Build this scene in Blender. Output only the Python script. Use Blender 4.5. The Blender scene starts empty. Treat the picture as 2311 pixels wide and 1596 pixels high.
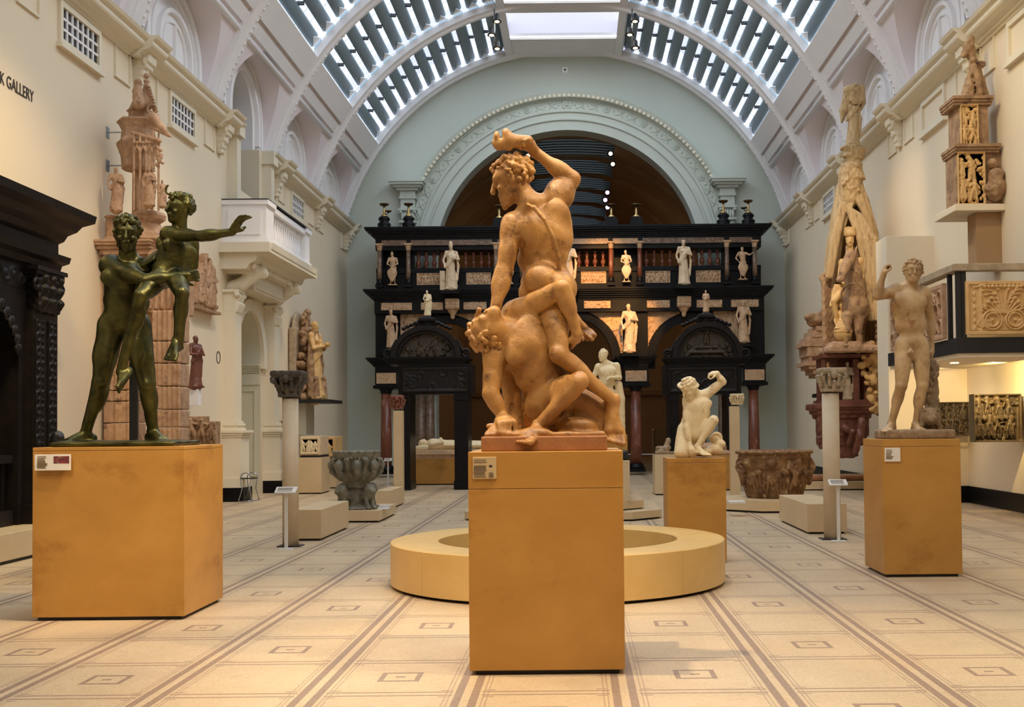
import bpy, math, random
import numpy as np
from mathutils import Matrix, Vector, noise as mnoise

# ------------------------------------------------------------------ camera
W, Hh = 2311.0, 1596.0
F = 2580.0
EYE = 1.55
PITCH = math.radians(1.6)
ROLL = 0.0095
VX, VY = 1300.0, 962.0
PPX, PPY = VX, VY - F * math.tan(PITCH)
scn = bpy.context.scene
C = scn.collection
cam_d = bpy.data.cameras.new('camera')
cam = bpy.data.objects.new('camera', cam_d)
C.objects.link(cam)
cam_d.sensor_fit = 'HORIZONTAL'
cam_d.sensor_width = 36.0
cam_d.lens = 36.0 * F / W
cam_d.shift_x = (W / 2 - PPX) / W
cam_d.shift_y = (PPY - Hh / 2) / W
cam_d.clip_start = 0.1
cam_d.clip_end = 300
RM = Matrix.Rotation(math.pi / 2 + PITCH, 4, 'X') @ Matrix.Rotation(-ROLL, 4, 'Z')
cam.matrix_world = Matrix.Translation((0, 0, EYE)) @ RM
scn.camera = cam
R3 = RM.to_3x3()


def at(px, py, d):
    """world point seen at photo pixel (px,py) at distance d down the hall"""
    v = R3 @ Vector(((px - PPX) / F, -(py - PPY) / F, -1.0))
    return Vector((0, 0, EYE)) + v * (d / v.y)


def onfloor(px, py, z=0.0):
    v = R3 @ Vector(((px - PPX) / F, -(py - PPY) / F, -1.0))
    return Vector((0, 0, EYE)) + v * ((z - EYE) / v.z)


# ------------------------------------------------------------------ colour management, world
scn.view_settings.view_transform = 'Standard'
scn.view_settings.look = 'None'
scn.view_settings.gamma = 1.0
scn.view_settings.use_curve_mapping = False
scn.view_settings.exposure = 0.0
scn.cycles.use_denoising = True
scn.cycles.max_bounces = 8
scn.cycles.diffuse_bounces = 4
scn.cycles.glossy_bounces = 3
scn.cycles.transmission_bounces = 4
scn.cycles.sample_clamp_indirect = 6.0
world = bpy.data.worlds.new('daylight')
scn.world = world
world.use_nodes = True
bg = world.node_tree.nodes['Background']
bg.inputs[0].default_value = (0.75, 0.86, 1.0, 1)
bg.inputs[1].default_value = 1.6


def light(name, kind, loc, target, energy, col, size=0.3, angle=60, blend=0.5, sy=None):
    l = bpy.data.lights.new(name, kind)
    l.energy = energy
    l.color = col
    if kind == 'AREA':
        l.size = size
        if sy:
            l.shape = 'RECTANGLE'
            l.size_y = sy
    else:
        l.shadow_soft_size = size
    if kind == 'SPOT':
        l.spot_size = math.radians(angle)
        l.spot_blend = blend
    o = bpy.data.objects.new(name, l)
    o.location = loc
    d = Vector(target) - Vector(loc)
    o.rotation_euler = d.to_track_quat('-Z', 'Y').to_euler()
    C.objects.link(o)
    o['kind'] = 'helper'
    return o


# room measures (metres)
WL, WR, DB = -7.6, 7.0, 38.0
XC, ZC, RV = -0.3, 6.5, 7.7
BAY = 4.57
PIERS = [DB - BAY * k for k in range(0, 10)]
ZCOR = 8.3
A0, A1 = math.radians(35.8), math.radians(75.4)
YF = PIERS[-1]

WARM = (1.0, 0.70, 0.36)
WARM2 = (1.0, 0.77, 0.48)
SKYC = (0.72, 0.86, 1.0)
# daylight: sky panels lying over the glazed roof, outside the louvres
for sgn in (-1, 1):
    am = (A0 + A1) / 2
    n = Vector((sgn * math.cos(am), 0, math.sin(am)))
    p = Vector((XC, (DB + YF) / 2, ZC)) + n * (RV + 0.75)
    q = Vector((XC, (DB + YF) / 2, ZC))
    l = light('roof_daylight', 'AREA', p, q, 1750, SKYC, 6.2, sy=DB - YF)
    x = n
    zax = n
    yax = Vector((0, 1, 0))
    xax = yax.cross(zax)
    l.matrix_world = Matrix((xax, yax, zax)).transposed().to_4x4()
    l.matrix_world.translation = p
l = light('lantern_daylight', 'AREA', (XC, (DB + YF) / 2 - 1, ZC + RV * math.sin(A1) + 0.05), (XC, (DB + YF) / 2 - 1, 0), 1500, (0.86, 0.93, 1.0), 3.5, sy=DB - YF)
l.rotation_euler = (0, 0, 0)


def spot(px, py, d, frm, e, ang=22, col=WARM, size=0.12, blend=0.6):
    t = at(px, py, d)
    light('track_spotlight', 'SPOT', frm, t, e, col, size, ang, blend)


# warm gallery spotlights hung from the roof ribs and the lantern edge
spot(1235, 620, 7.5, (4.6, 5.8, 8.8), 1700, 24, WARM2)
spot(1200, 800, 7.4, (-4.8, 9.5, 6.5), 650, 24, WARM)
spot(1250, 480, 7.6, (2.2, 10.5, 10.0), 420, 24, WARM2)
spot(1450, 1480, 7.2, (-2.2, 7.4, 9.6), 2600, 40, WARM2)
spot(300, 700, 9.4, (2.4, 7.0, 9.5), 2600, 22, WARM2)
spot(300, 700, 9.4, (-5.0, 4.5, 8.5), 700, 24, WARM2)
spot(460, 1350, 9.6, (0.4, 8.0, 8.5), 1300, 30, WARM2)
spot(2060, 780, 12.1, (-0.5, 8.0, 9.0), 560, 22, WARM2)
spot(1575, 930, 13.2, (3.4, 9.5, 9.5), 620, 14, WARM2)
spot(1575, 1150, 13.0, (1.5, 7.0, 9.0), 220, 20, WARM)
spot(1260, 1260, 11.0, (-.5, 8.0, 10.0), 800, 28, WARM2)
spot(1370, 880, 20.4, (2.0, 15.0, 9.0), 360, 14, WARM2)
spot(1900, 1450, 8.0, (2.0, 4.0, 9.0), 800, 60, WARM2)
spot(250, 1550, 7.0, (-3.0, 2.0, 8.5), 800, 60, WARM2)
# wall washers, left side
light('track_spotlight', 'SPOT', (-5.2, 9.5, 9.6), (WL, 11.6, 5.6), 2300, (1.0, .74, .26), .15, 70, .9)
light('track_spotlight', 'SPOT', (-4.2, 13.0, 9.6), (WL, 16.6, 2.6), 900, WARM, .15, 46, .9)
light('track_spotlight', 'SPOT', (-4.0, 18.0, 9.6), (WL, 22.2, 2.4), 800, WARM2, .15, 50, .9)
light('track_spotlight', 'SPOT', (-3.4, 16.0, 9.6), (WL + .8, 18.4, 4.6), 480, WARM2, .1, 30, .7)
light('track_spotlight', 'SPOT', (-4.4, 23.5, 9.6), (WL + .2, 27.0, 2.2), 420, WARM, .15, 44, .9)
light('track_spotlight', 'SPOT', (-4.0, 26.5, 9.6), (WL + .6, 30.3, 2.6), 620, WARM, .12, 30, .9)
# right side
light('track_spotlight', 'SPOT', (2.4, 15.0, 9.8), (6.9, 18.9, 6.2), 620, (1.0, .76, .36), .08, 40, .8)
light('track_spotlight', 'SPOT', (3.6, 19.0, 9.8), (6.5, 24.9, 5.2), 1100, WARM2, .08, 34, .8)
light('track_spotlight', 'SPOT', (3.2, 20.0, 8.8), (6.2, 24.9, 3.0), 420, WARM, .08, 26, .8)
light('track_spotlight', 'SPOT', (3.4, 12.5, 8.8), (6.0, 17.0, 3.4), 420, WARM, .1, 30, .8)
# floor pools and exhibits further down the hall
light('track_spotlight', 'SPOT', (-3.6, 24.0, 10.0), (-5.2, 25.5, 0.4), 520, WARM, .15, 46, .9)
light('track_spotlight', 'SPOT', (1.0, 24.0, 10.0), (-2.6, 30.6, 0.8), 620, WARM, .12, 26, .8)
light('track_spotlight', 'SPOT', (1.6, 22.0, 10.0), (2.6, 27.0, 1.2), 420, WARM, .12, 24, .8)
light('track_spotlight', 'SPOT', (2.2, 15.5, 10.0), (3.6, 20.6, 0.8), 420, WARM, .12, 26, .8)
# the middle of the screen is picked out in orange light
light('track_spotlight', 'SPOT', (0.6, 27.0, 11.0), (0.9, 36, 6.2), 7000, (1.0, .50, .13), .12, 15, .7)
light('track_spotlight', 'SPOT', (2.2, 27.0, 10.0), (1.75, 36, 4.6), 6500, (1.0, .50, .13), .12, 13, .7)


# ------------------------------------------------------------------ materials
def nodes(name):
    m = bpy.data.materials.new(name)
    m.use_nodes = True
    nt = m.node_tree
    b = nt.nodes['Principled BSDF']
    return m, nt, b


class NX:
    """tiny helper to chain math nodes"""
    def __init__(s, nt):
        s.nt = nt

    def val(s, sock, v):
        if isinstance(v, (int, float)):
            sock.default_value = v
        else:
            s.nt.links.new(v, sock)

    def m(s, op, a, b=0.0, c=None):
        n = s.nt.nodes.new('ShaderNodeMath')
        n.operation = op
        s.val(n.inputs[0], a)
        s.val(n.inputs[1], b)
        if c is not None:
            s.val(n.inputs[2], c)
        return n.outputs[0]

    def noise(s, vec, scale, det=4, rough=0.6, dist=0.0):
        n = s.nt.nodes.new('ShaderNodeTexNoise')
        n.inputs['Scale'].default_value = scale
        n.inputs['Detail'].default_value = det
        n.inputs['Roughness'].default_value = rough
        n.inputs['Distortion'].default_value = dist
        s.nt.links.new(vec, n.inputs['Vector'])
        return n.outputs['Fac']

    def ramp(s, fac, stops):
        n = s.nt.nodes.new('ShaderNodeValToRGB')
        e = n.color_ramp.elements
        while len(e) < len(stops):
            e.new(0.5)
        for i, (p, c) in enumerate(stops):
            e[i].position = p
            e[i].color = (*c, 1)
        s.nt.links.new(fac, n.inputs[0])
        return n.outputs[0]

    def mix(s, fac, a, b, mode='MIX'):
        n = s.nt.nodes.new('ShaderNodeMix')
        n.data_type = 'RGBA'
        n.blend_type = mode
        s.val(n.inputs[0], fac)
        for sock, v in ((n.inputs[6], a), (n.inputs[7], b)):
            if isinstance(v, tuple):
                sock.default_value = (*v, 1)
            else:
                s.nt.links.new(v, sock)
        return n.outputs[2]


def stone(name, c1, c2, scale=3.0, rough=0.6, bump=0.15, bscale=40.0, metal=0.0, spots=None, spotscale=8, veins=None, stretch=(1, 1, 1)):
    m, nt, b = nodes(name)
    x = NX(nt)
    g = nt.nodes.new('ShaderNodeNewGeometry')
    mp = nt.nodes.new('ShaderNodeMapping')
    mp.inputs['Scale'].default_value = stretch
    nt.links.new(g.outputs['Position'], mp.inputs['Vector'])
    v = mp.outputs[0]
    n1 = x.noise(v, scale, 6, 0.6, 0.3)
    col = x.ramp(n1, [(0.3, c1), (0.7, c2)])
    if spots:
        n2 = x.noise(v, spotscale, 5, 0.7)
        f = x.ramp(n2, [(0.56, (0, 0, 0)), (0.68, (1, 1, 1))])
        col = x.mix(f, col, spots)
    if veins:
        n3 = x.noise(v, scale * 1.3, 5, 0.65, 1.5)
        f = x.m('SUBTRACT', 1.0, x.m('MULTIPLY', x.m('ABSOLUTE', x.m('SUBTRACT', n3, 0.5)), 28.0))
        f = x.m('MAXIMUM', f, 0.0)
        col = x.mix(x.m('MULTIPLY', f, 0.7), col, veins)
    nt.links.new(col, b.inputs['Base Color'])
    b.inputs['Roughness'].default_value = rough
    b.inputs['Metallic'].default_value = metal
    if bump:
        bn = nt.nodes.new('ShaderNodeBump')
        bn.inputs['Strength'].default_value = bump
        bn.inputs['Distance'].default_value = 0.02
        nt.links.new(x.noise(v, bscale, 5, 0.65), bn.inputs['Height'])
        nt.links.new(bn.outputs[0], b.inputs['Normal'])
    return m


M = {}
M['darkwood_spec'] = 0
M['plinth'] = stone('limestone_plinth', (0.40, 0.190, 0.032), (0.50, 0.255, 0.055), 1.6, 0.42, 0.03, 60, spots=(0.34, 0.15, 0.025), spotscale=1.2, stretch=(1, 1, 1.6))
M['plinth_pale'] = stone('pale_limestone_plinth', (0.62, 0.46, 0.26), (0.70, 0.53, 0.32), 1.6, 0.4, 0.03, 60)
M['post'] = stone('post_limestone', (0.62, 0.49, 0.32), (0.70, 0.56, 0.38), 6, 0.6, 0.1, 90)
M['wall'] = stone('cream_plaster', (0.80, 0.68, 0.50), (0.83, 0.71, 0.53), 0.5, 0.85, 0.03, 20)
M['backwall'] = stone('pale_green_plaster', (0.56, 0.60, 0.53), (0.60, 0.64, 0.57), 0.4, 0.85, 0.03, 20)
M['vault'] = stone('lilac_white_plaster', (0.82, 0.755, 0.79), (0.87, 0.80, 0.835), 0.5, 0.85, 0.03, 20)
M['vault2'] = stone('white_plaster_moulding', (0.84, 0.82, 0.83), (0.89, 0.87, 0.88), 0.7, 0.8, 0.05, 30)
M['cornice'] = stone('cream_plaster_moulding', (0.76, 0.68, 0.52), (0.82, 0.74, 0.58), 0.8, 0.8, 0.05, 30)
M['door'] = stone('greenish_cream_paint', (0.60, 0.57, 0.44), (0.66, 0.62, 0.48), 0.8, 0.6, 0.02, 30)
M['grey'] = stone('grey_blue_paint', (0.10, 0.12, 0.135), (0.13, 0.15, 0.165), 1, 0.6, 0.02, 30)
M['louvre'] = stone('grey_metal_louvre', (0.15, 0.21, 0.245), (0.19, 0.25, 0.285), 1, 0.45, 0.0, 30)
M['whitemetal'] = stone('white_painted_metal', (0.75, 0.77, 0.80), (0.82, 0.83, 0.86), 1, 0.5, 0.0)
M['black'] = stone('black_shadow_gap', (0.008, 0.008, 0.010), (0.014, 0.014, 0.016), 3, 0.5, 0.0)
M['blackmarble'] = stone('black_marble', (0.004, 0.004, 0.005), (0.009, 0.008, 0.009), 3, 0.4, 0.03, 30)
M['blackmarble'].node_tree.nodes['Principled BSDF'].inputs['Specular IOR Level'].default_value = 0.18
M['redmarble'] = stone('red_marble', (0.13, 0.035, 0.018), (0.24, 0.075, 0.04), 4, 0.3, 0.02, 30, spots=(0.36, 0.18, 0.12), spotscale=7, stretch=(1, 1, 0.5))
M['brownmarble'] = stone('mottled_brown_marble', (0.10, 0.06, 0.04), (0.26, 0.16, 0.10), 7, 0.3, 0.02, 30, spots=(0.42, 0.30, 0.2), spotscale=12)
M['alabaster'] = stone('alabaster', (0.66, 0.48, 0.30), (0.80, 0.62, 0.42), 5, 0.5, 0.1, 60, spots=(0.4, 0.2, 0.1), spotscale=6)
M['alabaster_relief'] = stone('alabaster_relief', (0.48, 0.30, 0.17), (0.66, 0.44, 0.26), 7, 0.55, 0.2, 60, spots=(0.25, 0.10, 0.05), spotscale=10)
M['samson'] = stone('weathered_marble', (0.24, 0.10, 0.025), (0.58, 0.31, 0.095), 3.5, 0.38, 0.25, 60, spots=(0.13, 0.05, 0.015), spotscale=6)
M['samson_base'] = stone('stained_marble_block', (0.26, 0.10, 0.035), (0.38, 0.165, 0.06), 5, 0.5, 0.25, 40)
M['bronze'] = stone('green_bronze', (0.018, 0.019, 0.007), (0.115, 0.108, 0.030), 6, 0.33, 0.15, 50, metal=0.75)
M['marble'] = stone('aged_white_marble', (0.74, 0.58, 0.33), (0.84, 0.70, 0.45), 6, 0.45, 0.15, 60, spots=(0.48, 0.34, 0.18), spotscale=12)
M['youth'] = stone('brown_stained_marble', (0.30, 0.17, 0.07), (0.62, 0.44, 0.23), 4, 0.5, 0.2, 60, spots=(0.30, 0.15, 0.06), spotscale=6)
M['stump'] = stone('mossy_stone', (0.20, 0.13, 0.07), (0.42, 0.29, 0.17), 14, 0.8, 0.8, 50)
M['terracotta'] = stone('pink_terracotta', (0.32, 0.18, 0.10), (0.62, 0.40, 0.25), 5, 0.75, 0.4, 40, spots=(0.17, 0.09, 0.06), spotscale=5)
M['brownstone'] = stone('brown_weathered_stone', (0.24, 0.13, 0.07), (0.50, 0.32, 0.17), 6, 0.75, 0.5, 40, spots=(0.12, 0.06, 0.035), spotscale=8)
M['wellstone'] = stone('brown_well_stone', (0.10, 0.045, 0.018), (0.34, 0.18, 0.07), 5, 0.75, 0.6, 30, spots=(0.56, 0.38, 0.2), spotscale=7)
M['oldwood'] = stone('weathered_oak', (0.50, 0.32, 0.14), (0.72, 0.52, 0.28), 3, 0.7, 0.7, 24, stretch=(5, 5, 0.6), spots=(0.26, 0.14, 0.06), spotscale=4)
M['redwood'] = stone('dark_red_wood', (0.10, 0.028, 0.016), (0.20, 0.07, 0.04), 4, 0.45, 0.2, 30)
M['darkwood'] = stone('dark_brown_wood', (0.006, 0.0045, 0.0045), (0.014, 0.010, 0.009), 6, 0.42, 0.3, 40)
M['fontstone'] = stone('grey_green_font_stone', (0.12, 0.11, 0.075), (0.27, 0.24, 0.17), 9, 0.6, 0.5, 40)
M['darkcap'] = stone('dark_grey_stone', (0.045, 0.036, 0.028), (0.12, 0.095, 0.07), 7, 0.6, 0.5, 40)
M['capstone'] = stone('sandy_capital_stone', (0.32, 0.24, 0.15), (0.52, 0.41, 0.28), 7, 0.6, 0.5, 40)
M['goldrelief'] = stone('golden_wood_relief', (0.60, 0.36, 0.13), (0.76, 0.50, 0.22), 6, 0.6, 0.3, 40)
M['panelshade'] = stone('panel_ground', (0.36, 0.28, 0.17), (0.46, 0.36, 0.22), 6, 0.7, 0.2, 40)
M['darkrelief'] = stone('blackened_relief', (0.018, 0.012, 0.008), (0.085, 0.055, 0.028), 7, 0.34, 0.5, 40)
M['brass'] = stone('brass', (0.50, 0.33, 0.12), (0.70, 0.50, 0.22), 6, 0.3, 0.0, metal=0.9)
M['darkbrass'] = stone('dark_brass', (0.10, 0.06, 0.03), (0.2, 0.13, 0.06), 6, 0.35, 0.0, metal=0.7)
M['steel'] = stone('steel_tube', (0.35, 0.38, 0.42), (0.45, 0.48, 0.52), 6, 0.25, 0.0, metal=0.9)
M['label'] = stone('white_label', (0.72, 0.68, 0.62), (0.78, 0.74, 0.68), 2, 0.5, 0.0)
M['label_tan'] = stone('tan_label', (0.52, 0.38, 0.20), (0.56, 0.42, 0.23), 2, 0.5, 0.0)
M['ink'] = stone('printed_ink', (0.16, 0.11, 0.06), (0.22, 0.15, 0.09), 2, 0.7, 0.0)
M['letter'] = stone('dark_lettering', (0.03, 0.025, 0.02), (0.04, 0.03, 0.025), 2, 0.6, 0.0)
M['photo'] = stone('printed_picture', (0.02, 0.02, 0.03), (0.30, 0.03, 0.03), 30, 0.6, 0.0, spots=(0.5, 0.3, 0.2), spotscale=25)
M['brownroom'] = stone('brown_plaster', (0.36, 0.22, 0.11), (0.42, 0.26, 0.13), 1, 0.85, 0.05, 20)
M['ringstone'] = stone('cream_ring_stone', (0.68, 0.44, 0.15), (0.75, 0.51, 0.20), 2.5, 0.35, 0.03, 60)
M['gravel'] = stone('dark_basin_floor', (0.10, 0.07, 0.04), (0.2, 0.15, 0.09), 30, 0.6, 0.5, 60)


def glassmat():
    m, nt, b = nodes('display_case_glass')
    b.inputs['Base Color'].default_value = (0.92, 0.97, 0.95, 1)
    b.inputs['Roughness'].default_value = 0.02
    b.inputs['Transmission Weight'].default_value = 1.0
    b.inputs['IOR'].default_value = 1.1
    return m


del M['darkwood_spec']
M['darkwood'].node_tree.nodes['Principled BSDF'].inputs['Specular IOR Level'].default_value = 0.25
M['glass'] = glassmat()


def emit(name, col, s):
    m, nt, b = nodes(name)
    b.inputs['Base Color'].default_value = (*col, 1)
    b.inputs['Emission Color'].default_value = (*col, 1)
    b.inputs['Emission Strength'].default_value = s
    return m


M['lamp'] = emit('lamp_glow', (1.0, 0.75, 0.42), 4)
M['lamp_pink'] = emit('lamp_glow_pink', (1.0, 0.45, 0.9), 5)
M['daywindow'] = emit('daylit_window', (0.55, 0.80, 0.90), 0.95)


def floormat():
    m, nt, b = nodes('mosaic_floor')
    x = NX(nt)
    g = nt.nodes.new('ShaderNodeNewGeometry')
    s = nt.nodes.new('ShaderNodeSeparateXYZ')
    nt.links.new(g.outputs['Position'], s.inputs[0])
    c = 0.9145
    uu = x.m('DIVIDE', x.m('SUBTRACT', s.outputs[0], 1.18 - c * 20), c)
    vv = x.m('DIVIDE', x.m('SUBTRACT', s.outputs[1], 6.70 - c * 20), c)
    u = x.m('FRACT', uu)
    v = x.m('FRACT', vv)
    du = x.m('MULTIPLY', x.m('MINIMUM', u, x.m('SUBTRACT', 1.0, u)), c)
    dv = x.m('MULTIPLY', x.m('MINIMUM', v, x.m('SUBTRACT', 1.0, v)), c)

    def band(d, c0, hw):
        return x.m('LESS_THAN', x.m('ABSOLUTE', x.m('SUBTRACT', d, c0)), hw)

    def OR(*a):
        r = a[0]
        for q in a[1:]:
            r = x.m('MAXIMUM', r, q)
        return r
    AND = lambda p, q: x.m('MULTIPLY', p, q)
    strip = band(du, 0.048, 0.024)
    fine = OR(band(du, 0.098, 0.005), band(du, 0.122, 0.005))
    cross = AND(band(dv, 0.040, 0.012), x.m('GREATER_THAN', du, 0.085))
    par = x.m('MODULO', x.m('ADD', x.m('FLOOR', uu), x.m('FLOOR', vv)), 2.0)
    par = x.m('LESS_THAN', x.m('ABSOLUTE', x.m('SUBTRACT', par, 1.0)), 0.5)
    cu = x.m('MULTIPLY', x.m('ABSOLUTE', x.m('SUBTRACT', u, 0.5)), c)
    cv = x.m('MULTIPLY', x.m('ABSOLUTE', x.m('SUBTRACT', v, 0.5)), c)
    q = x.m('MAXIMUM', cu, cv)
    rect = AND(OR(band(q, 0.112, 0.017), AND(x.m('LESS_THAN', cu, 0.03), x.m('LESS_THAN', cv, 0.018))), par)
    mark = AND(band(cu, 0.325, 0.030), band(cv, 0.375, 0.009))
    dark = OR(strip, rect)
    thin = OR(cross, x.m('MULTIPLY', fine, 0.6), x.m('MULTIPLY', mark, 0.9))
    tess = nt.nodes.new('ShaderNodeTexVoronoi')
    tess.inputs['Scale'].default_value = 85.0
    nt.links.new(g.outputs['Position'], tess.inputs['Vector'])
    wav = nt.nodes.new('ShaderNodeTexWave')
    wav.wave_type = 'BANDS'
    wav.bands_direction = 'Y'
    wav.inputs['Scale'].default_value = 18
    wav.inputs['Distortion'].default_value = 6
    wav.inputs['Detail'].default_value = 1
    wav.inputs['Detail Scale'].default_value = 0.6
    nt.links.new(g.outputs['Position'], wav.inputs['Vector'])
    big = x.noise(g.outputs['Position'], 0.8, 5, 0.6)
    base = x.ramp(big, [(0.3, (0.60, 0.45, 0.28)), (0.7, (0.71, 0.56, 0.37))])
    cell = x.ramp(tess.outputs['Color'], [(0.0, (0.72, 0.70, 0.68)), (1.0, (1.0, 1.0, 1.0))])
    base = x.mix(0.8, base, cell, 'MULTIPLY')
    base = x.mix(x.m('MULTIPLY', wav.outputs['Fac'], 0.16), base, (0.42, 0.30, 0.2))
    st = x.noise(g.outputs['Position'], 2.2, 6, 0.7, 1.0)
    base = x.mix(x.m('MULTIPLY', x.ramp(st, [(0.60, (0, 0, 0)), (0.72, (1, 1, 1))]), 0.35), base, (0.36, 0.2, 0.1))
    dk = x.mix(0.8, (0.25, 0.17, 0.14), cell, 'MULTIPLY')
    worn = x.m('ADD', 0.62, x.m('MULTIPLY', x.noise(g.outputs['Position'], 40, 3, 0.7), 0.5))
    col = x.mix(x.m('MULTIPLY', x.m('MULTIPLY', thin, 0.85), worn), base, dk)
    col = x.mix(x.m('MULTIPLY', x.m('MULTIPLY', dark, 0.88), worn), col, dk)
    nt.links.new(col, b.inputs['Base Color'])
    b.inputs['Roughness'].default_value = 0.38
    b.inputs['Specular IOR Level'].default_value = 0.35
    bn = nt.nodes.new('ShaderNodeBump')
    bn.inputs['Strength'].default_value = 0.12
    bn.inputs['Distance'].default_value = 0.004
    nt.links.new(tess.outputs['Distance'], bn.inputs['Height'])
    nt.links.new(bn.outputs[0], b.inputs['Normal'])
    return m


M['floor'] = floormat()


# ------------------------------------------------------------------ mesh building
class MB:
    def __init__(s):
        s.v = []
        s.f = []
        s.sm = []

    def add(s, vs, fs, smooth=False):
        o = len(s.v)
        s.v.extend([tuple(p) for p in vs])
        for f in fs:
            s.f.append(tuple(i + o for i in f))
            s.sm.append(smooth)
        return s

    def box(s, x0, x1, y0, y1, z0, z1):
        # each box a hair different in size, so that no two faces in one mesh coincide
        s.nb = getattr(s, 'nb', 0) + 1
        e = (s.nb % 9) * 0.0004
        x0, y0, z0, x1, y1, z1 = x0 - e, y0 - e, z0 - e, x1 + e, y1 + e, z1 + e
        return s.add([(x0, y0, z0), (x1, y0, z0), (x1, y1, z0), (x0, y1, z0), (x0, y0, z1), (x1, y0, z1), (x1, y1, z1), (x0, y1, z1)],
                     [(0, 3, 2, 1), (4, 5, 6, 7), (0, 1, 5, 4), (1, 2, 6, 5), (2, 3, 7, 6), (3, 0, 4, 7)])

    def lathe(s, prof, c=(0, 0, 0), n=24, a0=0, a1=2 * math.pi, cap=True, smooth=True):
        full = abs(a1 - a0 - 2 * math.pi) < 1e-6
        m = n if full else n + 1
        vs = []
        for r, z in prof:
            for i in range(m):
                a = a0 + (a1 - a0) * i / n
                vs.append((c[0] + r * math.cos(a), c[1] + r * math.sin(a), c[2] + z))
        fs = []
        for j in range(len(prof) - 1):
            for i in range(n):
                i2 = (i + 1) % m
                fs.append((j * m + i, j * m + i2, (j + 1) * m + i2, (j + 1) * m + i))
        s.add(vs, fs, smooth)
        if cap and full:
            o = len(s.v) - len(vs)
            if prof[0][0] > 1e-4:
                s.f.append(tuple(o + i for i in reversed(range(m)))); s.sm.append(False)
            if prof[-1][0] > 1e-4:
                s.f.append(tuple(o + (len(prof) - 1) * m + i for i in range(m))); s.sm.append(False)
        return s

    def tube(s, pts, r, n=8, closed=False):
        pts = [Vector(p) for p in pts]
        rr = r if isinstance(r, (list, tuple)) else [r] * len(pts)
        vs = []
        prev = None
        for i, p in enumerate(pts):
            t = (pts[min(i + 1, len(pts) - 1)] - pts[max(i - 1, 0)])
            if closed:
                t = pts[(i + 1) % len(pts)] - pts[i - 1]
            t.normalize()
            a = Vector((0, 0, 1)) if abs(t.z) < 0.9 else Vector((1, 0, 0))
            if prev is not None:
                a = prev
            u = (a - t * a.dot(t)).normalized()
            w = t.cross(u)
            prev = u
            for k in range(n):
                an = 2 * math.pi * k / n
                vs.append(p + (u * math.cos(an) + w * math.sin(an)) * rr[i])
        fs = []
        L = len(pts)
        for i in range(L if closed else L - 1):
            for k in range(n):
                k2 = (k + 1) % n
                j = (i + 1) % L
                fs.append((i * n + k, i * n + k2, j * n + k2, j * n + k))
        if not closed:
            fs.append(tuple(reversed(range(n))))
            fs.append(tuple((L - 1) * n + k for k in range(n)))
        return s.add(vs, fs, True)

    def ell(s, c, r, n=10, m=6, rot=None):
        vs = []
        fs = []
        for j in range(m + 1):
            t = math.pi * j / m
            for i in range(n):
                a = 2 * math.pi * i / n
                p = Vector((r[0] * math.sin(t) * math.cos(a), r[1] * math.sin(t) * math.sin(a), r[2] * math.cos(t)))
                if rot is not None:
                    p = rot @ p
                vs.append((c[0] + p[0], c[1] + p[1], c[2] + p[2]))
        for j in range(m):
            for i in range(n):
                i2 = (i + 1) % n
                fs.append((j * n + i, (j + 1) * n + i, (j + 1) * n + i2, j * n + i2))
        return s.add(vs, fs, True)

    def prism(s, poly, f0, f1):
        """extrude a 2D polygon; f0 and f1 map (u,v) to the two end positions"""
        n = len(poly)
        vs = [f0(*p) for p in poly] + [f1(*p) for p in poly]
        fs = [tuple(reversed(range(n))), tuple(n + i for i in range(n))]
        for i in range(n):
            j = (i + 1) % n
            fs.append((i, j, n + j, n + i))
        return s.add(vs, fs)

    def arc(s, prof, cx, cz, a0, a1, n=48, smooth=False, fe=None):
        """sweep a profile [(radius, y)...] round an axis along y"""
        vs = []
        L = len(prof)
        for i in range(n + 1):
            a = a0 + (a1 - a0) * i / n
            for r, y in prof:
                vs.append((cx + r * math.cos(a), y, cz + r * math.sin(a)))
        fs = []
        for i in range(n):
            for j in range(L):
                k = (j + 1) % L
                fs.append((i * L + j, i * L + k, (i + 1) * L + k, (i + 1) * L + j))
        fs.append(tuple(range(L)))
        fs.append(tuple(n * L + j for j in reversed(range(L))))
        return s.add(vs, fs, smooth)

    def xf(s, mat, start=0):
        for i in range(start, len(s.v)):
            s.v[i] = tuple(mat @ Vector(s.v[i]))
        return s

    def mesh(s, name, mat):
        me = bpy.data.meshes.new(name)
        me.from_pydata(s.v, [], s.f)
        me.polygons.foreach_set('use_smooth', s.sm)
        if isinstance(mat, (list, tuple)):
            for q in mat:
                me.materials.append(q)
        else:
            me.materials.append(mat)
        return me


INV = {}


def recalc(me):
    import bmesh
    bm = bmesh.new()
    bm.from_mesh(me)
    bmesh.ops.recalc_face_normals(bm, faces=bm.faces)
    bm.to_mesh(me)
    bm.free()


def link(name, me, parent=None, kind=None):
    o = bpy.data.objects.new(name, me)
    C.objects.link(o)
    if parent is not None:
        o.parent = parent
        root = parent if parent.parent is None else parent.parent
        if root.name in INV:
            me.transform(INV[root.name])
    if kind:
        o['kind'] = kind
    return o


def part(name, mb, mat, parent=None, kind=None, bev=0, fix=True, label=None):
    me = mb.mesh(name, mat)
    if fix:
        recalc(me)
    o = link(name, me, parent, kind)
    if bev:
        md = o.modifiers.new('bevel', 'BEVEL')
        md.width = bev
        md.segments = 2
        md.limit_method = 'ANGLE'
        md.angle_limit = math.radians(50)
    if label:
        o['label'] = label
    return o


def tag(o, label, cat, group=None):
    o['label'] = label
    o['category'] = cat
    if group:
        o['group'] = group
    return o


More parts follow.
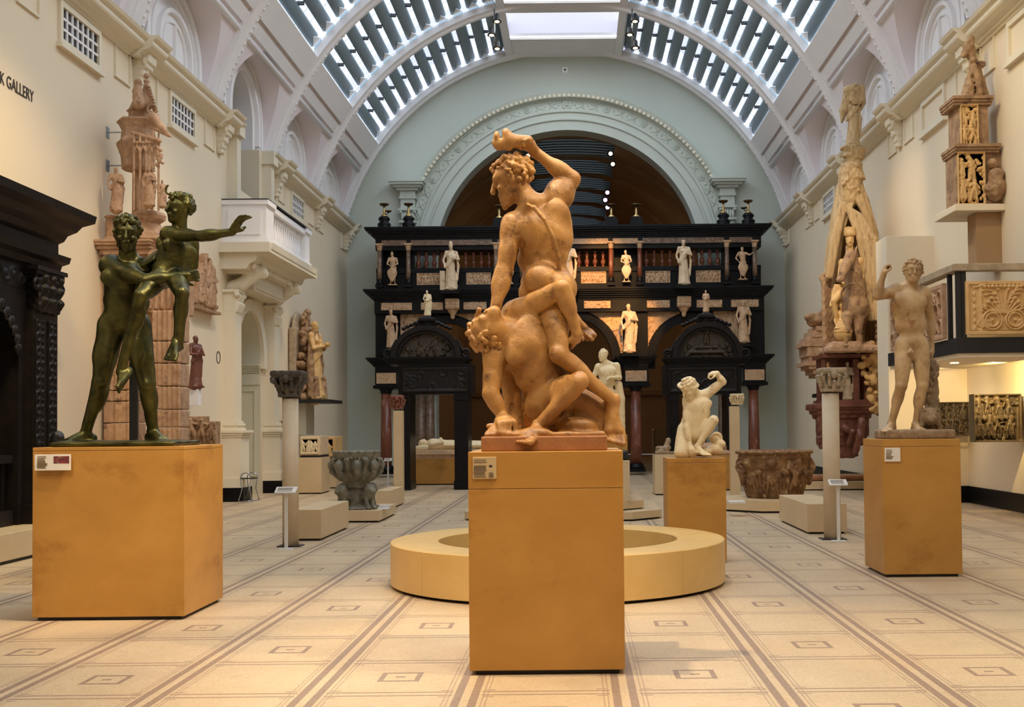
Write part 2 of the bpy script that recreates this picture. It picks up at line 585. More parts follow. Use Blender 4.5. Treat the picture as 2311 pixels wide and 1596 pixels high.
def thing(name, label, cat, loc=(0, 0, 0), group=None):
    o = bpy.data.objects.new(name, None)
    C.objects.link(o)
    o.empty_display_size = 0.1
    o.location = loc
    INV[o.name] = Matrix.Translation(Vector(loc)).inverted()
    return tag(o, label, cat, group)


def dup(root, delta, label, group=None):
    r = root.copy()
    C.objects.link(r)
    r.location = Vector(root.location) + Vector(delta)
    r['label'] = label
    if group:
        r['group'] = group
    for ch in list(root.children):
        c = ch.copy()
        C.objects.link(c)
        c.parent = r
        for g in ch.children:
            d = g.copy()
            C.objects.link(d)
            d.parent = c
    return r


def centre(o):
    """move a lone mesh's origin to the middle of its base"""
    me = o.data
    n = len(me.vertices)
    a = np.empty(n * 3, dtype=np.float32)
    me.vertices.foreach_get('co', a)
    a = a.reshape(-1, 3)
    c = Vector(((a[:, 0].min() + a[:, 0].max()) / 2, (a[:, 1].min() + a[:, 1].max()) / 2, a[:, 2].min()))
    me.transform(Matrix.Translation(-c))
    o.location = c
    return o


def ringstrip(mb, inner, outer, f, steps=1, flip=False):
    """quads between two polylines of equal length; f maps (u,v) to 3D"""
    n = len(inner)
    vs = []
    for k in range(steps + 1):
        t = k / steps
        for (a, b), (c, d) in zip(inner, outer):
            vs.append(f(a + (c - a) * t, b + (d - b) * t))
    fs = []
    for k in range(steps):
        for i in range(n - 1):
            fs.append((k * n + i, k * n + i + 1, (k + 1) * n + i + 1, (k + 1) * n + i))
    mb.add(vs, fs)


def archline(uc, hw, zb, zs, rise, n=16):
    pts = [(uc - hw, zb)]
    for i in range(n + 1):
        a = math.pi - math.pi * i / n
        pts.append((uc + hw * math.cos(a), zs + rise * math.sin(a)))
    pts.append((uc + hw, zb))
    return pts


def rectline(uc, zb, zs, u0, u1, z1, n=16):
    pts = [(u0, zb)]
    for i in range(n + 1):
        a = math.pi - math.pi * i / n
        cx, sz = math.cos(a), math.sin(a)
        # ray from (uc,zs) to rectangle
        tx = 1e9
        if cx > 1e-6:
            tx = (u1 - uc) / cx
        elif cx < -1e-6:
            tx = (u0 - uc) / cx
        tz = (z1 - zs) / sz if sz > 1e-6 else 1e9
        t = min(tx, tz)
        pts.append((uc + t * cx, zs + t * sz))
    pts.append((u1, zb))
    # snap nearest points to the corners
    for cu, cz in ((u0, z1), (u1, z1)):
        j = min(range(len(pts)), key=lambda k: (pts[k][0] - cu) ** 2 + (pts[k][1] - cz) ** 2)
        pts[j] = (cu, cz)
    return pts


# ------------------------------------------------------------------ carved forms: signed distance fields
class SDF:
    def __init__(s, res=0.02, kf=1.0):
        s.res = res
        s.kf = kf
        s.p = []

    def _add(s, lo, hi, fn, k, op):
        s.p.append((np.array(lo), np.array(hi), fn, k * s.kf, op))

    def cone(s, a, b, ra, rb=None, k=0.02, op='u'):
        rb = ra if rb is None else rb
        a = np.array(a, float)
        b = np.array(b, float)
        m = max(ra, rb)

        def fn(P):
            ab = b - a
            L = max(float(ab @ ab), 1e-9)
            t = np.clip(((P - a) @ ab) / L, 0, 1)
            q = P - a - t[..., None] * ab
            return np.sqrt((q * q).sum(-1)) - (ra + (rb - ra) * t)
        s._add(np.minimum(a, b) - m, np.maximum(a, b) + m, fn, k, op)
        return s

    def chain(s, pts, rs, k=0.015, op='u'):
        for i in range(len(pts) - 1):
            s.cone(pts[i], pts[i + 1], rs[i], rs[i + 1], k, op)
        return s

    def ell(s, c, r, R=None, k=0.02, op='u'):
        c = np.array(c, float)
        r = np.array(r, float)
        Rm = None if R is None else np.array(R, float)  # columns are the axes
        m = r.max()

        def fn(P):
            q = P - c
            if Rm is not None:
                q = q @ Rm
            k0 = np.sqrt(((q / r) ** 2).sum(-1))
            k1 = np.sqrt(((q / (r * r)) ** 2).sum(-1)) + 1e-9
            return k0 * (k0 - 1) / k1
        s._add(c - m, c + m, fn, k, op)
        return s

    def box(s, c, h, R=None, rnd=0.01, k=0.01, op='u'):
        c = np.array(c, float)
        h = np.array(h, float)
        Rm = None if R is None else np.array(R, float)
        m = float(np.sqrt((h * h).sum()))
        lo, hi = (c - h, c + h) if R is None else (c - m, c + m)

        def fn(P):
            q = P - c
            if Rm is not None:
                q = q @ Rm
            q = np.abs(q) - (h - rnd)
            return np.sqrt((np.maximum(q, 0) ** 2).sum(-1)) + np.minimum(q.max(-1), 0) - rnd
        s._add(lo, hi, fn, k, op)
        return s

    def drum(s, c, z0, z1, r0, r1, k=0.01, op='u', sy=1.0):
        c = np.array((c[0], c[1], 0.0))
        m = max(r0, r1)

        def fn(P):
            q = P - c
            t = np.clip((q[..., 2] - z0) / (z1 - z0), 0, 1)
            rr = r0 + (r1 - r0) * t
            d = np.hypot(q[..., 0], q[..., 1] / sy) - rr
            return np.maximum(d, np.abs(q[..., 2] - (z0 + z1) / 2) - (z1 - z0) / 2)
        s._add((c[0] - m, c[1] - m, z0), (c[0] + m, c[1] + m, z1), fn, k, op)
        return s

    def torus(s, c, R_, r, axis=(0, 1, 0), k=0.01, op='u'):
        c = np.array(c, float)
        ax = np.array(axis, float)
        ax /= np.linalg.norm(ax)
        m = R_ + r

        def fn(P):
            q = P - c
            h = q @ ax
            w = np.sqrt(np.maximum((q * q).sum(-1) - h * h, 0)) - R_
            return np.sqrt(w * w + h * h) - r
        s._add(c - m, c + m, fn, k, op)
        return s

    def build(s, name, mat, disp=None):
        res = s.res
        pad = res * 3
        lo = np.min([p[0] for p in s.p if p[4] == 'u'], axis=0) - pad
        hi = np.max([p[1] for p in s.p if p[4] == 'u'], axis=0) + pad
        n = np.ceil((hi - lo) / res).astype(int) + 1
        G = np.full(n, 10.0, dtype=np.float32)
        for a, b, fn, k, op in s.p:
            m = k + res * 2.5
            i0 = np.clip(np.floor((a - m - lo) / res).astype(int), 0, n - 1)
            i1 = np.clip(np.ceil((b + m - lo) / res).astype(int) + 1, 1, n)
            if (i1 <= i0).any():
                continue
            xs = [lo[j] + res * np.arange(i0[j], i1[j]) for j in range(3)]
            P = np.stack(np.meshgrid(*xs, indexing='ij'), -1)
            d = fn(P)
            sl = tuple(slice(i0[j], i1[j]) for j in range(3))
            g = G[sl]
            if op == 'u':
                h = np.maximum(k - np.abs(g - d), 0) / max(k, 1e-6)
                G[sl] = np.minimum(g, d) - h * h * k * 0.25
            else:
                d = -d
                h = np.maximum(k - np.abs(g - d), 0) / max(k, 1e-6)
                G[sl] = np.maximum(g, d) + h * h * k * 0.25
        if disp is not None:
            near = np.argwhere(np.abs(G) < res * 4)
            P = lo + near * res
            G[tuple(near.T)] += disp(P)
        ins = G < 0
        c = ins[:-1, :-1, :-1].astype(np.int8)
        tot = np.zeros_like(c)
        for dx in (0, 1):
            for dy in (0, 1):
                for dz in (0, 1):
                    tot += ins[dx:n[0] - 1 + dx, dy:n[1] - 1 + dy, dz:n[2] - 1 + dz]
        act = (tot > 0) & (tot < 8)
        idx = np.argwhere(act)
        vid = np.full(act.shape, -1, dtype=np.int32)
        vid[tuple(idx.T)] = np.arange(len(idx))
        acc = np.zeros((len(idx), 3))
        cnt = np.zeros(len(idx))
        corners = [(x, y, z) for x in (0, 1) for y in (0, 1) for z in (0, 1)]
        for a in corners:
            for ax in range(3):
                if a[ax]:
                    continue
                b = list(a)
                b[ax] = 1
                ga = G[idx[:, 0] + a[0], idx[:, 1] + a[1], idx[:, 2] + a[2]]
                gb = G[idx[:, 0] + b[0], idx[:, 1] + b[1], idx[:, 2] + b[2]]
                cr = (ga < 0) != (gb < 0)
                t = np.where(cr, ga / np.where(cr, ga - gb, 1), 0)
                t = np.clip(t, 0, 1)
                pt = np.tile(np.array(a, float), (len(idx), 1))
                pt[:, ax] += t
                acc[cr] += pt[cr]
                cnt[cr] += 1
        V = lo + (idx + acc / cnt[:, None]) * res
        faces = []
        for ax in range(3):
            A = ins
            sl0 = [slice(None)] * 3
            sl1 = [slice(None)] * 3
            sl0[ax] = slice(0, -1)
            sl1[ax] = slice(1, None)
            a_ = A[tuple(sl0)]
            b_ = A[tuple(sl1)]
            e = np.argwhere(a_ != b_)
            u, w = (ax + 1) % 3, (ax + 2) % 3
            e = e[(e[:, u] > 0) & (e[:, w] > 0)]
            e = e[(e[:, u] < act.shape[u]) & (e[:, w] < act.shape[w])]
            q = []
            for du, dw in ((0, 0), (-1, 0), (-1, -1), (0, -1)):
                ee = e.copy()
                ee[:, u] += du
                ee[:, w] += dw
                q.append(vid[tuple(ee.T)])
            q = np.stack(q, 1)
            flip = ~a_[tuple(e.T)]
            q[flip] = q[flip][:, ::-1]
            q = q[(q >= 0).all(1)]
            faces.append(q)
        Fq = np.concatenate(faces)
        me = bpy.data.meshes.new(name)
        me.vertices.add(len(V))
        me.vertices.foreach_set('co', V.astype(np.float32).ravel())
        me.loops.add(len(Fq) * 4)
        me.loops.foreach_set('vertex_index', Fq.astype(np.int32).ravel())
        me.polygons.add(len(Fq))
        me.polygons.foreach_set('loop_start', np.arange(0, len(Fq) * 4, 4, dtype=np.int32))
        me.polygons.foreach_set('use_smooth', np.ones(len(Fq), dtype=bool))
        me.update(calc_edges=True)
        me.validate()
        me.materials.append(mat)
        return me


def wav(P, f, a, seed=0.0):
    return a * (np.sin(P[:, 0] * f + seed) * np.sin(P[:, 1] * f * 1.13 + 1.7 + seed) * np.sin(P[:, 2] * f * 0.91 + 0.6))


def V3(*a):
    return np.array(a if len(a) > 1 else a[0], dtype=float)


def nrm(v):
    v = np.array(v, float)
    return v / (np.linalg.norm(v) + 1e-9)


def frame(up, fwd):
    u = nrm(up)
    f = np.array(fwd, float)
    f = nrm(f - u * (f @ u))
    r = np.cross(f, u)
    return np.stack([r, f, u], 1)  # columns: right, forward, up
# ------------------------------------------------------------------ figures
def sd_head(S, H, c, fwd, up, s=1.0, beard=0, hair='curl', seed=1, neck=None):
    Fm = frame(up, fwd)
    r, f, u = Fm[:, 0], Fm[:, 1], Fm[:, 2]
    c = V3(c)
    L = lambda a, b, d: c + (r * a + f * b + u * d) * s
    S.ell(L(0, -0.012, 0.028), V3(0.074, 0.095, 0.086) * s, Fm, k=0.01 * s)
    S.cone(L(0, 0.022, 0.015), L(0, 0.044, -0.075), 0.066 * s, 0.036 * s, k=0.03 * s)
    S.cone(L(-0.045, 0.0, -0.04), L(0, 0.055, -0.09), 0.026 * s, 0.024 * s, k=0.03 * s)
    S.cone(L(0.045, 0.0, -0.04), L(0, 0.055, -0.09), 0.026 * s, 0.024 * s, k=0.03 * s)
    S.cone(L(-0.035, 0.079, 0.03), L(0.035, 0.079, 0.03), 0.012 * s, k=0.012 * s)
    for q in (-1, 1):
        S.ell(L(q * 0.032, 0.092, 0.008), V3(0.017, 0.016, 0.011) * s, Fm, k=0.012 * s, op='s')
    for q in (-1, 1):
        S.ell(L(q * 0.031, 0.074, 0.007), V3(0.014, 0.012, 0.009) * s, Fm, k=0.003 * s)
        S.ell(L(q * 0.040, 0.064, -0.028), V3(0.02, 0.02, 0.018) * s, Fm, k=0.02 * s)
        S.ell(L(q * 0.076, -0.004, -0.005), V3(0.010, 0.019, 0.030) * s, Fm, k=0.006 * s)
    S.cone(L(0, 0.088, 0.022), L(0, 0.112, -0.026), 0.009 * s, 0.014 * s, k=0.012 * s)
    S.cone(L(-0.019, 0.084, -0.052), L(0.019, 0.084, -0.052), 0.008 * s, k=0.006 * s)
    S.cone(L(-0.015, 0.082, -0.066), L(0.015, 0.082, -0.066), 0.009 * s, k=0.006 * s)
    rnd = random.Random(seed)
    if beard:
        for i in range(60):
            a = rnd.uniform(-1, 1)
            t = rnd.random()
            b = L(a * 0.068 * (1 - 0.35 * t), 0.062 - abs(a) * 0.055 + rnd.uniform(0, .012), -0.03 - 0.085 * t + 0.03 * abs(a))
            if abs(a) < 0.3 and t < 0.35:
                continue
            (H or S).ell(b, V3(0.014, 0.014, 0.017) * s * rnd.uniform(.8, 1.2), k=0.006 * s)
        (H or S).cone(L(0, 0.062, -0.085), L(0, 0.075, -0.12), 0.03 * s, 0.015 * s, k=0.02 * s)
    T = H or S
    if hair == 'curl':
        n = 230
        for i in range(n):
            z = 1 - 2 * (i + .5) / n
            a = i * 2.39996
            q = V3(math.sqrt(1 - z * z) * math.cos(a), math.sqrt(1 - z * z) * math.sin(a), z)
            # keep hair off the face
            if q[1] > 0.25 and q[2] < 0.42:
                continue
            if q[2] < -0.55 or (q[2] < -0.25 and q[1] > -0.2):
                continue
            p = L(q[0] * 0.084, -0.014 + q[1] * 0.104, 0.03 + q[2] * 0.095)
            rr = 0.0135 * s * rnd.uniform(.75, 1.3)
            T.ell(p + rr * V3([rnd.uniform(-.7, .7) for _ in range(3)]), V3(rr, rr, rr), k=0.003 * s)
        T.ell(L(0, -0.02, 0.04), V3(0.077, 0.094, 0.083) * s, Fm, k=0.004)
    elif hair == 'cap':
        for i in range(26):
            a = i * 0.62
            z = 0.02 + 0.003 * i
            T.ell(L(0.078 * math.cos(a) * (1 - i / 40), -0.014 + 0.098 * math.sin(a) * (1 - i / 40) * (0.95), 0.035 + z), V3(0.022, 0.022, 0.016) * s, Fm, k=0.01 * s)
        T.ell(L(0, -0.02, 0.045), V3(0.079, 0.097, 0.078) * s, Fm, k=0.01 * s)
    if neck is not None:
        S.cone(L(0, -0.02, -0.04), neck, 0.052 * s, 0.058 * s, k=0.03 * s)
        for q in (-1, 1):
            S.cone(L(q * 0.05, -0.02, -0.04), V3(neck) + f * 0.035 * s + r * q * 0.02 * s, 0.014 * s, 0.012 * s, k=0.02 * s)


def sd_torso(S, shL, shR, hpL, hpR, fwd, s=1.0, m=1.0, female=False, bend=None):
    """shL is the shoulder on the figure's own left"""
    shL, shR, hpL, hpR = map(V3, (shL, shR, hpL, hpR))
    sm, hm = (shL + shR) / 2, (hpL + hpR) / 2
    up = sm - hm
    Fc = frame(up, fwd)
    rr = nrm(shR - shL)
    uc = nrm(np.cross(rr, nrm(np.cross(up, rr)) * 1.0))
    ff = nrm(np.cross(uc, rr))
    if ff @ V3(fwd) < 0:
        ff = -ff
    uc = nrm(np.cross(rr, ff))
    if uc @ up < 0:
        uc = -uc
    Fc = np.stack([rr, ff, uc], 1)
    rh = nrm(hpR - hpL)
    fh = nrm(V3(fwd) - rh * (V3(fwd) @ rh))
    uh = nrm(np.cross(rh, fh))
    Fh = np.stack([rh, fh, uh], 1)
    wv = np.linalg.norm(shR - shL) / 2
    ch = sm - uc * 0.13 * s
    wc = sm * 0.38 + hm * 0.62
    if bend is not None:
        wc = wc + V3(bend)
    cw = min(wv * 0.92, 0.165 * s * m)
    S.ell(ch, V3(cw, 0.115 * s * m, 0.17 * s), Fc, k=0.02 * s)
    S.cone(ch - uc * 0.05 * s, wc, 0.118 * s * m, 0.098 * s, k=0.08 * s)
    S.ell(wc, V3(0.135 * s * (0.9 if female else 1), 0.092 * s, 0.11 * s), Fh, k=0.08 * s)
    S.ell(hm + uh * 0.03 * s, V3(0.155 * s, 0.105 * s, 0.10 * s), Fh, k=0.06 * s)
    # trapezius, collar bones, shoulder girdle
    for q, sh in ((-1, shL), (1, shR)):
        S.cone(sm + uc * 0.07 * s - ff * 0.02 * s, sh - rr * q * 0.03 * s + uc * 0.01 * s, 0.045 * s, 0.045 * s * m, k=0.05 * s)
        S.ell(sh, V3(0.062, 0.062, 0.070) * s * m, Fc, k=0.035 * s)
        if female:
            S.ell(ch + rr * q * 0.075 * s + ff * 0.10 * s - uc * 0.0 * s, V3(0.055, 0.045, 0.055) * s, Fc, k=0.012 * s)
        else:
            S.ell(ch + rr * q * 0.075 * s + ff * 0.078 * s * m + uc * 0.035 * s, V3(0.085, 0.032, 0.062) * s * m, Fc, k=0.045 * s)
        # shoulder blade, latissimus, erector, obliques
        S.ell(ch + rr * q * 0.088 * s - ff * 0.078 * s * m + uc * 0.055 * s, V3(0.072, 0.030, 0.085) * s * m, Fc, k=0.03 * s)
        S.cone(ch + rr * q * cw * 0.86 - uc * 0.0 * s - ff * 0.02 * s, wc + rh * q * 0.08 * s, 0.05 * s * m, 0.045 * s, k=0.04 * s)
        S.cone(ch + rr * q * 0.032 * s - ff * 0.09 * s - uc * 0.05 * s, hm + rh * q * 0.035 * s - fh * 0.075 * s + uh * 0.06 * s, 0.028 * s, 0.026 * s, k=0.02 * s)
        S.ell(wc + rh * q * 0.10 * s, V3(0.05, 0.06, 0.055) * s, Fh, k=0.03 * s)
        S.ell(hm + rh * q * 0.075 * s - fh * 0.075 * s - uh * 0.04 * s, V3(0.082, 0.078, 0.088) * s, Fh, k=0.02 * s)
        for j in range(3):
            S.ell(wc + rh * q * 0.032 * s + fh * 0.083 * s + uc * (0.085 - 0.055 * j) * s, V3(0.030, 0.020, 0.026) * s, Fh, k=0.010 * s)
    # spine groove and linea alba
    S.chain([sm - ff * 0.135 * s * m - uc * 0.02 * s, ch - ff * 0.145 * s * m, wc - fh * 0.118 * s, hm - fh * 0.135 * s + uh * 0.02 * s], [0.012 * s] * 4, k=0.03 * s, op='s')
    S.cone(hm - fh * 0.16 * s, hm - fh * 0.13 * s - uh * 0.12 * s, 0.007 * s, 0.007 * s, k=0.02 * s, op='s')
    return dict(ch=ch, wc=wc, hm=hm, Fc=Fc, Fh=Fh)


def sd_arm(S, sh, el, wr, s=1.0, m=1.0):
    sh, el, wr = map(V3, (sh, el, wr))
    S.cone(sh, el, 0.052 * s * m, 0.040 * s * m, k=0.03 * s)
    ax = nrm(el - sh)
    bend = nrm((sh + wr) / 2 - el + 1e-4)
    bend = nrm(bend - ax * (bend @ ax) + 1e-5)
    Fm = frame(ax, bend)
    Lu = np.linalg.norm(el - sh)
    S.ell(sh + ax * Lu * 0.55 + bend * 0.016 * s, V3(0.040, 0.040, min(0.095, Lu * .45 / s)) * s * m, Fm, k=0.02 * s)
    S.ell(sh + ax * Lu * 0.5 - bend * 0.018 * s, V3(0.042, 0.036, min(0.11, Lu * .5 / s)) * s * m, Fm, k=0.02 * s)
    S.ell(sh + ax * 0.03 * s, V3(0.064, 0.060, 0.085) * s * m, Fm, k=0.02 * s)
    S.cone(el, wr, 0.041 * s * m, 0.027 * s, k=0.02 * s)
    a2 = nrm(wr - el)
    F2 = frame(a2, bend)
    Lf = np.linalg.norm(wr - el)
    S.ell(el + a2 * Lf * 0.28, V3(0.047, 0.043, min(0.09, Lf * .4 / s)) * s * m, F2, k=0.02 * s)
    S.ell(el - bend * 0.012 * s, V3(0.026, 0.026, 0.03) * s, Fm, k=0.015 * s)


def sd_leg(S, hp, kn, an, fwd, s=1.0, m=1.0):
    """fwd: direction the knee cap faces"""
    hp, kn, an = map(V3, (hp, kn, an))
    ax = nrm(kn - hp)
    F1 = frame(-ax, fwd)
    Lt = np.linalg.norm(kn - hp)
    S.cone(hp, kn, 0.086 * s * m, 0.053 * s * m, k=0.03 * s)
    S.ell(hp + ax * Lt * 0.45 + F1[:, 1] * 0.022 * s, V3(0.072, 0.060, min(0.17, Lt * .48 / s)) * s * m, F1, k=0.02 * s)
    S.ell(hp + ax * Lt * 0.5 - F1[:, 1] * 0.025 * s, V3(0.060, 0.050, min(0.15, Lt * .45 / s)) * s * m, F1, k=0.02 * s)
    for q in (-1, 1):
        S.ell(hp + ax * Lt * 0.80 + F1[:, 0] * q * 0.030 * s + F1[:, 1] * 0.012 * s, V3(0.030, 0.034, min(0.06, Lt * .2 / s)) * s * m, F1, k=0.012 * s)
    S.ell(kn + F1[:, 1] * 0.030 * s, V3(0.034, 0.028, 0.042) * s * m, F1, k=0.012 * s)
    a2 = nrm(an - kn)
    F2 = frame(-a2, fwd)
    Lc = np.linalg.norm(an - kn)
    S.cone(kn, an, 0.050 * s * m, 0.034 * s, k=0.02 * s)
    S.ell(kn + a2 * Lc * 0.30 - F2[:, 1] * 0.026 * s + F2[:, 0] * 0.014 * s, V3(0.040, 0.042, min(0.12, Lc * .38 / s)) * s * m, F2, k=0.015 * s)
    S.ell(kn + a2 * Lc * 0.28 - F2[:, 1] * 0.026 * s - F2[:, 0] * 0.018 * s, V3(0.036, 0.040, min(0.11, Lc * .35 / s)) * s * m, F2, k=0.015 * s)
    S.cone(kn + F2[:, 1] * 0.03 * s, an + F2[:, 1] * 0.008 * s, 0.022 * s, 0.020 * s, k=0.015 * s)
    for q in (-1, 1):
        S.ell(an + F2[:, 0] * q * 0.030 * s, V3(0.012, 0.014, 0.016) * s, k=0.012 * s)


def sd_foot(S, an, d, up=(0, 0, 1), s=1.0, side=1):
    an = V3(an)
    d = nrm(d)
    up = nrm(V3(up) - d * (V3(up) @ d))
    r = np.cross(d, up)
    S.ell(an - d * 0.035 * s - up * 0.045 * s, V3(0.034, 0.042, 0.034) * s, np.stack([r, d, up], 1), k=0.02 * s)
    S.cone(an - up * 0.015 * s, an + d * 0.12 * s - up * 0.052 * s, 0.036 * s, 0.024 * s, k=0.025 * s)
    for q in (-1, 1):
        S.cone(an - d * 0.02 * s - up * 0.055 * s, an + d * 0.13 * s + r * q * 0.026 * s - up * 0.058 * s, 0.026 * s, 0.023 * s, k=0.02 * s)
    for i in range(5):
        x = (-0.042 + 0.021 * i) * side
        big = 1.35 if i == 0 else 1.0
        ln = (0.060, 0.055, 0.050, 0.042, 0.034)[i]
        b = an + d * 0.135 * s + r * x * s - up * 0.060 * s
        e = b + d * ln * s - up * 0.006 * s
        S.cone(b, e, 0.0115 * big * s, 0.0105 * big * s, k=0.006 * s)
        S.ell(e, V3(0.0125, 0.0125, 0.011) * big * s, k=0.004 * s)


def sd_hand(S, wr, d, n, s=1.0, curl=0.5, side=1, spread=0.0, thumb=0.5):
    """d: knuckle direction, n: the way the palm faces, side: +1/-1 thumb side along cross(n,d)"""
    wr = V3(wr)
    d = nrm(d)
    n = nrm(V3(n) - d * (V3(n) @ d))
    a = np.cross(n, d) * side
    Fm = np.stack([np.cross(d, n), d, n], 1)
    S.cone(wr, wr + d * 0.045 * s, 0.026 * s, 0.034 * s, k=0.02 * s)
    S.box(wr + d * 0.055 * s, V3(0.042, 0.045, 0.016) * s, Fm, rnd=0.014 * s, k=0.02 * s)
    for i in range(4):
        off = 0.032 - 0.0212 * i
        ln = (0.92, 1.0, 0.95, 0.78)[i]
        p = wr + d * 0.092 * s + a * off * s
        ang = 0.0
        sp = spread * (1.5 - i) * 0.22
        for j, (l, r0) in enumerate(((0.042, 0.0108), (0.028, 0.0098), (0.022, 0.0088))):
            ang += curl * (0.9, 1.1, 0.8)[j] + 0.08 * i * curl
            dd = nrm((d + a * sp) * math.cos(ang) + n * math.sin(ang))
            q = p + dd * l * ln * s
            S.cone(p, q, r0 * s, (r0 - 0.001) * s, k=0.004 * s)
            p = q
    p = wr + d * 0.025 * s + a * 0.028 * s + n * 0.006 * s
    dd = nrm(d * 0.55 + a * (0.9 - 0.5 * thumb) + n * (0.2 + thumb * 0.6))
    q = p + dd * 0.045 * s
    S.cone(p, q, 0.017 * s, 0.0125 * s, k=0.012 * s)
    dd = nrm(d * 0.9 + a * (0.4 - 0.5 * thumb) + n * (0.1 + thumb * 0.7))
    S.cone(q, q + dd * 0.032 * s, 0.0125 * s, 0.010 * s, k=0.005 * s)


def sd_robe(S, top, bot, r0, r1, n=14, depth=0.10, k=0.03, seed=0, flat=0.8, fwd=(0, -1, 0)):
    """a hanging garment from top to bottom with upright folds"""
    top, bot = V3(top), V3(bot)
    S.cone(top, bot, r0 * 0.9, r1 * 0.84, k=0.04)
    rnd = random.Random(seed)
    f = nrm(V3(fwd))
    r = np.cross(f, V3(0, 0, 1))
    for i in range(n):
        a = 2 * math.pi * i / n + rnd.uniform(-.15, .15)
        c, sn = math.cos(a), math.sin(a) * flat
        t = rnd.uniform(0.0, 0.35)
        p0 = top + (bot - top) * t + (r * c + f * sn) * (r0 * (1 - t) + r1 * t) * 0.95
        tw = rnd.uniform(-.25, .25)
        a2 = a + tw
        p1 = bot + (r * math.cos(a2) + f * math.sin(a2) * flat) * r1
        w = r1 * rnd.uniform(0.10, 0.2)
        S.cone(p0, p1, w * 0.7, w, k=k * 0.5)
    return S


def figure(name, mat, base, H, facing=(0, -1, 0), pose='plain', res=0.018, robe=True, seed=0, female=True, shield=False, hair='cap', parent=None, arms=None, crown=False, helmet=False, naked=False):
    """small standing statue, base = point under its feet, H = height"""
    s = H / 1.75
    b = V3(base)
    f = nrm(facing)
    u = V3(0, 0, 1)
    r = np.cross(f, u)
    rnd = random.Random(seed)
    L = lambda x, y, z: b + (r * x + f * y + u * z) * s
    S = SDF(res)
    sw = 0.035 * (1 if seed % 2 else -1)
    hpL, hpR = L(-0.09 + sw, 0, 0.93), L(0.09 + sw, 0, 0.90)
    shL, shR = L(-0.19, 0, 1.41), L(0.19, 0, 1.43)
    sd_torso(S, shL, shR, hpL, hpR, f, s, 0.95, female)
    tilt = rnd.uniform(-.2, .2)
    hd = L(0.02 + tilt * .1, 0.02, 1.62)
    sd_head(S, None, hd, f + r * tilt * 2 - u * 0.15, u + r * tilt * .5, s * 0.97, hair='cap', beard=0 if female else 1, neck=L(0, 0, 1.45), seed=seed)
    if helmet or crown:
        S.cone(hd + u * 0.07 * s, hd + u * 0.17 * s, 0.085 * s, 0.03 * s if helmet else 0.07 * s, k=0.01)
    arms = arms or {}
    eL, wL = arms.get('L', ((-0.30, 0.06, 1.14), (-0.12, 0.20, 1.16)))
    eR, wR = arms.get('R', ((0.30, 0.02, 1.12), (0.24, 0.14, 0.88)))
    for sh, e, w, q in ((shL, eL, wL, -1), (shR, eR, wR, 1)):
        e, w = L(*e), L(*w)
        sd_arm(S, sh, e, w, s)
        sd_hand(S, w, w - e, f, s * 1.0, 0.7, q)
    knL, knR = L(-0.10, 0.08, 0.50), L(0.10, 0.02, 0.49)
    anL, anR = L(-0.12, 0.0, 0.08), L(0.11, 0.02, 0.08)
    sd_leg(S, hpL, knL, anL, f, s)
    sd_leg(S, hpR, knR, anR, f, s)
    sd_foot(S, anL, f - r * .3, u, s, -1)
    sd_foot(S, anR, f + r * .3, u, s, 1)
    if robe:
        sd_robe(S, L(sw, 0, 0.98), L(0, 0.0, 0.10), 0.15 * s, 0.21 * s, 15, seed=seed, fwd=f)
        for j in range(6):
            t = j / 6
            S.chain([L(-0.20, 0.05, 1.36 - .13 * t), L(0.0, 0.16, 1.18 - .22 * t), L(0.20, 0.08, 0.98 - .2 * t)], [0.022 * s] * 3, k=0.02)
        S.chain([L(-0.2, 0.0, 1.35), L(-0.27, -0.02, 0.9), L(-0.22, 0, 0.35)], [0.03 * s, 0.05 * s, 0.05 * s], k=0.03)
        S.cone(L(0, 0, 0.16), L(0, 0, 0.07), 0.20 * s, 0.23 * s, k=0.03)
    if shield:
        for a_, c_ in ((-1, 1), (1, 1)):
            S.ell(L(a_ * 0.09, 0.22, 0.62), V3(0.20, 0.035, 0.26) * s, np.stack([r, f, u], 1), k=0.05)
        S.ell(L(0, 0.22, 0.42), V3(0.14, 0.035, 0.32) * s, np.stack([r, f, u], 1), k=0.05)
    S.box(L(0, 0, -0.0), V3(0.24, 0.2, 0.03) * s, np.stack([r, f, u], 1), rnd=0.01, k=0.02)
    me = S.build(name, mat)
    return me


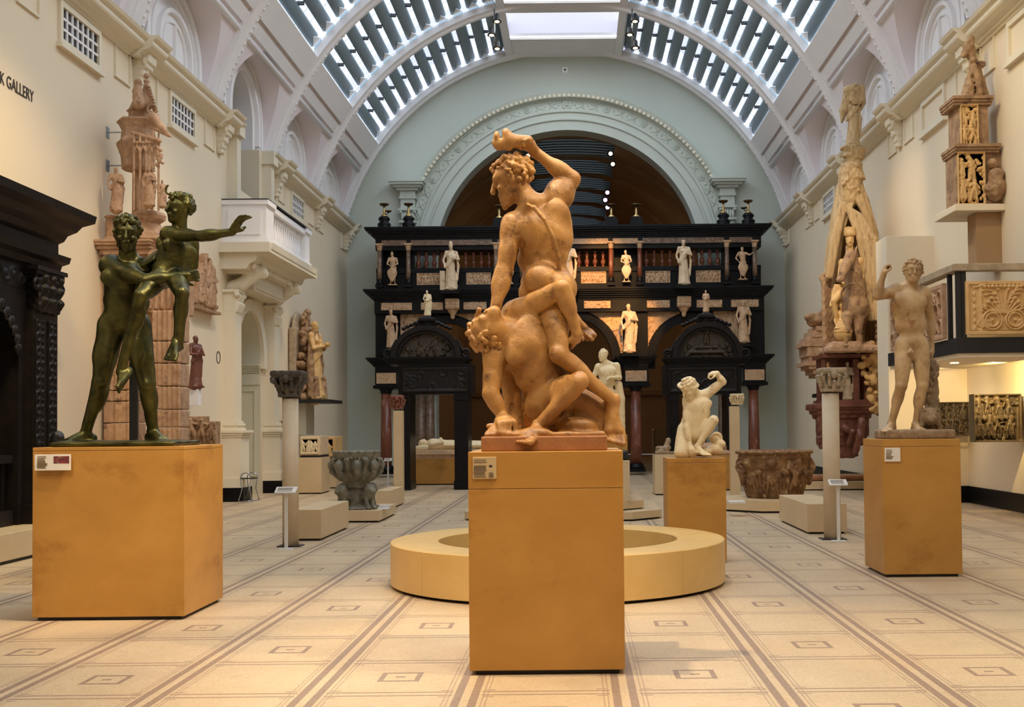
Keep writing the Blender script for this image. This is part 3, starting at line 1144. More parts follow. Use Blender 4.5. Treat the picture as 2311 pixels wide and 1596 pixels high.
# ------------------------------------------------------------------ carved relief panels (height fields)
class Relief:
    def __init__(s, w, h, res=0.012):
        s.w, s.h = w, h
        s.nx, s.nz = int(w / res) + 2, int(h / res) + 2
        s.x = np.linspace(0, w, s.nx)
        s.z = np.linspace(0, h, s.nz)
        s.X, s.Z = np.meshgrid(s.x, s.z, indexing='ij')
        s.D = np.zeros_like(s.X)

    def up(s, d):
        s.D = np.maximum(s.D, d)

    def blob(s, x, z, rx, rz, hh, a=0):
        c, n = math.cos(a), math.sin(a)
        dx, dz = s.X - x, s.Z - z
        p, q = (dx * c + dz * n) / rx, (-dx * n + dz * c) / rz
        s.up(hh * np.sqrt(np.clip(1 - p * p - q * q, 0, 1)))

    def line(s, x0, z0, x1, z1, r, hh, r2=None):
        r2 = r if r2 is None else r2
        dx, dz = x1 - x0, z1 - z0
        L = dx * dx + dz * dz + 1e-9
        t = np.clip(((s.X - x0) * dx + (s.Z - z0) * dz) / L, 0, 1)
        d = np.hypot(s.X - x0 - t * dx, s.Z - z0 - t * dz)
        rr = r + (r2 - r) * t
        s.up(hh * np.sqrt(np.clip(1 - (d / rr) ** 2, 0, 1)))

    def poly(s, pts, r, hh):
        for a, b in zip(pts[:-1], pts[1:]):
            s.line(*a, *b, r, hh)

    def arcl(s, x, z, R_, r, hh, a0=0, a1=2 * math.pi):
        dx, dz = s.X - x, s.Z - z
        d = np.abs(np.hypot(dx, dz) - R_)
        an = np.mod(np.arctan2(dz, dx) - a0, 2 * math.pi)
        m = an <= (a1 - a0 + 1e-6)
        s.up(np.where(m, hh * np.sqrt(np.clip(1 - (d / r) ** 2, 0, 1)), 0))

    def frame(s, b, hh):
        e = np.minimum(np.minimum(s.X, s.w - s.X), np.minimum(s.Z, s.h - s.Z))
        s.up(np.where(e < b, hh, 0))
        s.up(np.where((e > b * 1.15) & (e < b * 1.5), hh * 0.6, 0))

    def man(s, x, z, h, hh, rnd):
        lean = rnd.uniform(-.12, .12)
        s.blob(x + lean * h, z + h * 0.91, h * 0.075, h * 0.09, hh * 1.2)
        s.line(x + lean * h * .8, z + h * 0.78, x, z + h * 0.48, h * 0.13, hh, h * 0.11)
        for q in (-1, 1):
            ex, ez = x + q * h * rnd.uniform(.16, .28), z + h * rnd.uniform(.5, .75)
            s.line(x + lean * h * .8 + q * h * .1, z + h * .76, ex, ez, h * .05, hh * .9)
            s.line(ex, ez, ex + q * h * rnd.uniform(-.2, .15), ez + h * rnd.uniform(-.15, .2), h * .04, hh * .8)
            kx = x + q * h * rnd.uniform(.04, .14)
            s.line(x + q * h * .05, z + h * .5, kx, z + h * .25, h * .075, hh)
            s.line(kx, z + h * .25, kx + q * h * rnd.uniform(-.05, .08), z, h * .05, hh * .9)
        if rnd.random() < .6:
            for j in range(5):
                s.line(x - h * .1 + j * h * .05, z + h * .5, x - h * .14 + j * h * .07, z + h * .06, h * .03, hh * rnd.uniform(.8, 1.2))

    def crowd(s, rnd, rows=1, hfac=0.8, hh=0.04, gap=0.42):
        for j in range(rows):
            H = s.h * hfac / (1 + 0.35 * (rows - 1))
            z0 = s.h * 0.08 + j * s.h * 0.38 / max(1, rows - 1) if rows > 1 else s.h * 0.1
            x = H * 0.2
            while x < s.w - H * 0.15:
                s.man(x, z0 + rnd.uniform(-.03, .03) * H, H * rnd.uniform(.85, 1.05), hh * rnd.uniform(.7, 1.1), rnd)
                x += H * gap * rnd.uniform(.8, 1.2)

    def bits(s, rnd, n, r, hh):
        for i in range(n):
            s.blob(rnd.uniform(0, s.w), rnd.uniform(0, s.h), r * rnd.uniform(.5, 1.5), r * rnd.uniform(.5, 1.5), hh * rnd.uniform(.3, 1), rnd.uniform(0, 3))

    def mesh(s, name, mat, org, xa, za, out, th=0.05, mask=None, mapf=None):
        """org: lower-left corner; xa, za: unit axes; out: the way the carving faces"""
        org, xa, za, out = map(V3, (org, xa, za, out))
        nx, nz = s.nx, s.nz
        P = org + s.X[..., None] * xa + s.Z[..., None] * za + (s.D[..., None]) * out
        if mapf is not None:
            P = mapf(s.X, s.Z, s.D)
        B = (org + s.X[..., None] * xa + s.Z[..., None] * za - th * out) if mapf is None else mapf(s.X, s.Z, s.D * 0 - th)
        idx = np.arange(nx * nz).reshape(nx, nz)
        q = np.stack([idx[:-1, :-1], idx[1:, :-1], idx[1:, 1:], idx[:-1, 1:]], -1).reshape(-1, 4)
        if mask is not None:
            mk = mask(s.X, s.Z)
            mm = (mk[:-1, :-1] & mk[1:, :-1] & mk[1:, 1:] & mk[:-1, 1:]).reshape(-1)
            q = q[mm]
        N = nx * nz
        # border edges -> walls
        E = {}
        for f in q:
            for a, b in ((f[0], f[1]), (f[1], f[2]), (f[2], f[3]), (f[3], f[0])):
                E[(int(a), int(b))] = 1
        w = [(b, a, a + N, b + N) for (a, b) in E if (b, a) not in E]
        back = q[:, ::-1] + N
        V = np.concatenate([P.reshape(-1, 3), B.reshape(-1, 3)])
        faces = [tuple(map(int, f)) for f in q]
        bk = []
        if mask is None:
            c = [0, (nx - 1) * nz, nx * nz - 1, nz - 1]
            bk = [tuple(x + N for x in reversed(c))]
        else:
            bk = [tuple(map(int, f)) for f in back]
        # normals: make the front face along out
        n0 = np.cross(xa, za)
        allf = faces + bk + w
        if n0 @ out < 0 and mapf is None:
            allf = [tuple(reversed(f)) for f in allf]
        used = np.zeros(len(V), bool)
        for f in allf:
            for i in f:
                used[i] = True
        new = np.cumsum(used) - 1
        V = V[used]
        allf = [tuple(int(new[i]) for i in f) for f in allf]
        me = bpy.data.meshes.new(name)
        me.from_pydata(V.tolist(), [], allf)
        sm = np.zeros(len(allf), bool)
        sm[:len(faces)] = True
        me.polygons.foreach_set('use_smooth', sm)
        me.materials.append(mat)
        return me
# ================================================================== the room
PI = math.pi
m = MB()
m.box(WL - 0.6, WR + 1.2, YF - 0.3, DB + 0.6, -0.15, 0.0)
floor = part('floor', m, M['floor'], kind='structure')


def side(sg):
    if sg < 0:
        return lambda y, z, o: (WL + o, y, z)
    return lambda y, z, o: (WR - o, y, z)


def band(mb, i0, i1, f, w0, w1):
    """solid band between two polylines i0,i1 in the (u,v) plane, from depth w0 to w1"""
    n = len(i0)
    vs = [f(u, v, w1) for u, v in i0] + [f(u, v, w1) for u, v in i1] + [f(u, v, w0) for u, v in i0] + [f(u, v, w0) for u, v in i1]
    fs = []
    for i in range(n - 1):
        a, b, c, d = i, i + 1, n + i + 1, n + i
        fs.append((a, b, c, d))
        fs.append((2 * n + a, 2 * n + b, b, a))
        fs.append((3 * n + i, 3 * n + i + 1, n + i + 1, n + i))
    mb.add(vs, fs)


def reveal(mb, line, f, w0, w1):
    n = len(line)
    mb.add([f(u, v, w1) for u, v in line] + [f(u, v, w0) for u, v in line], [(i, i + 1, n + i + 1, n + i) for i in range(n - 1)])


def bx(mb, f, y0, y1, z0, z1, o0, o1):
    """box on a side wall"""
    a, b = f(y0, z0, o0), f(y1, z1, o1)
    mb.box(min(a[0], b[0]), max(a[0], b[0]), y0, y1, z0, z1)


fL, fR = side(-1), side(1)
# ---- left wall with the door niche and the loggia window over it
NY, NHW = 26.45, 1.05
m = MB()
bx(m, fL, YF, 25.2, 0, ZCOR, -0.3, 0)
bx(m, fL, 27.7, DB, 0, ZCOR, -0.3, 0)
inner = archline(NY, NHW, 0, 3.25, NHW, 16)
outer = rectline(NY, 0, 3.25, 25.2, 27.7, 7.0, 16)
ringstrip(m, inner, outer, lambda u, v: fL(u, v, 0))
m.box(WL - 0.85, WL - 0.75, 25.0, 27.9, 0, 4.6)
bx(m, fL, 25.2, 25.45, 7.0, ZCOR, -0.9, 0)
bx(m, fL, 27.45, 27.7, 7.0, ZCOR, -0.9, 0)
wl = part('wall_left', m, M['wall'], kind='structure')
# ---- right wall with the lit alcove
m = MB()
bx(m, fR, YF, 14.0, 0, ZCOR, -0.9, 0)
bx(m, fR, 22.2, DB, 0, ZCOR, -0.9, 0)
bx(m, fR, 14.0, 22.2, 3.1, ZCOR, -0.9, 0)
m.box(WR + 0.6, WR + 0.8, 13.9, 22.3, 0, 3.2)
wr = part('wall_right', m, M['wall'], kind='structure')
m = MB()
m.box(6.08, 7.02, 22.2, 23.0, 0, 5.2)
part('wall_pier', m, M['wall'], kind='structure', bev=0.01)
m = MB()
m.box(6.06, 7.0, 22.17, 23.02, 0, 0.32)
m.box(WR + 0.57, WR + 0.6, 14.0, 22.15, 0, 0.32)
m.box(WR - 0.03, WR + 0.0, 23.0, DB, 0, 0.32)
m.box(WR - 0.03, WR + 0.0, YF, 14.0, 0, 0.32)
m.box(7.0, 7.6, 22.16, 22.2, 0, 0.32)
part('baseboard_right', m, M['blackmarble'], kind='structure')
m = MB()
m.box(WL, WL + 0.03, YF, 24.4, 0, 0.30)
m.box(WL, WL + 0.03, 28.4, DB, 0, 0.30)
part('baseboard_left', m, M['blackmarble'], kind='structure')
m = MB()
m.box(WL - 0.3, WR + 1, YF - 0.3, YF, 0, 14.5)
part('wall_rear', m, M['brownroom'], kind='structure')  # unseen end wall, set near and brown to cut light from behind

# ---- the back wall with the great arch
AX, AZ, AR = -0.22, 7.02, 4.42


def bound(a):
    c, s_ = math.cos(a), math.sin(a)
    t = 0.0
    while True:
        t += 0.01
        x, z = AX + t * c, AZ + t * s_
        if z > ZCOR and math.hypot(x - XC, z - ZC) >= RV + 0.05:
            return (x, z)
        if x <= WL - 0.1 or x >= WR + 0.1:
            return (x, z)


inner = archline(AX, AR, 0, AZ, AR, 48)
outer = [(WL - 0.1, 0)] + [bound(PI - PI * i / 48) for i in range(49)] + [(WR + 0.1, 0)]
m = MB()
fB = lambda u, v, w: (u, DB - w, v)
band(m, inner, outer, fB, -0.7, 0)
wb = part('wall_back', m, M['backwall'], kind='structure')
# mouldings of the great arch
prof = [(AR, DB + 0.01), (AR, DB - 0.10), (AR + 0.30, DB - 0.10), (AR + 0.33, DB - 0.16), (AR + 0.38, DB - 0.16), (AR + 0.42, DB - 0.11), (AR + 0.56, DB - 0.11),
        (AR + 0.60, DB - 0.17), (AR + 0.66, DB - 0.17), (AR + 0.69, DB - 0.12), (AR + 0.69, DB + 0.01)]
m = MB()
m.arc(prof, AX, AZ, -0.02, PI + 0.02, 72)
for sg in (-1, 1):
    x0, x1 = AX + sg * AR, AX + sg * (AR + 0.69)
    m.box(min(x0, x1), max(x0, x1), DB - 0.11, DB + 0.01, 0, AZ)
arch = part('archivolt', m, M['backwall'], wb)
m = MB()
a_lo = 0.48
prof = [(AR + 0.69, DB + 0.01), (AR + 0.69, DB - 0.07), (AR + 1.00, DB - 0.07), (AR + 1.02, DB - 0.13), (AR + 1.05, DB - 0.14), (AR + 1.06, DB - 0.26), (AR + 1.16, DB - 0.30), (AR + 1.24, DB - 0.34), (AR + 1.25, DB + 0.01)]
m.arc(prof, AX, AZ, a_lo, PI - a_lo, 72)
m.arc([(AR + 0.69, DB + 0.01), (AR + 0.69, DB - 0.07), (AR + 1.0, DB - 0.07), (AR + 1.0, DB + 0.01)], AX, AZ, 0.0, a_lo, 10)
m.arc([(AR + 0.69, DB + 0.01), (AR + 0.69, DB - 0.07), (AR + 1.0, DB - 0.07), (AR + 1.0, DB + 0.01)], AX, AZ, PI - a_lo, PI, 10)
hood = part('arch_hood', m, M['backwall'], wb)
dm = MB()
dm.box(-0.045, 0.045, -0.09, 0.0, -0.045, 0.045)
dme = dm.mesh('dentil', M['cornice'])
for i in range(74):
    a = a_lo + 0.02 + (PI - 2 * a_lo - 0.04) * i / 73
    o = link('dentil', dme, hood)
    o.matrix_local = Matrix.Translation((AX + (AR + 1.10) * math.cos(a), DB - 0.26, AZ + (AR + 1.10) * math.sin(a))) @ Matrix.Rotation(PI / 2 - a, 4, 'Y')
ro = MB()
ro.lathe([(0.13, 0), (0.13, 0.02), (0.10, 0.04), (0.08, 0.02), (0.04, 0.02), (0.035, 0.05), (0, 0.06)], n=16)
for k in range(8):
    ro.ell((0.075 * math.cos(k * PI / 4), 0.075 * math.sin(k * PI / 4), 0.02), (0.03, 0.03, 0.025), 8, 4)
ro.xf(Matrix.Rotation(PI / 2, 4, 'X'))
rme = ro.mesh('rosette', M['backwall'])
le = MB()
for q in (-1, 1):
    le.ell((0, 0, 0.045 * q), (0.16, 0.03, 0.03), 8, 4, Matrix.Rotation(q * 0.45, 3, 'Y'))
    le.ell((0.12, 0, 0.07 * q), (0.07, 0.03, 0.025), 8, 4, Matrix.Rotation(-q * 0.6, 3, 'Y'))
le.ell((-0.17, 0, 0), (0.035, 0.03, 0.05), 8, 4)
lme = le.mesh('leaf_spray', M['backwall'])
for i in range(13):
    a = 0.05 + (PI - 0.1) * i / 12
    o = link('rosette', rme, hood)
    sc = 1.3 if i == 6 else 0.9
    o.matrix_local = Matrix.Translation((AX + (AR + 0.845) * math.cos(a), DB - 0.07, AZ + (AR + 0.845) * math.sin(a))) @ Matrix.Scale(sc, 4)
    if i < 12:
        for t in (0.33, 0.67):
            b = a + (PI - 0.1) / 12 * t
            o = link('leaf_spray', lme, hood)
            o.matrix_local = Matrix.Translation((AX + (AR + 0.845) * math.cos(b), DB - 0.07, AZ + (AR + 0.845) * math.sin(b))) @ Matrix.Rotation(-b + PI / 2 + (PI if i >= 6 else 0), 4, 'Y')
for sg, nm in ((-1, 'left'), (1, 'right')):
    xc = AX + sg * (AR + 0.72)
    m = MB()
    x0, x1 = AX + sg * (AR + 0.66), AX + sg * (AR + 1.12)
    lo, hi = min(x0, x1), max(x0, x1)
    m.box(lo, hi, DB - 0.22, DB + .01, 0, 8.35)
    m.box(lo + 0.07, hi - 0.07, DB - 0.25, DB - 0.2, 7.0, 8.25)
    for z0, z1, e in ((8.35, 8.42, .05), (8.75, 8.83, .08), (8.83, 9.15, 0), (9.15, 9.22, .05), (9.22, 9.42, 0.02), (9.42, 9.5, .12), (9.5, 9.58, .22), (9.58, 9.66, .32), (9.66, 9.74, .36)):
        m.box(lo - e, hi + e, DB - 0.26 - e, DB + .01, z0, z1)
    m.box(lo + .02, hi - .02, DB - 0.24, DB + .01, 8.42, 8.75)
    for k in range(5):
        m.ell((lo + 0.06 + k * (hi - lo - .12) / 4, DB - 0.27, 8.55), (0.05, 0.05, 0.14), 8, 6)
    for k in (lo, hi):
        m.ell((k, DB - 0.28, 8.70), (0.07, 0.07, 0.06), 10, 6)
    part('pilaster', m, M['backwall'], wb)
m = MB()
p0 = at(1275, 158, DB)
m.box(p0.x - .09, p0.x + .09, DB - .02, DB, p0.z - .09, p0.z + .09)
sp = part('wall_sensor', m, M['vault2'])
m = MB()
m.ell((p0.x, DB - 0.03, p0.z), (.035, .03, .035), 10, 6)
part('lens', m, M['black'], sp)
tag(sp, 'small square sensor with a black dot high on the wall over the arch', 'sensor')

# ---- vault: plaster flanks pierced by lunettes, one set for each bay
th0 = math.asin((ZCOR - ZC) / RV)
zg = ZC + RV * math.sin(A0)


def vx(sg, z, r=RV):
    return XC + sg * math.sqrt(max(r * r - (z - ZC) ** 2, 0))


m = MB()
LHW, LRISE, LZ = 1.72, 1.35, 8.95
lun = MB()
for k in range(len(PIERS) - 1):
    y1, y0 = PIERS[k], PIERS[k + 1]
    yc = (y0 + y1) / 2
    for sg in (-1, 1):
        inner = archline(yc, LHW, ZCOR - 0.02, LZ, LRISE, 20)
        outer = rectline(yc, ZCOR - 0.02, LZ, y0, y1, zg, 20)
        ringstrip(m, inner, outer, lambda u, v: (vx(sg, v), u, v), 5)
        xo = WL - 0.16 if sg < 0 else WR + 0.16
        vs = [(vx(sg, v), u, v) for u, v in inner] + [(xo, u, v) for u, v in inner]
        n = len(inner)
        m.add(vs, [(i, i + 1, n + i + 1, n + i) for i in range(n - 1)], True)
        f = (lambda y, z, o: (WL - 0.16 + o, y, z)) if sg < 0 else (lambda y, z, o: (WR + 0.16 - o, y, z))
        loggia = sg < 0 and abs(yc - 26.57) < 0.1
        if not loggia:
            lun.add([f(u, v, 0) for u, v in inner], [tuple(range(n))])
            for hw, wd, o in ((1.50, 0.14, 0.07), (1.22, 0.05, 0.05), (0.92, 0.10, 0.09), (0.62, 0.03, 0.04)):
                zb, zs = 8.42, 8.95
                band(lun, archline(yc, hw - wd, zb, zs, (hw - wd) * 0.80, 20), archline(yc, hw, zb, zs, hw * 0.80, 20), f, 0, o)
            lun.box(*(sorted((f(0, 0, 0)[0], f(0, 0, 0.06)[0]))), yc - 0.02, yc + 0.02, 8.42, 9.4)
        else:
            # open arch with grey window
            io = archline(NY, 1.0, ZCOR - 0.02, 8.9, 1.0, 20)
            ringstrip(lun, io, inner, lambda u, v: f(u, v, 0))
            reveal(lun, io, f, -0.75, 0)
            for hw, wd, o in ((1.55, 0.12, 0.07), (1.22, 0.16, 0.10)):
                band(lun, archline(yc, hw - wd, 8.42, 8.9, (hw - wd) * 0.95, 20), archline(yc, hw, 8.42, 8.9, hw * 0.95, 20), f, 0, o)
ceil = part('ceiling', m, M['vault'], kind='structure', fix=False)
part('lunette_moulding', lun, M['vault2'], ceil)
# roof shell at the back of the sky panels' edges (keeps the room closed)
m = MB()
for sg in (-1, 1):
    for r0, r1, aa, ab in ((RV + 0.02, RV + 0.9, A0 - 0.06, A0 - 0.01),):
        pass
part_mb = MB()
for sg in (-1, 1):
    def pt(a, r):
        return (XC + sg * r * math.cos(a), ZC + r * math.sin(a))
    # edge beam of the glazing, with a rolled moulding under it
    for a0, a1, r0, r1 in ((A0 - 0.075, A0, RV - 0.10, RV + 0.9), (A0 - 0.12, A0 - 0.085, RV - 0.05, RV + .05), (A1, A1 + 0.03, RV - 0.12, RV + 0.9)):
        poly = [pt(a0, r0), pt(a1, r0), pt(a1, r1), pt(a0, r1)]
        part_mb.prism(poly, lambda u, v: (u, YF, v), lambda u, v: (u, DB, v))
    p = pt(A0 - 0.14, RV - 0.01)
    part_mb.tube([(p[0], YF, p[1]), (p[0], DB, p[1])], 0.07, 8)
    q = sorted((WL - 1.0 if sg < 0 else WR + 1.0, pt(A0 - .05, RV + .85)[0]))
part('glazing_edge', part_mb, M['vault2'], ceil)
for k, y in enumerate(PIERS):
    m = MB()
    yy = y if k else DB - 0.20
    prof = [(RV - 0.14, yy - 0.10), (RV - 0.20, yy - 0.06), (RV - 0.20, yy + 0.06), (RV - 0.14, yy + 0.10), (RV - 0.11, yy + 0.20), (RV + 0.06, yy + 0.20), (RV + 0.06, yy - 0.20), (RV - 0.11, yy - 0.20)]
    m.arc(prof, XC, ZC, th0, PI - th0, 64)
    # swelling foot of the rib
    for sg in (-1, 1):
        for a0, a1, w in ((th0, th0 + 0.10, 0.34), (th0 + .10, th0 + 0.2, 0.29), (th0 + .2, th0 + 0.3, 0.25)):
            b0, b1 = (a0, a1) if sg > 0 else (PI - a1, PI - a0)
            m.arc([(RV - 0.08, yy - w), (RV - 0.08, yy + w), (RV + 0.06, yy + w), (RV + 0.06, yy - w)], XC, ZC, b0, b1, 4)
    rib = part('rib', m, M['vault2'], ceil)
    if 0 <= y <= 38.1 and y > 8:
        m = MB()
        for sg in (-1, 1):
            for i in range(26):
                a = th0 + 0.03 + i * 0.019
                x = XC + sg * (RV - 0.2) * math.cos(a)
                z = ZC + (RV - 0.2) * math.sin(a)
                m.ell((x, yy + 0.03 * (1 if i % 2 else -1), z), (0.035, 0.045, 0.035), 6, 4)
        part('rib_ornament', m, M['vault2'], rib, kind='stuff')
# louvres
fin = MB()
Lf = BAY - 0.46
NSEG = 14
vs = []
for yy in (0, Lf):
    for i in range(NSEG):
        a = 2 * PI * i / NSEG
        vs.append((0.198 * math.cos(a), yy, 0.08 * math.sin(a)))
fin.add(vs, [(i, (i + 1) % NSEG, NSEG + (i + 1) % NSEG, NSEG + i) for i in range(NSEG)], True)
fin.add(vs[:NSEG], [tuple(range(NSEG))])
fin.add(vs[NSEG:], [tuple(reversed(range(NSEG)))])
finme = fin.mesh('louvre', M['louvre'])
NF = 11
dA = (A1 - A0) / NF
for k in range(len(PIERS) - 1):
    y0 = PIERS[k + 1]
    brk = MB()
    lnk = MB()
    for sg in (-1, 1):
        for j in range(NF):
            a = A0 + dA * (j + 0.62)
            r = RV + 0.22
            x, z = XC + sg * r * math.cos(a), ZC + r * math.sin(a)
            rot = Matrix.Rotation(-(a - PI / 2) + 0.30 if sg > 0 else (a - PI / 2) - 0.30, 4, 'Y')
            o = link('louvre', finme, ceil)
            o.matrix_local = Matrix.Translation((x, y0 + 0.23, z)) @ rot
            if k < 4:
                n_ = Vector((sg * math.cos(a), 0, math.sin(a)))
                t_ = Vector((-sg * math.sin(a), 0, math.cos(a)))
                P = Vector((x, 0, z))
                for ya, yb in ((y0 + 0.2, y0 + 0.62), (y0 + BAY - 0.2, y0 + BAY - 0.62)):
                    A_ = P - n_ * 0.11 + t_ * 0.16
                    B_ = P - n_ * 0.11 - t_ * 0.16
                    brk.add([(A_.x, ya, A_.z), (B_.x, ya, B_.z), (P.x - n_.x * .11, yb, P.z - n_.z * .11), (A_.x + n_.x * .03, ya, A_.z + n_.z * .03), (B_.x + n_.x * .03, ya, B_.z + n_.z * .03), (P.x - n_.x * .08, yb, P.z - n_.z * .08)],
                            [(0, 1, 2), (5, 4, 3), (0, 3, 4, 1), (1, 4, 5, 2), (2, 5, 3, 0)])
                if j < NF - 1:
                    Q = P + t_ * 0.22 - n_ * 0.02
                    lnk.box(Q.x - .09, Q.x + .09, y0 + BAY * .5 - .035, y0 + BAY * .5 + .035, Q.z - .04, Q.z + .04)
    if k < 4:
        part('louvre_bracket', brk, M['whitemetal'], ceil, kind='stuff')
        part('louvre_link', lnk, M['black'], ceil, kind='stuff')
# glazing bars across the gaps
m = MB()
for sg in (-1, 1):
    for k in range(4):
        for j in range(1, 7):
            y = PIERS[k + 1] + BAY * j / 7
            pts = []
            for i in range(9):
                a = A0 + (A1 - A0) * i / 8
                pts.append((XC + sg * (RV + 0.42) * math.cos(a), y, ZC + (RV + 0.42) * math.sin(a)))
            m.tube(pts, 0.014, 4)
part('glazing_bar', m, M['whitemetal'], ceil, kind='stuff')
# crown: flat soffit with the lantern openings
zc = ZC + RV * math.sin(A1)
hw = RV * math.cos(A1)
m = MB()
for k in range(len(PIERS) - 1):
    y1, y0 = PIERS[k], PIERS[k + 1]
    s1, s0 = y1 - (1.9 if k == 0 else 0.45), y0 + 0.45
    for a, b, c, d in ((-hw, -hw + 0.22, y0, y1), (hw - 0.22, hw, y0, y1), (-hw, hw, s1, y1), (-hw, hw, y0, s0)):
        m.box(XC + a, XC + b, c, d, zc - 0.02, zc + 0.14)
    for e in (0.06, 0.14):
        m.box(XC - hw + 0.22 - e, XC - hw + 0.25 - e, s0 - e, s1 + e, zc - 0.05, zc + 0.0)
        m.box(XC + hw - 0.25 + e, XC + hw - 0.22 + e, s0 - e, s1 + e, zc - 0.05, zc + 0.0)
        m.box(XC - hw + .22 - e, XC + hw - .22 + e, s1 + e - .03, s1 + e, zc - 0.05, zc)
m.box(XC - hw - .4, XC - hw + 0.1, YF, DB, zc + 0.5, zc + 1.2)
m.box(XC + hw - .1, XC + hw + 0.4, YF, DB, zc + 0.5, zc + 1.2)
m.arc([(RV + 0.02, DB - 0.75), (RV + 0.02, DB - 0.95), (RV + 0.12, DB - 0.95), (RV + 0.12, DB - 0.75)], XC, ZC - 0.06, A1, PI - A1, 20)
part('lantern_frame', m, M['vault2'], ceil)
# outer roof so that no stray light enters above the glazing edge and the end walls
m = MB()
m.box(WL - 2, WR + 2, YF - .5, YF - 0.3, 0, 16.5)
for sg in (-1, 1):
    a, b = sorted((XC + sg * (RV + .95) * math.cos(A0 - .06), (WL - 2 if sg < 0 else WR + 2)))
    zz = ZC + (RV + .95) * math.sin(A0 - .06)
    m.box(a, b, YF - .5, DB + .8, zz, zz + .1)
    c = WL - 2 if sg < 0 else WR + 2
    m.box(c - .05, c + .05, YF - .5, DB + .8, 0, zz + .1)
m.arc([(RV, DB + 0.02), (RV + 2.2, DB + 0.02), (RV + 2.2, DB + 0.1), (RV, DB + 0.1)], XC, ZC, 0.2, PI - 0.2, 30)
part('roof', m, M['vault'], kind='structure')

# ---- cornices with their breaks and consoles over the piers
cprof = [(-0.02, 7.96), (0.04, 7.96), (0.05, 8.00), (0.09, 8.01), (0.12, 8.05), (0.20, 8.07), (0.27, 8.12), (0.29, 8.15), (0.29, 8.22), (0.35, 8.25), (0.38, 8.30), (-0.4, 8.30)]
con = SDF(0.028)
# console (left-wall orientation, grows towards +x)
for zz, rr_ in ((0.0, .24), (-0.12, .2), (-0.28, .15), (-0.44, .11), (-0.58, .075)):
    con.box((0.02 + rr_ * 0.55, 0, zz), (rr_ * 0.9, 0.10 + rr_ * .55, 0.10), rnd=0.03, k=0.04)
for q in (-1, 0, 1):
    for zz in (0.05,):
        con.ell((0.30, q * 0.15, zz), (0.09, 0.06, 0.09), k=0.02)
con.cone((0.26, -0.22, -0.04), (0.26, -0.22, -0.12), 0.05, 0.04, k=0.01)
con.cone((0.26, 0.22, -0.04), (0.26, 0.22, -0.12), 0.05, 0.04, k=0.01)
con.ell((0.20, 0, -0.25), (0.07, 0.10, 0.18), k=0.02)
con.ell((0.10, 0, -0.62), (0.07, 0.08, 0.05), k=0.02)
conme = con.build('console', M['cornice'])
for sg, f, nm in ((-1, fL, '1'), (1, fR, '2')):
    m = MB()
    spans = [(YF, 25.15), (27.75, DB)] if sg < 0 else [(YF, DB)]
    for a, b in spans:
        m.prism(cprof, lambda u, v: f(a, v, u), lambda u, v: f(b, v, u))
    for y in PIERS:
        e = 0.14
        m.prism([(u + (e if u > 0 else 0), v) for u, v in cprof], lambda u, v: f(max(y - 0.36, YF), v, u), lambda u, v: f(min(y + 0.36, DB - .01), v, u))
    # sunk panels under the cornice
    tr = part('trim_' + nm, m, M['cornice'], kind='structure')
    m = MB()
    for k in range(len(PIERS) - 1):
        y1, y0 = PIERS[k], PIERS[k + 1]
        if y1 < 8:
            continue
        loggia = sg < 0 and abs((y0 + y1) / 2 - 26.57) < 0.1
        for a, b in ((y0 + 0.3, y0 + 0.95), (y1 - 0.95, y1 - 0.3)):
            if loggia:
                continue
            for z0, z1, c, d in ((7.42, 7.45, a, b), (7.42, 7.96, a, a + 0.03), (7.42, 7.96, b - 0.03, b)):
                bx(m, f, c, d, z0, z1, 0, 0.035)
    part('wall_panel_moulding', m, M['cornice'], tr)
    for y in PIERS:
        if 8 < y < 40:
            o = link('console', conme, tr)
            yy = min(y, DB - 0.3)
            if sg < 0:
                o.matrix_local = Matrix.Translation((WL, yy, 7.98)) @ Matrix.Scale(.8, 4)
            else:
                o.matrix_local = Matrix.Translation((WR, yy, 7.98)) @ Matrix.Scale(-1, 4, (1, 0, 0)) @ Matrix.Scale(.8, 4)
# ventilation grilles
gl = 0
for sg, f, ks in ((-1, fL, (0, 1, 3, 4, 5)), (1, fR, (0, 1, 3, 4, 5))):
    for k in ks:
        y1, y0 = PIERS[k], PIERS[k + 1]
        yc = (y0 + y1) / 2
        if k == 0:
            continue
        gl += 1
        blank = sg > 0 and k in (3, 4)
        m = MB()
        z0, z1, a, b = 7.28, 7.94, yc - 0.72, yc + 0.72
        for zz0, zz1, c, d in ((z0, z0 + .09, a, b), (z1 - .09, z1, a, b), (z0, z1, a, a + .08), (z0, z1, b - .08, b)):
            bx(m, f, c, d, zz0, zz1, 0, 0.05)
        bx(m, f, a - .05, b + .05, z0 - .06, z0, 0, 0.09)
        fr = part('window_%d' % gl, m, M['cornice'], kind='structure')
        if blank:
            continue
        m = MB()
        bx(m, f, a + .08, b - .08, z0 + .09, z1 - .09, 0.0, 0.006)
        part('opening', m, M['black'], fr)  # solid black sheet standing in for the shade behind the bars
        g = MB()
        bx(g, f, -0.018, 0.018, z0 + .09, z1 - .09, 0.0, 0.03)
        g2 = MB()
        bx(g2, f, a + .08, b - .08, -0.018, 0.018, 0.0, 0.028)
        gm, gm2 = g.mesh('grille_bar', M['vault2']), g2.mesh('grille_bar', M['vault2'])
        for i in range(1, 7):
            o = link('grille_bar', gm, fr)
            o.location = (0, a + .08 + (b - a - .16) * i / 7, 0)
        for i in range(1, 3):
            o = link('grille_bar', gm2, fr)
            o.location = (0, 0, z0 + .09 + (z1 - z0 - .18) * i / 3)

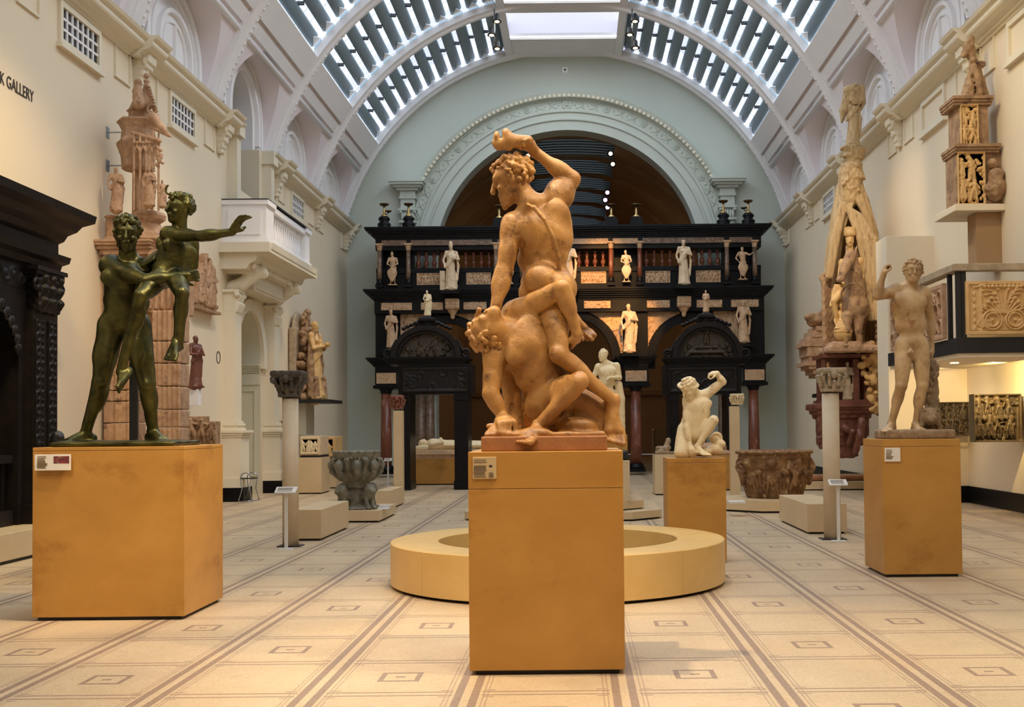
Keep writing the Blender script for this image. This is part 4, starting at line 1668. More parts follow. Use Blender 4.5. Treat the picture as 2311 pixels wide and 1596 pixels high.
# ---- the hall beyond the great arch
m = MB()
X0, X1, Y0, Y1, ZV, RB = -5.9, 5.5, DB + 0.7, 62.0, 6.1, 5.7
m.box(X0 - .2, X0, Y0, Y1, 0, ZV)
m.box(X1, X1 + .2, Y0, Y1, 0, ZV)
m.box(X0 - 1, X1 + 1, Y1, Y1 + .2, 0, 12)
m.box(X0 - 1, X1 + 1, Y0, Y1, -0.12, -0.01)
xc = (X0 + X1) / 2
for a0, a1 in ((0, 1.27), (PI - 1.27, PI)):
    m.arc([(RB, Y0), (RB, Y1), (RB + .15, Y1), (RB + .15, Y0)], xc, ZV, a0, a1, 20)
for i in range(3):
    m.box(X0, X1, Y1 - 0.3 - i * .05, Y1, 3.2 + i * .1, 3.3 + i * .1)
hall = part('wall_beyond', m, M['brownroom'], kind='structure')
m = MB()
for i in range(8):
    y = Y0 + 1.0 + i * 3.0
    m.arc([(RB - 0.12, y), (RB - 0.12, y + .3), (RB + .02, y + .3), (RB + .02, y)], xc, ZV, 0, PI, 40)
part('vault_rib', m, M['brownroom'], hall)
slat = MB()
zt = ZV + RB * math.sin(1.27)
pts = []
for i in range(9):
    x = -1.7 + 3.4 * i / 8
    pts.append((xc + x, 0, zt + 0.12 - 0.10 * (x / 1.7) ** 2))
vs, fs = [], []
for i, p in enumerate(pts):
    vs += [(p[0], -0.17, p[2]), (p[0], 0.17, p[2] + 0.12), (p[0], 0.17, p[2] + .15), (p[0], -.17, p[2] + .03)]
for i in range(8):
    for j in range(4):
        fs.append((i * 4 + j, i * 4 + (j + 1) % 4, i * 4 + 4 + (j + 1) % 4, i * 4 + 4 + j))
slat.add(vs, fs)
sme = slat.mesh('louvre', M['louvre'])
for i in range(58):
    o = link('louvre', sme, hall)
    o.location = (0, Y0 + 0.2 + i * 0.395, 0)
m = MB()
m.box(X0 - 1, X1 + 1, Y0 - .1, Y1 + .2, zt + 1.5, zt + 1.6)
m.box(X0 - 1, X0 - .9, Y0, Y1, 0, zt + 1.6)
m.box(X1 + .9, X1 + 1, Y0, Y1, 0, zt + 1.6)
part('sky_blocker', m, M['brownroom'], hall)  # unseen cover added to keep the bright sky out of the slats
light('hall_beyond_daylight', 'AREA', (xc, 50, zt + 1.2), (xc, 50, 0), 45, (0.7, 0.85, 1.0), 3.2, sy=23)
for i in range(3):
    light('hall_beyond_lamp', 'SPOT', (xc + 1.9, 43 + 6 * i, 10.2), (xc - 4.5, 48 + 5 * i, 4.5), 130, WARM, 0.3, 100, 0.8)
    light('hall_beyond_lamp', 'SPOT', (xc - 1.9, 43 + 6 * i, 10.2), (xc + 4.5, 48 + 5 * i, 4.5), 130, WARM, 0.3, 100, 0.8)
# ================================================================== plain furniture of the hall
def pbox(mb, px0, px1, py0, py1, d, dep):
    a = at(px0, (py0 + py1) / 2, d)
    b = at(px1, (py0 + py1) / 2, d)
    t = at((px0 + px1) / 2, py0, d)
    q = at((px0 + px1) / 2, py1, d)
    mb.box(a.x, b.x, d, d + dep, q.z, t.z)


def bxm(x0, x1, y0, y1, z0, z1):
    m = MB()
    m.box(x0, x1, y0, y1, z0, z1)
    return m


def text_lines(mb, x0, x1, z0, z1, y, n, rnd):
    h = (z1 - z0) / n
    for i in range(n):
        w = (x1 - x0) * rnd.uniform(.7, 1)
        mb.box(x0, x0 + w, y - 0.0012, y, z1 - (i + .7) * h, z1 - (i + .3) * h)


def plinth(name, label, x0, x1, y0, y1, h, mat=None, gap=0.03, slab=0.035, courses=(), group=None, cat='plinth', b=0.004):
    t = thing(name, label, cat, ((x0 + x1) / 2, (y0 + y1) / 2, 0), group)
    mat = mat or M['plinth']
    part('shadow_gap', bxm(x0 + .035, x1 - .035, y0 + .035, y1 - .035, 0, gap + .002), M['black'], t)
    zs = [gap] + list(courses) + ([h - slab] if slab else []) + [h]
    for i in range(len(zs) - 1):
        nm = 'top_slab' if (slab and i == len(zs) - 2) else 'stone_block'
        part(nm, bxm(x0, x1, y0, y1, zs[i] + (0.0015 if i else 0), zs[i + 1] - (0.0015 if i < len(zs) - 2 else 0)), mat, t, bev=b)
    return t


def label_stand(px, pyt, pyb, w, label):
    p = onfloor(px, pyb)
    d = p.y
    h = at(px, pyt, d).z
    t = thing('label_stand', label, 'label stand', (p.x, d, 0))
    part('foot', bxm(p.x - .09, p.x + .09, d - .05, d + .05, 0, 0.008), M['whitemetal'], t)
    part('post', bxm(p.x - .02, p.x + .02, d - .012, d + .012, 0.008, h - .03), M['label'], t)
    m = bxm(-w / 2, w / 2, -.07, .07, -0.008, 0.008)
    m.xf(Matrix.Translation((p.x, d, h - .02)) @ Matrix.Rotation(0.5, 4, 'X'))
    pl = part('label_plate', m, M['label'], t)
    m = MB()
    for i in range(4):
        m.box(-w * .4, w * .3, -.045 + i * .025, -.035 + i * .025, .008, .0092)
    m.xf(Matrix.Translation((p.x, d, h - .02)) @ Matrix.Rotation(0.5, 4, 'X'))
    part('printed_text', m, M['ink'], pl)
    return t


rnd = random.Random(5)
# ---- middle pedestal
D1 = onfloor(1233, 1524).y
X10, X11 = at(1058, 1250, D1).x, at(1408, 1250, D1).x
H1 = at(1233, 1019, D1).z
ped1 = plinth('pedestal', 'tall golden limestone pedestal under the marble of a man raising a jawbone', X10, X11, D1, D1 + 0.95, H1, courses=(at(1233, 1103, D1).z,), slab=0.0, cat='pedestal')
m = MB()
pbox(m, 1067, 1120, 1032, 1081, D1 - 0.012, 0.012)
lp = part('label_plate', m, M['label_tan'], ped1, bev=0.002)
m = MB()
a, b = at(1070, 1036, D1 - .012), at(1120, 1080, D1 - .012)
w_ = b.x - a.x
text_lines(m, a.x, a.x + w_ * .6, a.z - .028, a.z, D1 - .012, 2, rnd)
text_lines(m, a.x, a.x + w_ * .55, b.z + .005, a.z - .04, D1 - .012, 9, rnd)
text_lines(m, a.x + w_ * .68, a.x + w_ * .9, b.z + .005, b.z + .04, D1 - .012, 3, rnd)
part('printed_text', m, M['ink'], lp)
m = MB()
m.ell((a.x + w_ * .75, D1 - .0125, (a.z + b.z) / 2 + .015), (.012, .001, .009), 8, 4)
part('printed_emblem', m, M['letter'], lp)
# ---- left pedestal
D2 = onfloor(245, 1401).y
X20, X21 = at(73, 1200, D2).x, at(416, 1200, D2).x
H2 = at(245, 1009, D2).z
ped2 = plinth('pedestal', 'wide golden limestone pedestal under the dark bronze group', X20, X21, D2, D2 + 1.02, H2, slab=0.03, cat='pedestal')
m = MB()
pbox(m, 78, 158, 1026, 1062, D2 - 0.05, 0.02)
lp = part('label_plate', m, M['label'], ped2, bev=0.002)
m = MB()
a, b = at(82, 1029, D2 - .05), at(158, 1061, D2 - .05)
text_lines(m, a.x + .01, a.x + .09, b.z + .01, a.z - .0, D2 - .05, 9, rnd)
part('printed_text', m, M['ink'], lp)
m = MB()
pbox(m, 121, 156, 1030, 1046, D2 - .0515, 0.0015)
part('printed_picture', m, M['photo'], lp)
m = MB()
pbox(m, 80, 156, 1040, 1048, D2 - .03, 0.03)
part('label_bracket', m, M['steel'], ped2)
# ---- right pedestal
D3 = onfloor(2083, 1303).y
X30, X31 = at(1994, 1150, D3).x, at(2170, 1150, D3).x
H3 = at(2083, 991, D3).z
ped3 = plinth('pedestal', 'golden limestone pedestal under the nude marble youth with raised fist', X30, X31, D3, D3 + 0.78, H3, slab=0.075, cat='pedestal')
m = MB()
pbox(m, 1997, 2032, 1011, 1042, D3 - 0.015, 0.015)
lp = part('label_plate', m, M['label'], ped3, bev=0.002)
m = MB()
a, b = at(2000, 1014, D3 - .015), at(2032, 1041, D3 - .015)
text_lines(m, a.x, a.x + .07, b.z + .02, a.z, D3 - .015, 6, rnd)
part('printed_text', m, M['ink'], lp)
# ---- pedestal of the kneeling boy
D4 = onfloor(1575, 1272).y
X40, X41 = at(1507, 1150, D4).x, at(1639, 1150, D4).x
H4 = at(1572, 1034, D4).z
ped4 = plinth('pedestal', 'golden limestone pedestal under the pale kneeling boy', X40, X41, D4, D4 + 0.62, H4, slab=0.055, cat='pedestal')

# ---- ring shaped basin
rc = onfloor(1260, 1310)
rc = Vector((at(1260, 1310, 11.5).x, 11.5, 0))
RO, RI, HR = 1.66, 1.19, 0.43
ring = thing('ring_bench', 'low round ring of polished cream stone behind the middle pedestal', 'stone ring', (rc.x, rc.y, 0))
m = MB()
m.lathe([(RO - .05, 0), (RO - .05, 0.035), (RI + .05, .035), (RI + .05, 0)], rc, 64)
part('shadow_gap', m, M['black'], ring)
NSG = 12
seg = MB()
aa = 2 * PI / NSG
sp = [(RI, 0.03), (RO, 0.03), (RO, HR - .008), (RO - .008, HR), (RI + .008, HR), (RI, HR - .008)]
vs, fs = [], []
ns = 10
for i in range(ns + 1):
    a = 0.0009 + (aa - 0.0018) * i / ns
    for r, z in sp:
        vs.append((r * math.cos(a), r * math.sin(a), z))
for i in range(ns):
    for j in range(6):
        fs.append((i * 6 + j, i * 6 + (j + 1) % 6, i * 6 + 6 + (j + 1) % 6, i * 6 + 6 + j))
fs += [tuple(range(6)), tuple(ns * 6 + j for j in reversed(range(6)))]
seg.add(vs, fs)
sme = seg.mesh('stone_segment', M['ringstone'])
recalc(sme)
for i in range(NSG):
    o = bpy.data.objects.new('stone_segment', sme)
    C.objects.link(o)
    o.parent = ring
    o.rotation_euler = (0, 0, i * aa + 0.23)
m = MB()
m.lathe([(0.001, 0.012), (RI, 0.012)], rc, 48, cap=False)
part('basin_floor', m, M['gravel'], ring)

# ---- round column with the dark capital, and its twin
for (px, pyb, pyt, hwx, lab) in ((656, 1233, 898, 18, 'round pale stone column carrying the dark carved capital'), (1879, 1217, 886, 19, 'round pale stone column carrying the sandy carved capital')):
    p = onfloor(px, pyb)
    r_ = hwx * p.y / F
    zt = at(px, pyt, p.y).z
    t = thing('stone_column', lab, 'column', (p.x, p.y, 0))
    m = MB()
    m.lathe([(r_, 0.012), (r_, zt - .012)], (p.x, p.y, 0), 32)
    part('shaft', m, M['post'], t)
    m = MB()
    m.box(p.x - r_ * 1.45, p.x + r_ * 1.45, p.y - r_ * 1.2, p.y + r_ * 1.2, 0, .012)
    part('base_plate', m, M['black'], t)
    m = MB()
    m.lathe([(r_ * 1.02, zt - .012), (r_ * 1.02, zt)], (p.x, p.y, 0), 32)
    part('collar', m, M['black'], t)


def capital(name, label, mat, px, pyt, pyb, d, wtop, wbot, res=0.009, seed=0, leaves=True):
    c = at(px, pyb, d)
    zt = at(px, pyt, d).z
    h = zt - c.z
    S = SDF(res)
    S.drum((c.x, d), c.z, zt - h * .1, wbot / 2 * .88, wtop / 2 * 0.74, k=0.02)
    S.box((c.x, d, c.z + h * .06), (wbot / 2, wbot / 2, h * .06), rnd=0.01, k=0.02)
    S.box((c.x, d, zt - h * .09), (wtop / 2, wtop / 2, h * .09), rnd=0.015, k=0.01)
    S.box((c.x, d, zt - h * .22), (wtop / 2 * .92, wtop / 2 * .92, h * .05), rnd=0.015, k=0.02)
    for i in range(4):
        a = PI / 4 + i * PI / 2
        q = V3(c.x + wtop * .58 * math.cos(a), d + wtop * .58 * math.sin(a), zt - h * .33)
        S.torus(q, h * .10, h * .05, (-math.sin(a), math.cos(a), 0), k=0.01)
        S.cone(q + V3(0, 0, -h * .08), (c.x + wbot * .4 * math.cos(a), d + wbot * .4 * math.sin(a), c.z + h * .25), h * .07, h * .05, k=0.02)
    if leaves:
        for row, (z0, z1, n, off) in enumerate(((.08, .42, 8, 0), (.30, .66, 8, PI / 8))):
            for i in range(n):
                a = off + i * 2 * PI / n
                rr = wbot * .48 + row * .02
                b0 = (c.x + rr * math.cos(a), d + rr * math.sin(a), c.z + h * z0)
                b1 = (c.x + (rr + h * .10) * math.cos(a), d + (rr + h * .10) * math.sin(a), c.z + h * z1)
                S.cone(b0, b1, h * .09, h * .07, k=0.01)
                S.ell((c.x + (rr + h * .16) * math.cos(a), d + (rr + h * .16) * math.sin(a), c.z + h * z1), V3(h * .07, h * .07, h * .05), k=0.01)
    S.ell((c.x, d - wtop * .47, zt - h * .3), (h * .13, h * .09, h * .16), k=0.01)
    S.box((c.x, d, c.z - .1), (wtop, wtop, .1), rnd=.001, k=.002, op='s')
    o = link(name, S.build(name, mat, lambda P: wav(P, 60, 0.004)))
    centre(o)
    return tag(o, label, 'capital')


p = onfloor(656, 1233)
capital('carved_capital', 'dark grey carved stone capital on the round column by the side wall door', M['darkcap'], 653, 838, 897, p.y, 70 * p.y / F, 42 * p.y / F)
p = onfloor(1879, 1217)
capital('carved_capital', 'sandy grey capital with volutes and a small face on the round column', M['capstone'], 1877, 831, 885, p.y, 58 * p.y / F, 44 * p.y / F)
label_stand(646, 1103, 1240, .27, 'slim white label stand in front of the column with the dark capital')
label_stand(1893, 1086, 1221, .24, 'slim white label stand in front of the column with the sandy capital')
label_stand(876, 1036, 1096, .20, 'small white label stand between the stone font and the square post')


def floorbox(name, label, px0, px1, pyb, pyt, dep, mat, cat='bench', slab=0.0, courses=(), gap=0.03, dd=None):
    p = onfloor((px0 + px1) / 2, pyb)
    d = p.y if dd is None else dd
    h = at((px0 + px1) / 2, pyt, d).z
    return plinth(name, label, at(px0, pyb, d).x, at(px1, pyb, d).x, d, d + dep, h, mat, gap=gap, slab=slab, courses=courses, cat=cat)


floorbox('stone_bench', 'pale stone bench block beside the round column with the dark capital', 655, 725, 1221, 1151, 1.9, M['plinth_pale'])
floorbox('low_plinth', 'low pale plinth under the grey carved font', 757, 857, 1180, 1153, 1.7, M['plinth_pale'], 'plinth')
floorbox('stone_bench', 'pale stone block at the foot of the square post with the red capital', 848, 881, 1152, 1108, 1.6, M['plinth_pale'])
floorbox('stone_bench', 'pale stone bench block beside the round column with the sandy capital', 1827, 1880, 1206, 1137, 0.1, M['plinth_pale']) if False else None
# bench right: its long flank runs away down the hall
p = onfloor(1822, 1206)
h = at(1822, 1138, p.y).z
plinth('stone_bench', 'pale stone bench block beside the round column with the sandy capital', p.x, p.x + 0.56, p.y, p.y + 2.2, h, M['plinth_pale'], cat='bench', slab=0)


def sqpost(px, pyb, pyt, w, lab, caplab, capmat, cpt, capw):
    p = onfloor(px, pyb)
    p.y += .12
    zt = at(px, pyt, p.y).z
    t = plinth('square_post', lab, p.x - w / 2, p.x + w / 2, p.y, p.y + w, zt, M['plinth_pale'], gap=0.01, slab=0, cat='post')
    part('collar', bxm(p.x - w * .45, p.x + w * .45, p.y + .01, p.y + w - .01, zt, zt + .02), M['black'], t)
    capital('carved_capital', caplab, capmat, px, cpt, pyt - 3, p.y + w / 2, capw, w * 1.15, res=0.014)


sqpost(897, 1139, 927, .19, 'slender square pale post near the black screen, carrying the red capital', 'small dark red carved capital on a square post', M['redmarble'], 893, .26)
sqpost(1663, 1131, 917, .19, 'slender square pale post carrying the small cream capital', 'small cream carved capital on a square post by the black doorway', M['marble'], 889, .27)

# ---- grey stone font with lions
fp = onfloor(805, 1153, z=0.0)
DF = 19.3
c = at(805, 1150, DF)
cz = at(805, 1155, 18.1).z + 0.0
hp = at(807, 1153, onfloor(807, 1180).y).z
zt = at(805, 1018, DF).z
S = SDF(0.013)
cx = c.x
R_ = 0.41
S.drum((cx, DF), zt - .11, zt, R_ - .02, R_, k=0.01)
S.drum((cx, DF), zt - .42, zt - .08, .30, R_ - .03, k=.03)
S.drum((cx, DF), zt - .62, zt - .38, .17, .31, k=.04)
S.ell((cx, DF, zt + .02), (R_ * .82, R_ * .82, .19), k=.01, op='s')
S.drum((cx, DF), hp + .002, zt - .5, .16, .15, k=.03)
S.drum((cx, DF), hp + .36, hp + .44, .21, .22, k=.02)
for i in range(8):
    a = i * PI / 4 + .2
    q = V3(cx + .40 * math.cos(a), DF + .40 * math.sin(a), zt - .24)
    S.ell(q, (.075, .075, .10), k=.02)
    S.ell(q + V3(.05 * math.cos(a), .05 * math.sin(a), -.02), (.02, .02, .04), k=.01)
    S.cone(q + V3(0, 0, -.10), (cx + .26 * math.cos(a), DF + .26 * math.sin(a), zt - .48), .05, .03, k=.02)
    a += PI / 8
    S.cone((cx + .42 * math.cos(a), DF + .42 * math.sin(a), zt - .15), (cx + .27 * math.cos(a), DF + .27 * math.sin(a), zt - .46), .045, .03, k=.015)
for i in range(40):
    a = i * PI / 20
    S.ell((cx + (R_ - .015) * math.cos(a), DF + (R_ - .015) * math.sin(a), zt - .125), (.016, .016, .022), k=.005)
for i in range(4):
    a = i * PI / 2 + .9
    o_ = V3(math.cos(a), math.sin(a), 0)
    b_ = V3(cx, DF, hp) + o_ * .30
    S.cone(b_ + V3(0, 0, .26), b_ - o_ * .16 + V3(0, 0, .2), .095, .08, k=.03)
    S.ell(b_ + V3(0, 0, .33) + o_ * .03, (.10, .10, .10), k=.02)
    S.ell(b_ + V3(0, 0, .30) + o_ * .11, (.05, .05, .045), k=.02)
    s_ = V3(-o_[1], o_[0], 0)
    for q in (-1, 1):
        S.cone(b_ + s_ * q * .06 + V3(0, 0, .22), b_ + s_ * q * .06 + o_ * .05 + V3(0, 0, .03), .035, .03, k=.02)
        S.ell(b_ + s_ * q * .06 + o_ * .09 + V3(0, 0, .025), (.04, .04, .025), k=.01)
S.drum((cx, DF), hp + .002, hp + .05, .34, .32, k=.01)
S.box((cx, DF, hp - .2), (.8, .8, .202), rnd=.001, k=.002, op='s')
o = link('stone_font', S.build('stone_font', M['fontstone'], lambda P: wav(P, 45, 0.006) + wav(P, 90, 0.003, 2)))
centre(o)
tag(o, 'grey carved stone font bowl held up by crouching lions', 'font')
m = MB()
pl_ = onfloor(800, 1180).y
m.box(at(845, 1153, pl_).x, at(868, 1153, pl_).x, pl_ + .25, pl_ + .6, hp, hp + .01)
m.box(at(845, 1153, pl_).x, at(868, 1153, pl_).x, pl_ + .5, pl_ + .6, hp, hp + .05)
o = centre(part('floor_label', m, M['label']))
tag(o, 'flat white label lying on the plinth beside the grey font', 'label')

# ---- brown carved well head on its octagonal plinth
pd = onfloor(1740, 1168)
cw = Vector((at(1748, 1100, 20.9).x, 20.9, 0))
m = MB()
hwp = at(1740, 1138, pd.y).z
t = thing('low_plinth', 'low many-sided cream plinth under the brown carved well head', 'plinth', (cw.x, cw.y, 0))
ro_ = 1.02
m.lathe([(ro_ - .04, 0), (ro_ - .04, .04)], cw, 8, a0=PI / 8, a1=PI / 8 + 2 * PI, smooth=False)
part('shadow_gap', m, M['black'], t)
m = MB()
m.lathe([(ro_, .035), (ro_, hwp)], cw, 8, a0=PI / 8, a1=PI / 8 + 2 * PI, smooth=False)
part('stone_block', m, M['plinth_pale'], t, bev=.004)
S = SDF(0.015)
zt = at(1748, 1017, 20.6).z
hh = zt - hwp
RT, RB_ = 0.66, 0.50
S.drum((cw.x, cw.y), hwp, zt - .3, RB_ - .02, RT - .07, k=.02)
S.drum((cw.x, cw.y), zt - .34, zt, RT - .06, RT, k=.02)
S.drum((cw.x, cw.y), zt - .14, zt - .10, RT - .01, RT - .0, k=.02)
S.drum((cw.x, cw.y), zt - .6, zt + .1, RT - .22, RT - .12, k=.01, op='s')
for i in range(60):
    a = i * PI / 30
    S.ell((cw.x + (RT + .005) * math.cos(a), cw.y + (RT + .005) * math.sin(a), zt - .03 + .006 * math.sin(i * 2.3)), (.045, .045, .03), k=.02)
for i in range(8):
    a = i * PI / 4 + .15
    ca, sa = math.cos(a), math.sin(a)
    for j in (-2, -1, 0, 1, 2):
        b = a + j * .09
        b2 = a + j * .14
        S.cone((cw.x + (RB_ + .00) * math.cos(b), cw.y + (RB_ + .0) * math.sin(b), hwp + .04), (cw.x + (RB_ + .07) * math.cos(b2), cw.y + (RB_ + .07) * math.sin(b2), hwp + .44 - .03 * j * j), .022, .030, k=.008)
    S.ell((cw.x + (RT - .04) * ca, cw.y + (RT - .04) * sa, hwp + .47), (.07, .07, .05), k=.02)
    a += PI / 8
    ca, sa = math.cos(a), math.sin(a)
    S.ell((cw.x + (RB_ + .05) * ca, cw.y + (RB_ + .05) * sa, hwp + .35), (.05, .05, .13), k=.02)
    S.ell((cw.x + (RT - .05) * ca, cw.y + (RT - .05) * sa, hwp + .64), (.09, .09, .08), k=.02)
for a in (PI * 1.08, PI * 1.5 + .45, PI * 1.93, PI * .5):
    q = (cw.x + (RT - .02) * math.cos(a), cw.y + (RT - .02) * math.sin(a), zt - .30)
    S.torus(q, .085, .035, (math.cos(a) * .5, -1, 0), k=.02)
    S.ell(q, (.05, .05, .05), k=.01)
    S.cone((q[0], q[1], q[2] - .1), (q[0] * .97 + cw.x * .03, q[1] * .97 + cw.y * .03, q[2] - .3), .06, .04, k=.03)
S.box((cw.x, cw.y, hwp - .25), (1, 1, .252), rnd=.001, k=.002, op='s')
o = link('well_head', S.build('well_head', M['wellstone'], lambda P: wav(P, 35, 0.007) + wav(P, 80, 0.004, 2)))
centre(o)
tag(o, 'big brown carved stone well head with leaves and volutes', 'well head')
m = MB()
q = at(1668, 1140, pd.y + .2)
m.box(q.x - .16, q.x + .12, pd.y + .25, pd.y + .6, hwp, hwp + .03)
o = centre(part('floor_label', m, M['label']))
tag(o, 'flat white label lying on the plinth beside the brown well head', 'label')

# ---- flat stone on its plinth by the right wall
p = onfloor(1880, 1107)
t = plinth('low_plinth', 'long low cream plinth under the thin red grave slab', at(1815, 1100, p.y).x, at(1951, 1100, p.y).x, p.y, p.y + 1.2, at(1880, 1087, p.y).z, M['plinth_pale'], slab=0)
hz = at(1880, 1087, p.y).z
S = SDF(.015)
S.box((at(1880, 1080, p.y).x, p.y + .6, hz + .07), (.95, .42, .065), rnd=.06, k=.02)
o = link('grave_slab', S.build('grave_slab', M['samson_base'], lambda P: wav(P, 20, .008)))
centre(o)
tag(o, 'thin red-brown stone slab with rounded edge on a low plinth', 'stone slab')

# ---- stepped base with pedestals behind the middle group
p = onfloor(1270, 1178)
t = thing('stepped_base', 'two-stepped cream stone base behind the ring', 'plinth', (p.x, p.y, 0))
xa, xb = at(1042, 1170, p.y).x, at(1498, 1170, p.y).x
xm = (xa + xb) / 2


def octa(cx, cy, hx, hy, c, z0, z1):
    m = MB()
    poly = [(cx - hx, cy - hy + c), (cx - hx + c, cy - hy), (cx + hx - c, cy - hy), (cx + hx, cy - hy + c), (cx + hx, cy + hy - c), (cx + hx - c, cy + hy), (cx - hx + c, cy + hy), (cx - hx, cy + hy - c)]
    m.prism(poly, lambda u, v: (u, v, z0), lambda u, v: (u, v, z1))
    return m


cy_ = p.y + 1.5
part('shadow_gap', octa(xm, cy_, (xb - xa) / 2 - .04, 1.46, .5, 0, .03), M['black'], t)
part('lower_step', octa(xm, cy_, (xb - xa) / 2, 1.5, .5, .028, .15), M['plinth_pale'], t, bev=.004)
part('step_gap', octa(xm, cy_, (xb - xa) / 2 - .32, 1.16, .4, .15, .17), M['black'], t)
part('upper_step', octa(xm, cy_, (xb - xa) / 2 - .28, 1.2, .4, .168, .30), M['plinth_pale'], t, bev=.004)


def onbox(name, label, px0, px1, pyt, d, dep, z0, mat, cat='pedestal'):
    zt_ = at((px0 + px1) / 2, pyt, d).z
    t = thing(name, label, cat, (at((px0 + px1) / 2, pyt, d).x, d + dep / 2, z0))
    part('block', bxm(at(px0, pyt, d).x, at(px1, pyt, d).x, d, d + dep, z0, zt_ - .03), mat, t, bev=.004)
    part('top_slab', bxm(at(px0, pyt, d).x, at(px1, pyt, d).x, d, d + dep, zt_ - .028, zt_), mat, t, bev=.004)
    return zt_


z5 = onbox('pedestal', 'pale pedestal under the standing youth behind the middle group', 1300, 1416, 982, 20.2, .7, .30, M['plinth'])
z6 = onbox('pedestal', 'lower pale pedestal in front of the standing youth', 1255, 1421, 1041, 19.0, .8, .30, M['plinth_pale'])
z7 = onbox('pedestal', 'pale pedestal under the second white marble seen between the wrestlers', 1120, 1235, 985, 20.2, .7, .30, M['plinth'])
S = SDF(.012)
q = at(1409, 1036, 19.3)
for dx, r_ in ((-.03, .05), (.03, .055), (.0, .06)):
    S.ell((q.x + dx, 19.3, z6 + r_ * .8 + (.07 if dx == 0 else 0)), (r_, r_, r_), k=.03)
S.ell((q.x - .1, 19.3, z6 + .08), (.12, .07, .07), k=.04)
S.box((q.x, 19.3, z6 - .1), (.5, .5, .101), rnd=.001, k=.002, op='s')
o = link('small_bronze', S.build('small_bronze', M['black']))
centre(o)
tag(o, 'small black bronze lump on the lower pale pedestal', 'bronze')

# ---- tomb behind the left black doorway, with effigy
p = onfloor(975, 1095)
dT = p.y
x0, x1 = at(905, 1060, dT).x, at(1190, 1060, dT).x
t = thing('tomb_chest', 'long yellow-lit tomb chest under a lying white effigy', 'tomb', ((x0 + x1) / 2, dT + .5, 0))
za, zb_ = at(975, 1036, dT).z, at(975, 1016, dT).z
part('shadow_gap', bxm(x0 + .04, x1 - .04, dT + .04, dT + 1, 0, .03), M['black'], t)
part('chest', bxm(x0, x1, dT, dT + 1.05, .03, za), M['plinth'], t, bev=.005)
part('frieze', bxm(x0 + .03, x1 - .03, dT + .03, dT + 1.0, za, (za + zb_) / 2), M['alabaster_relief'], t)
part('lid', bxm(x0 - .02, x1 + .02, dT - .02, dT + 1.05, (za + zb_) / 2, zb_), M['alabaster'], t, bev=.01)


def effigy(name, label, x0, x1, y, z, mat, flip=False, res=.02):
    S = SDF(res)
    z0_ = z
    L_ = x1 - x0
    hx, fx = (x0 + .15 * L_, x1 - .04 * L_)
    if flip:
        hx, fx = x1 - .15 * L_, x0 + .04 * L_
    g = 1 if fx > hx else -1
    S.ell((hx, y, z + .17), (.13, .11, .12), k=.03)
    S.ell((hx + g * .03, y, z + .27), (.04, .03, .03), k=.02)
    S.box((hx - g * .03, y, z + .05), (.2, .22, .06), rnd=.05, k=.03)
    S.cone((hx + g * .28, y, z + .12), (hx + g * .75, y, z + .10), .19, .15, k=.05)
    S.cone((hx + g * .75, y, z + .10), (fx, y, z + .08), .16, .13, k=.05)
    for q in (-1, 1):
        S.cone((hx + g * .25, y + q * .2, z + .14), (hx + g * .55, y + q * .15, z + .2), .06, .05, k=.02)
        S.cone((hx + g * .55, y + q * .15, z + .2), (hx + g * .48, y, z + .30), .045, .04, k=.02)
        S.cone((fx, y + q * .08, z + .08), (fx, y + q * .10, z + .26), .05, .04, k=.02)
    for i in range(9):
        yy = y - .2 + .05 * i
        S.cone((hx + g * .6, yy, z + .12 + .06 * math.sin(i)), (fx - g * .05, yy, z + .10), .035, .05, k=.02)
    S.box(((x0 + x1) / 2, y, z0_ - .3), (2, 1, .301), rnd=.001, k=.002, op='s')
    o = link(name, S.build(name, mat))
    centre(o)
    return tag(o, label, 'effigy')


effigy('tomb_effigy', 'white marble effigy lying on the yellow-lit tomb chest', x0 + .05, x1 - .1, dT + .45, zb_, M['marble'])

# ---- right hand tomb with effigies, plinths and glass cases
dR = 27.0
x0, x1 = at(1500, 1060, dR).x, at(1652, 1060, dR).x
zt = at(1560, 1029, dR).z
t = plinth('pedestal', 'broad pale plinth under the terracotta effigies behind the kneeling boy', x0, x1, dR, dR + 1.0, zt, M['plinth'], slab=.03, cat='pedestal')
effigy('tomb_effigy', 'reddish terracotta effigy lying behind the kneeling boy', x0 + .35, x1, dR + .45, zt, M['terracotta'], flip=True)
S = SDF(.015)
q = at(1503, 1010, 25.6)
zc_ = at(1503, 1026, 25.4).z
for i in range(14):
    S.ell((q.x + rnd.uniform(-.16, .14), 25.8 + rnd.uniform(-.15, .15), zc_ + .03 + rnd.uniform(0, .12)), (.07, .06, .05), k=.03)
S.cone((q.x + .0, 25.8, zc_ + .08), (q.x + .06, 25.8, zc_ + .26), .08, .06, k=.03)
S.ell((q.x + .07, 25.8, zc_ + .30), (.06, .06, .07), k=.02)
S.box((q.x, 25.8, zc_ + .03), (.24, .2, .03), rnd=.02, k=.02)
S.box((q.x, 25.8, zc_ - .2), (.6, .6, .201), rnd=.001, k=.002, op='s')
o = link('terracotta_figure', S.build('terracotta_figure', M['terracotta']))
centre(o)
tag(o, 'small reddish seated terracotta figure in a glass case', 'figure')
plinth('pedestal', 'slim pale pedestal under the small terracotta figure', at(1478, 1060, 25.4).x, at(1512, 1060, 25.4).x + .2, 25.4, 26.2, zc_, M['plinth_pale'], slab=0, cat='pedestal')
t = thing('display_case', 'tall glass display case round the small terracotta figure', 'display case', (q.x, 25.8, zc_))
xa_, xb2 = at(1478, 1060, 25.4).x, at(1512, 1060, 25.4).x + .2
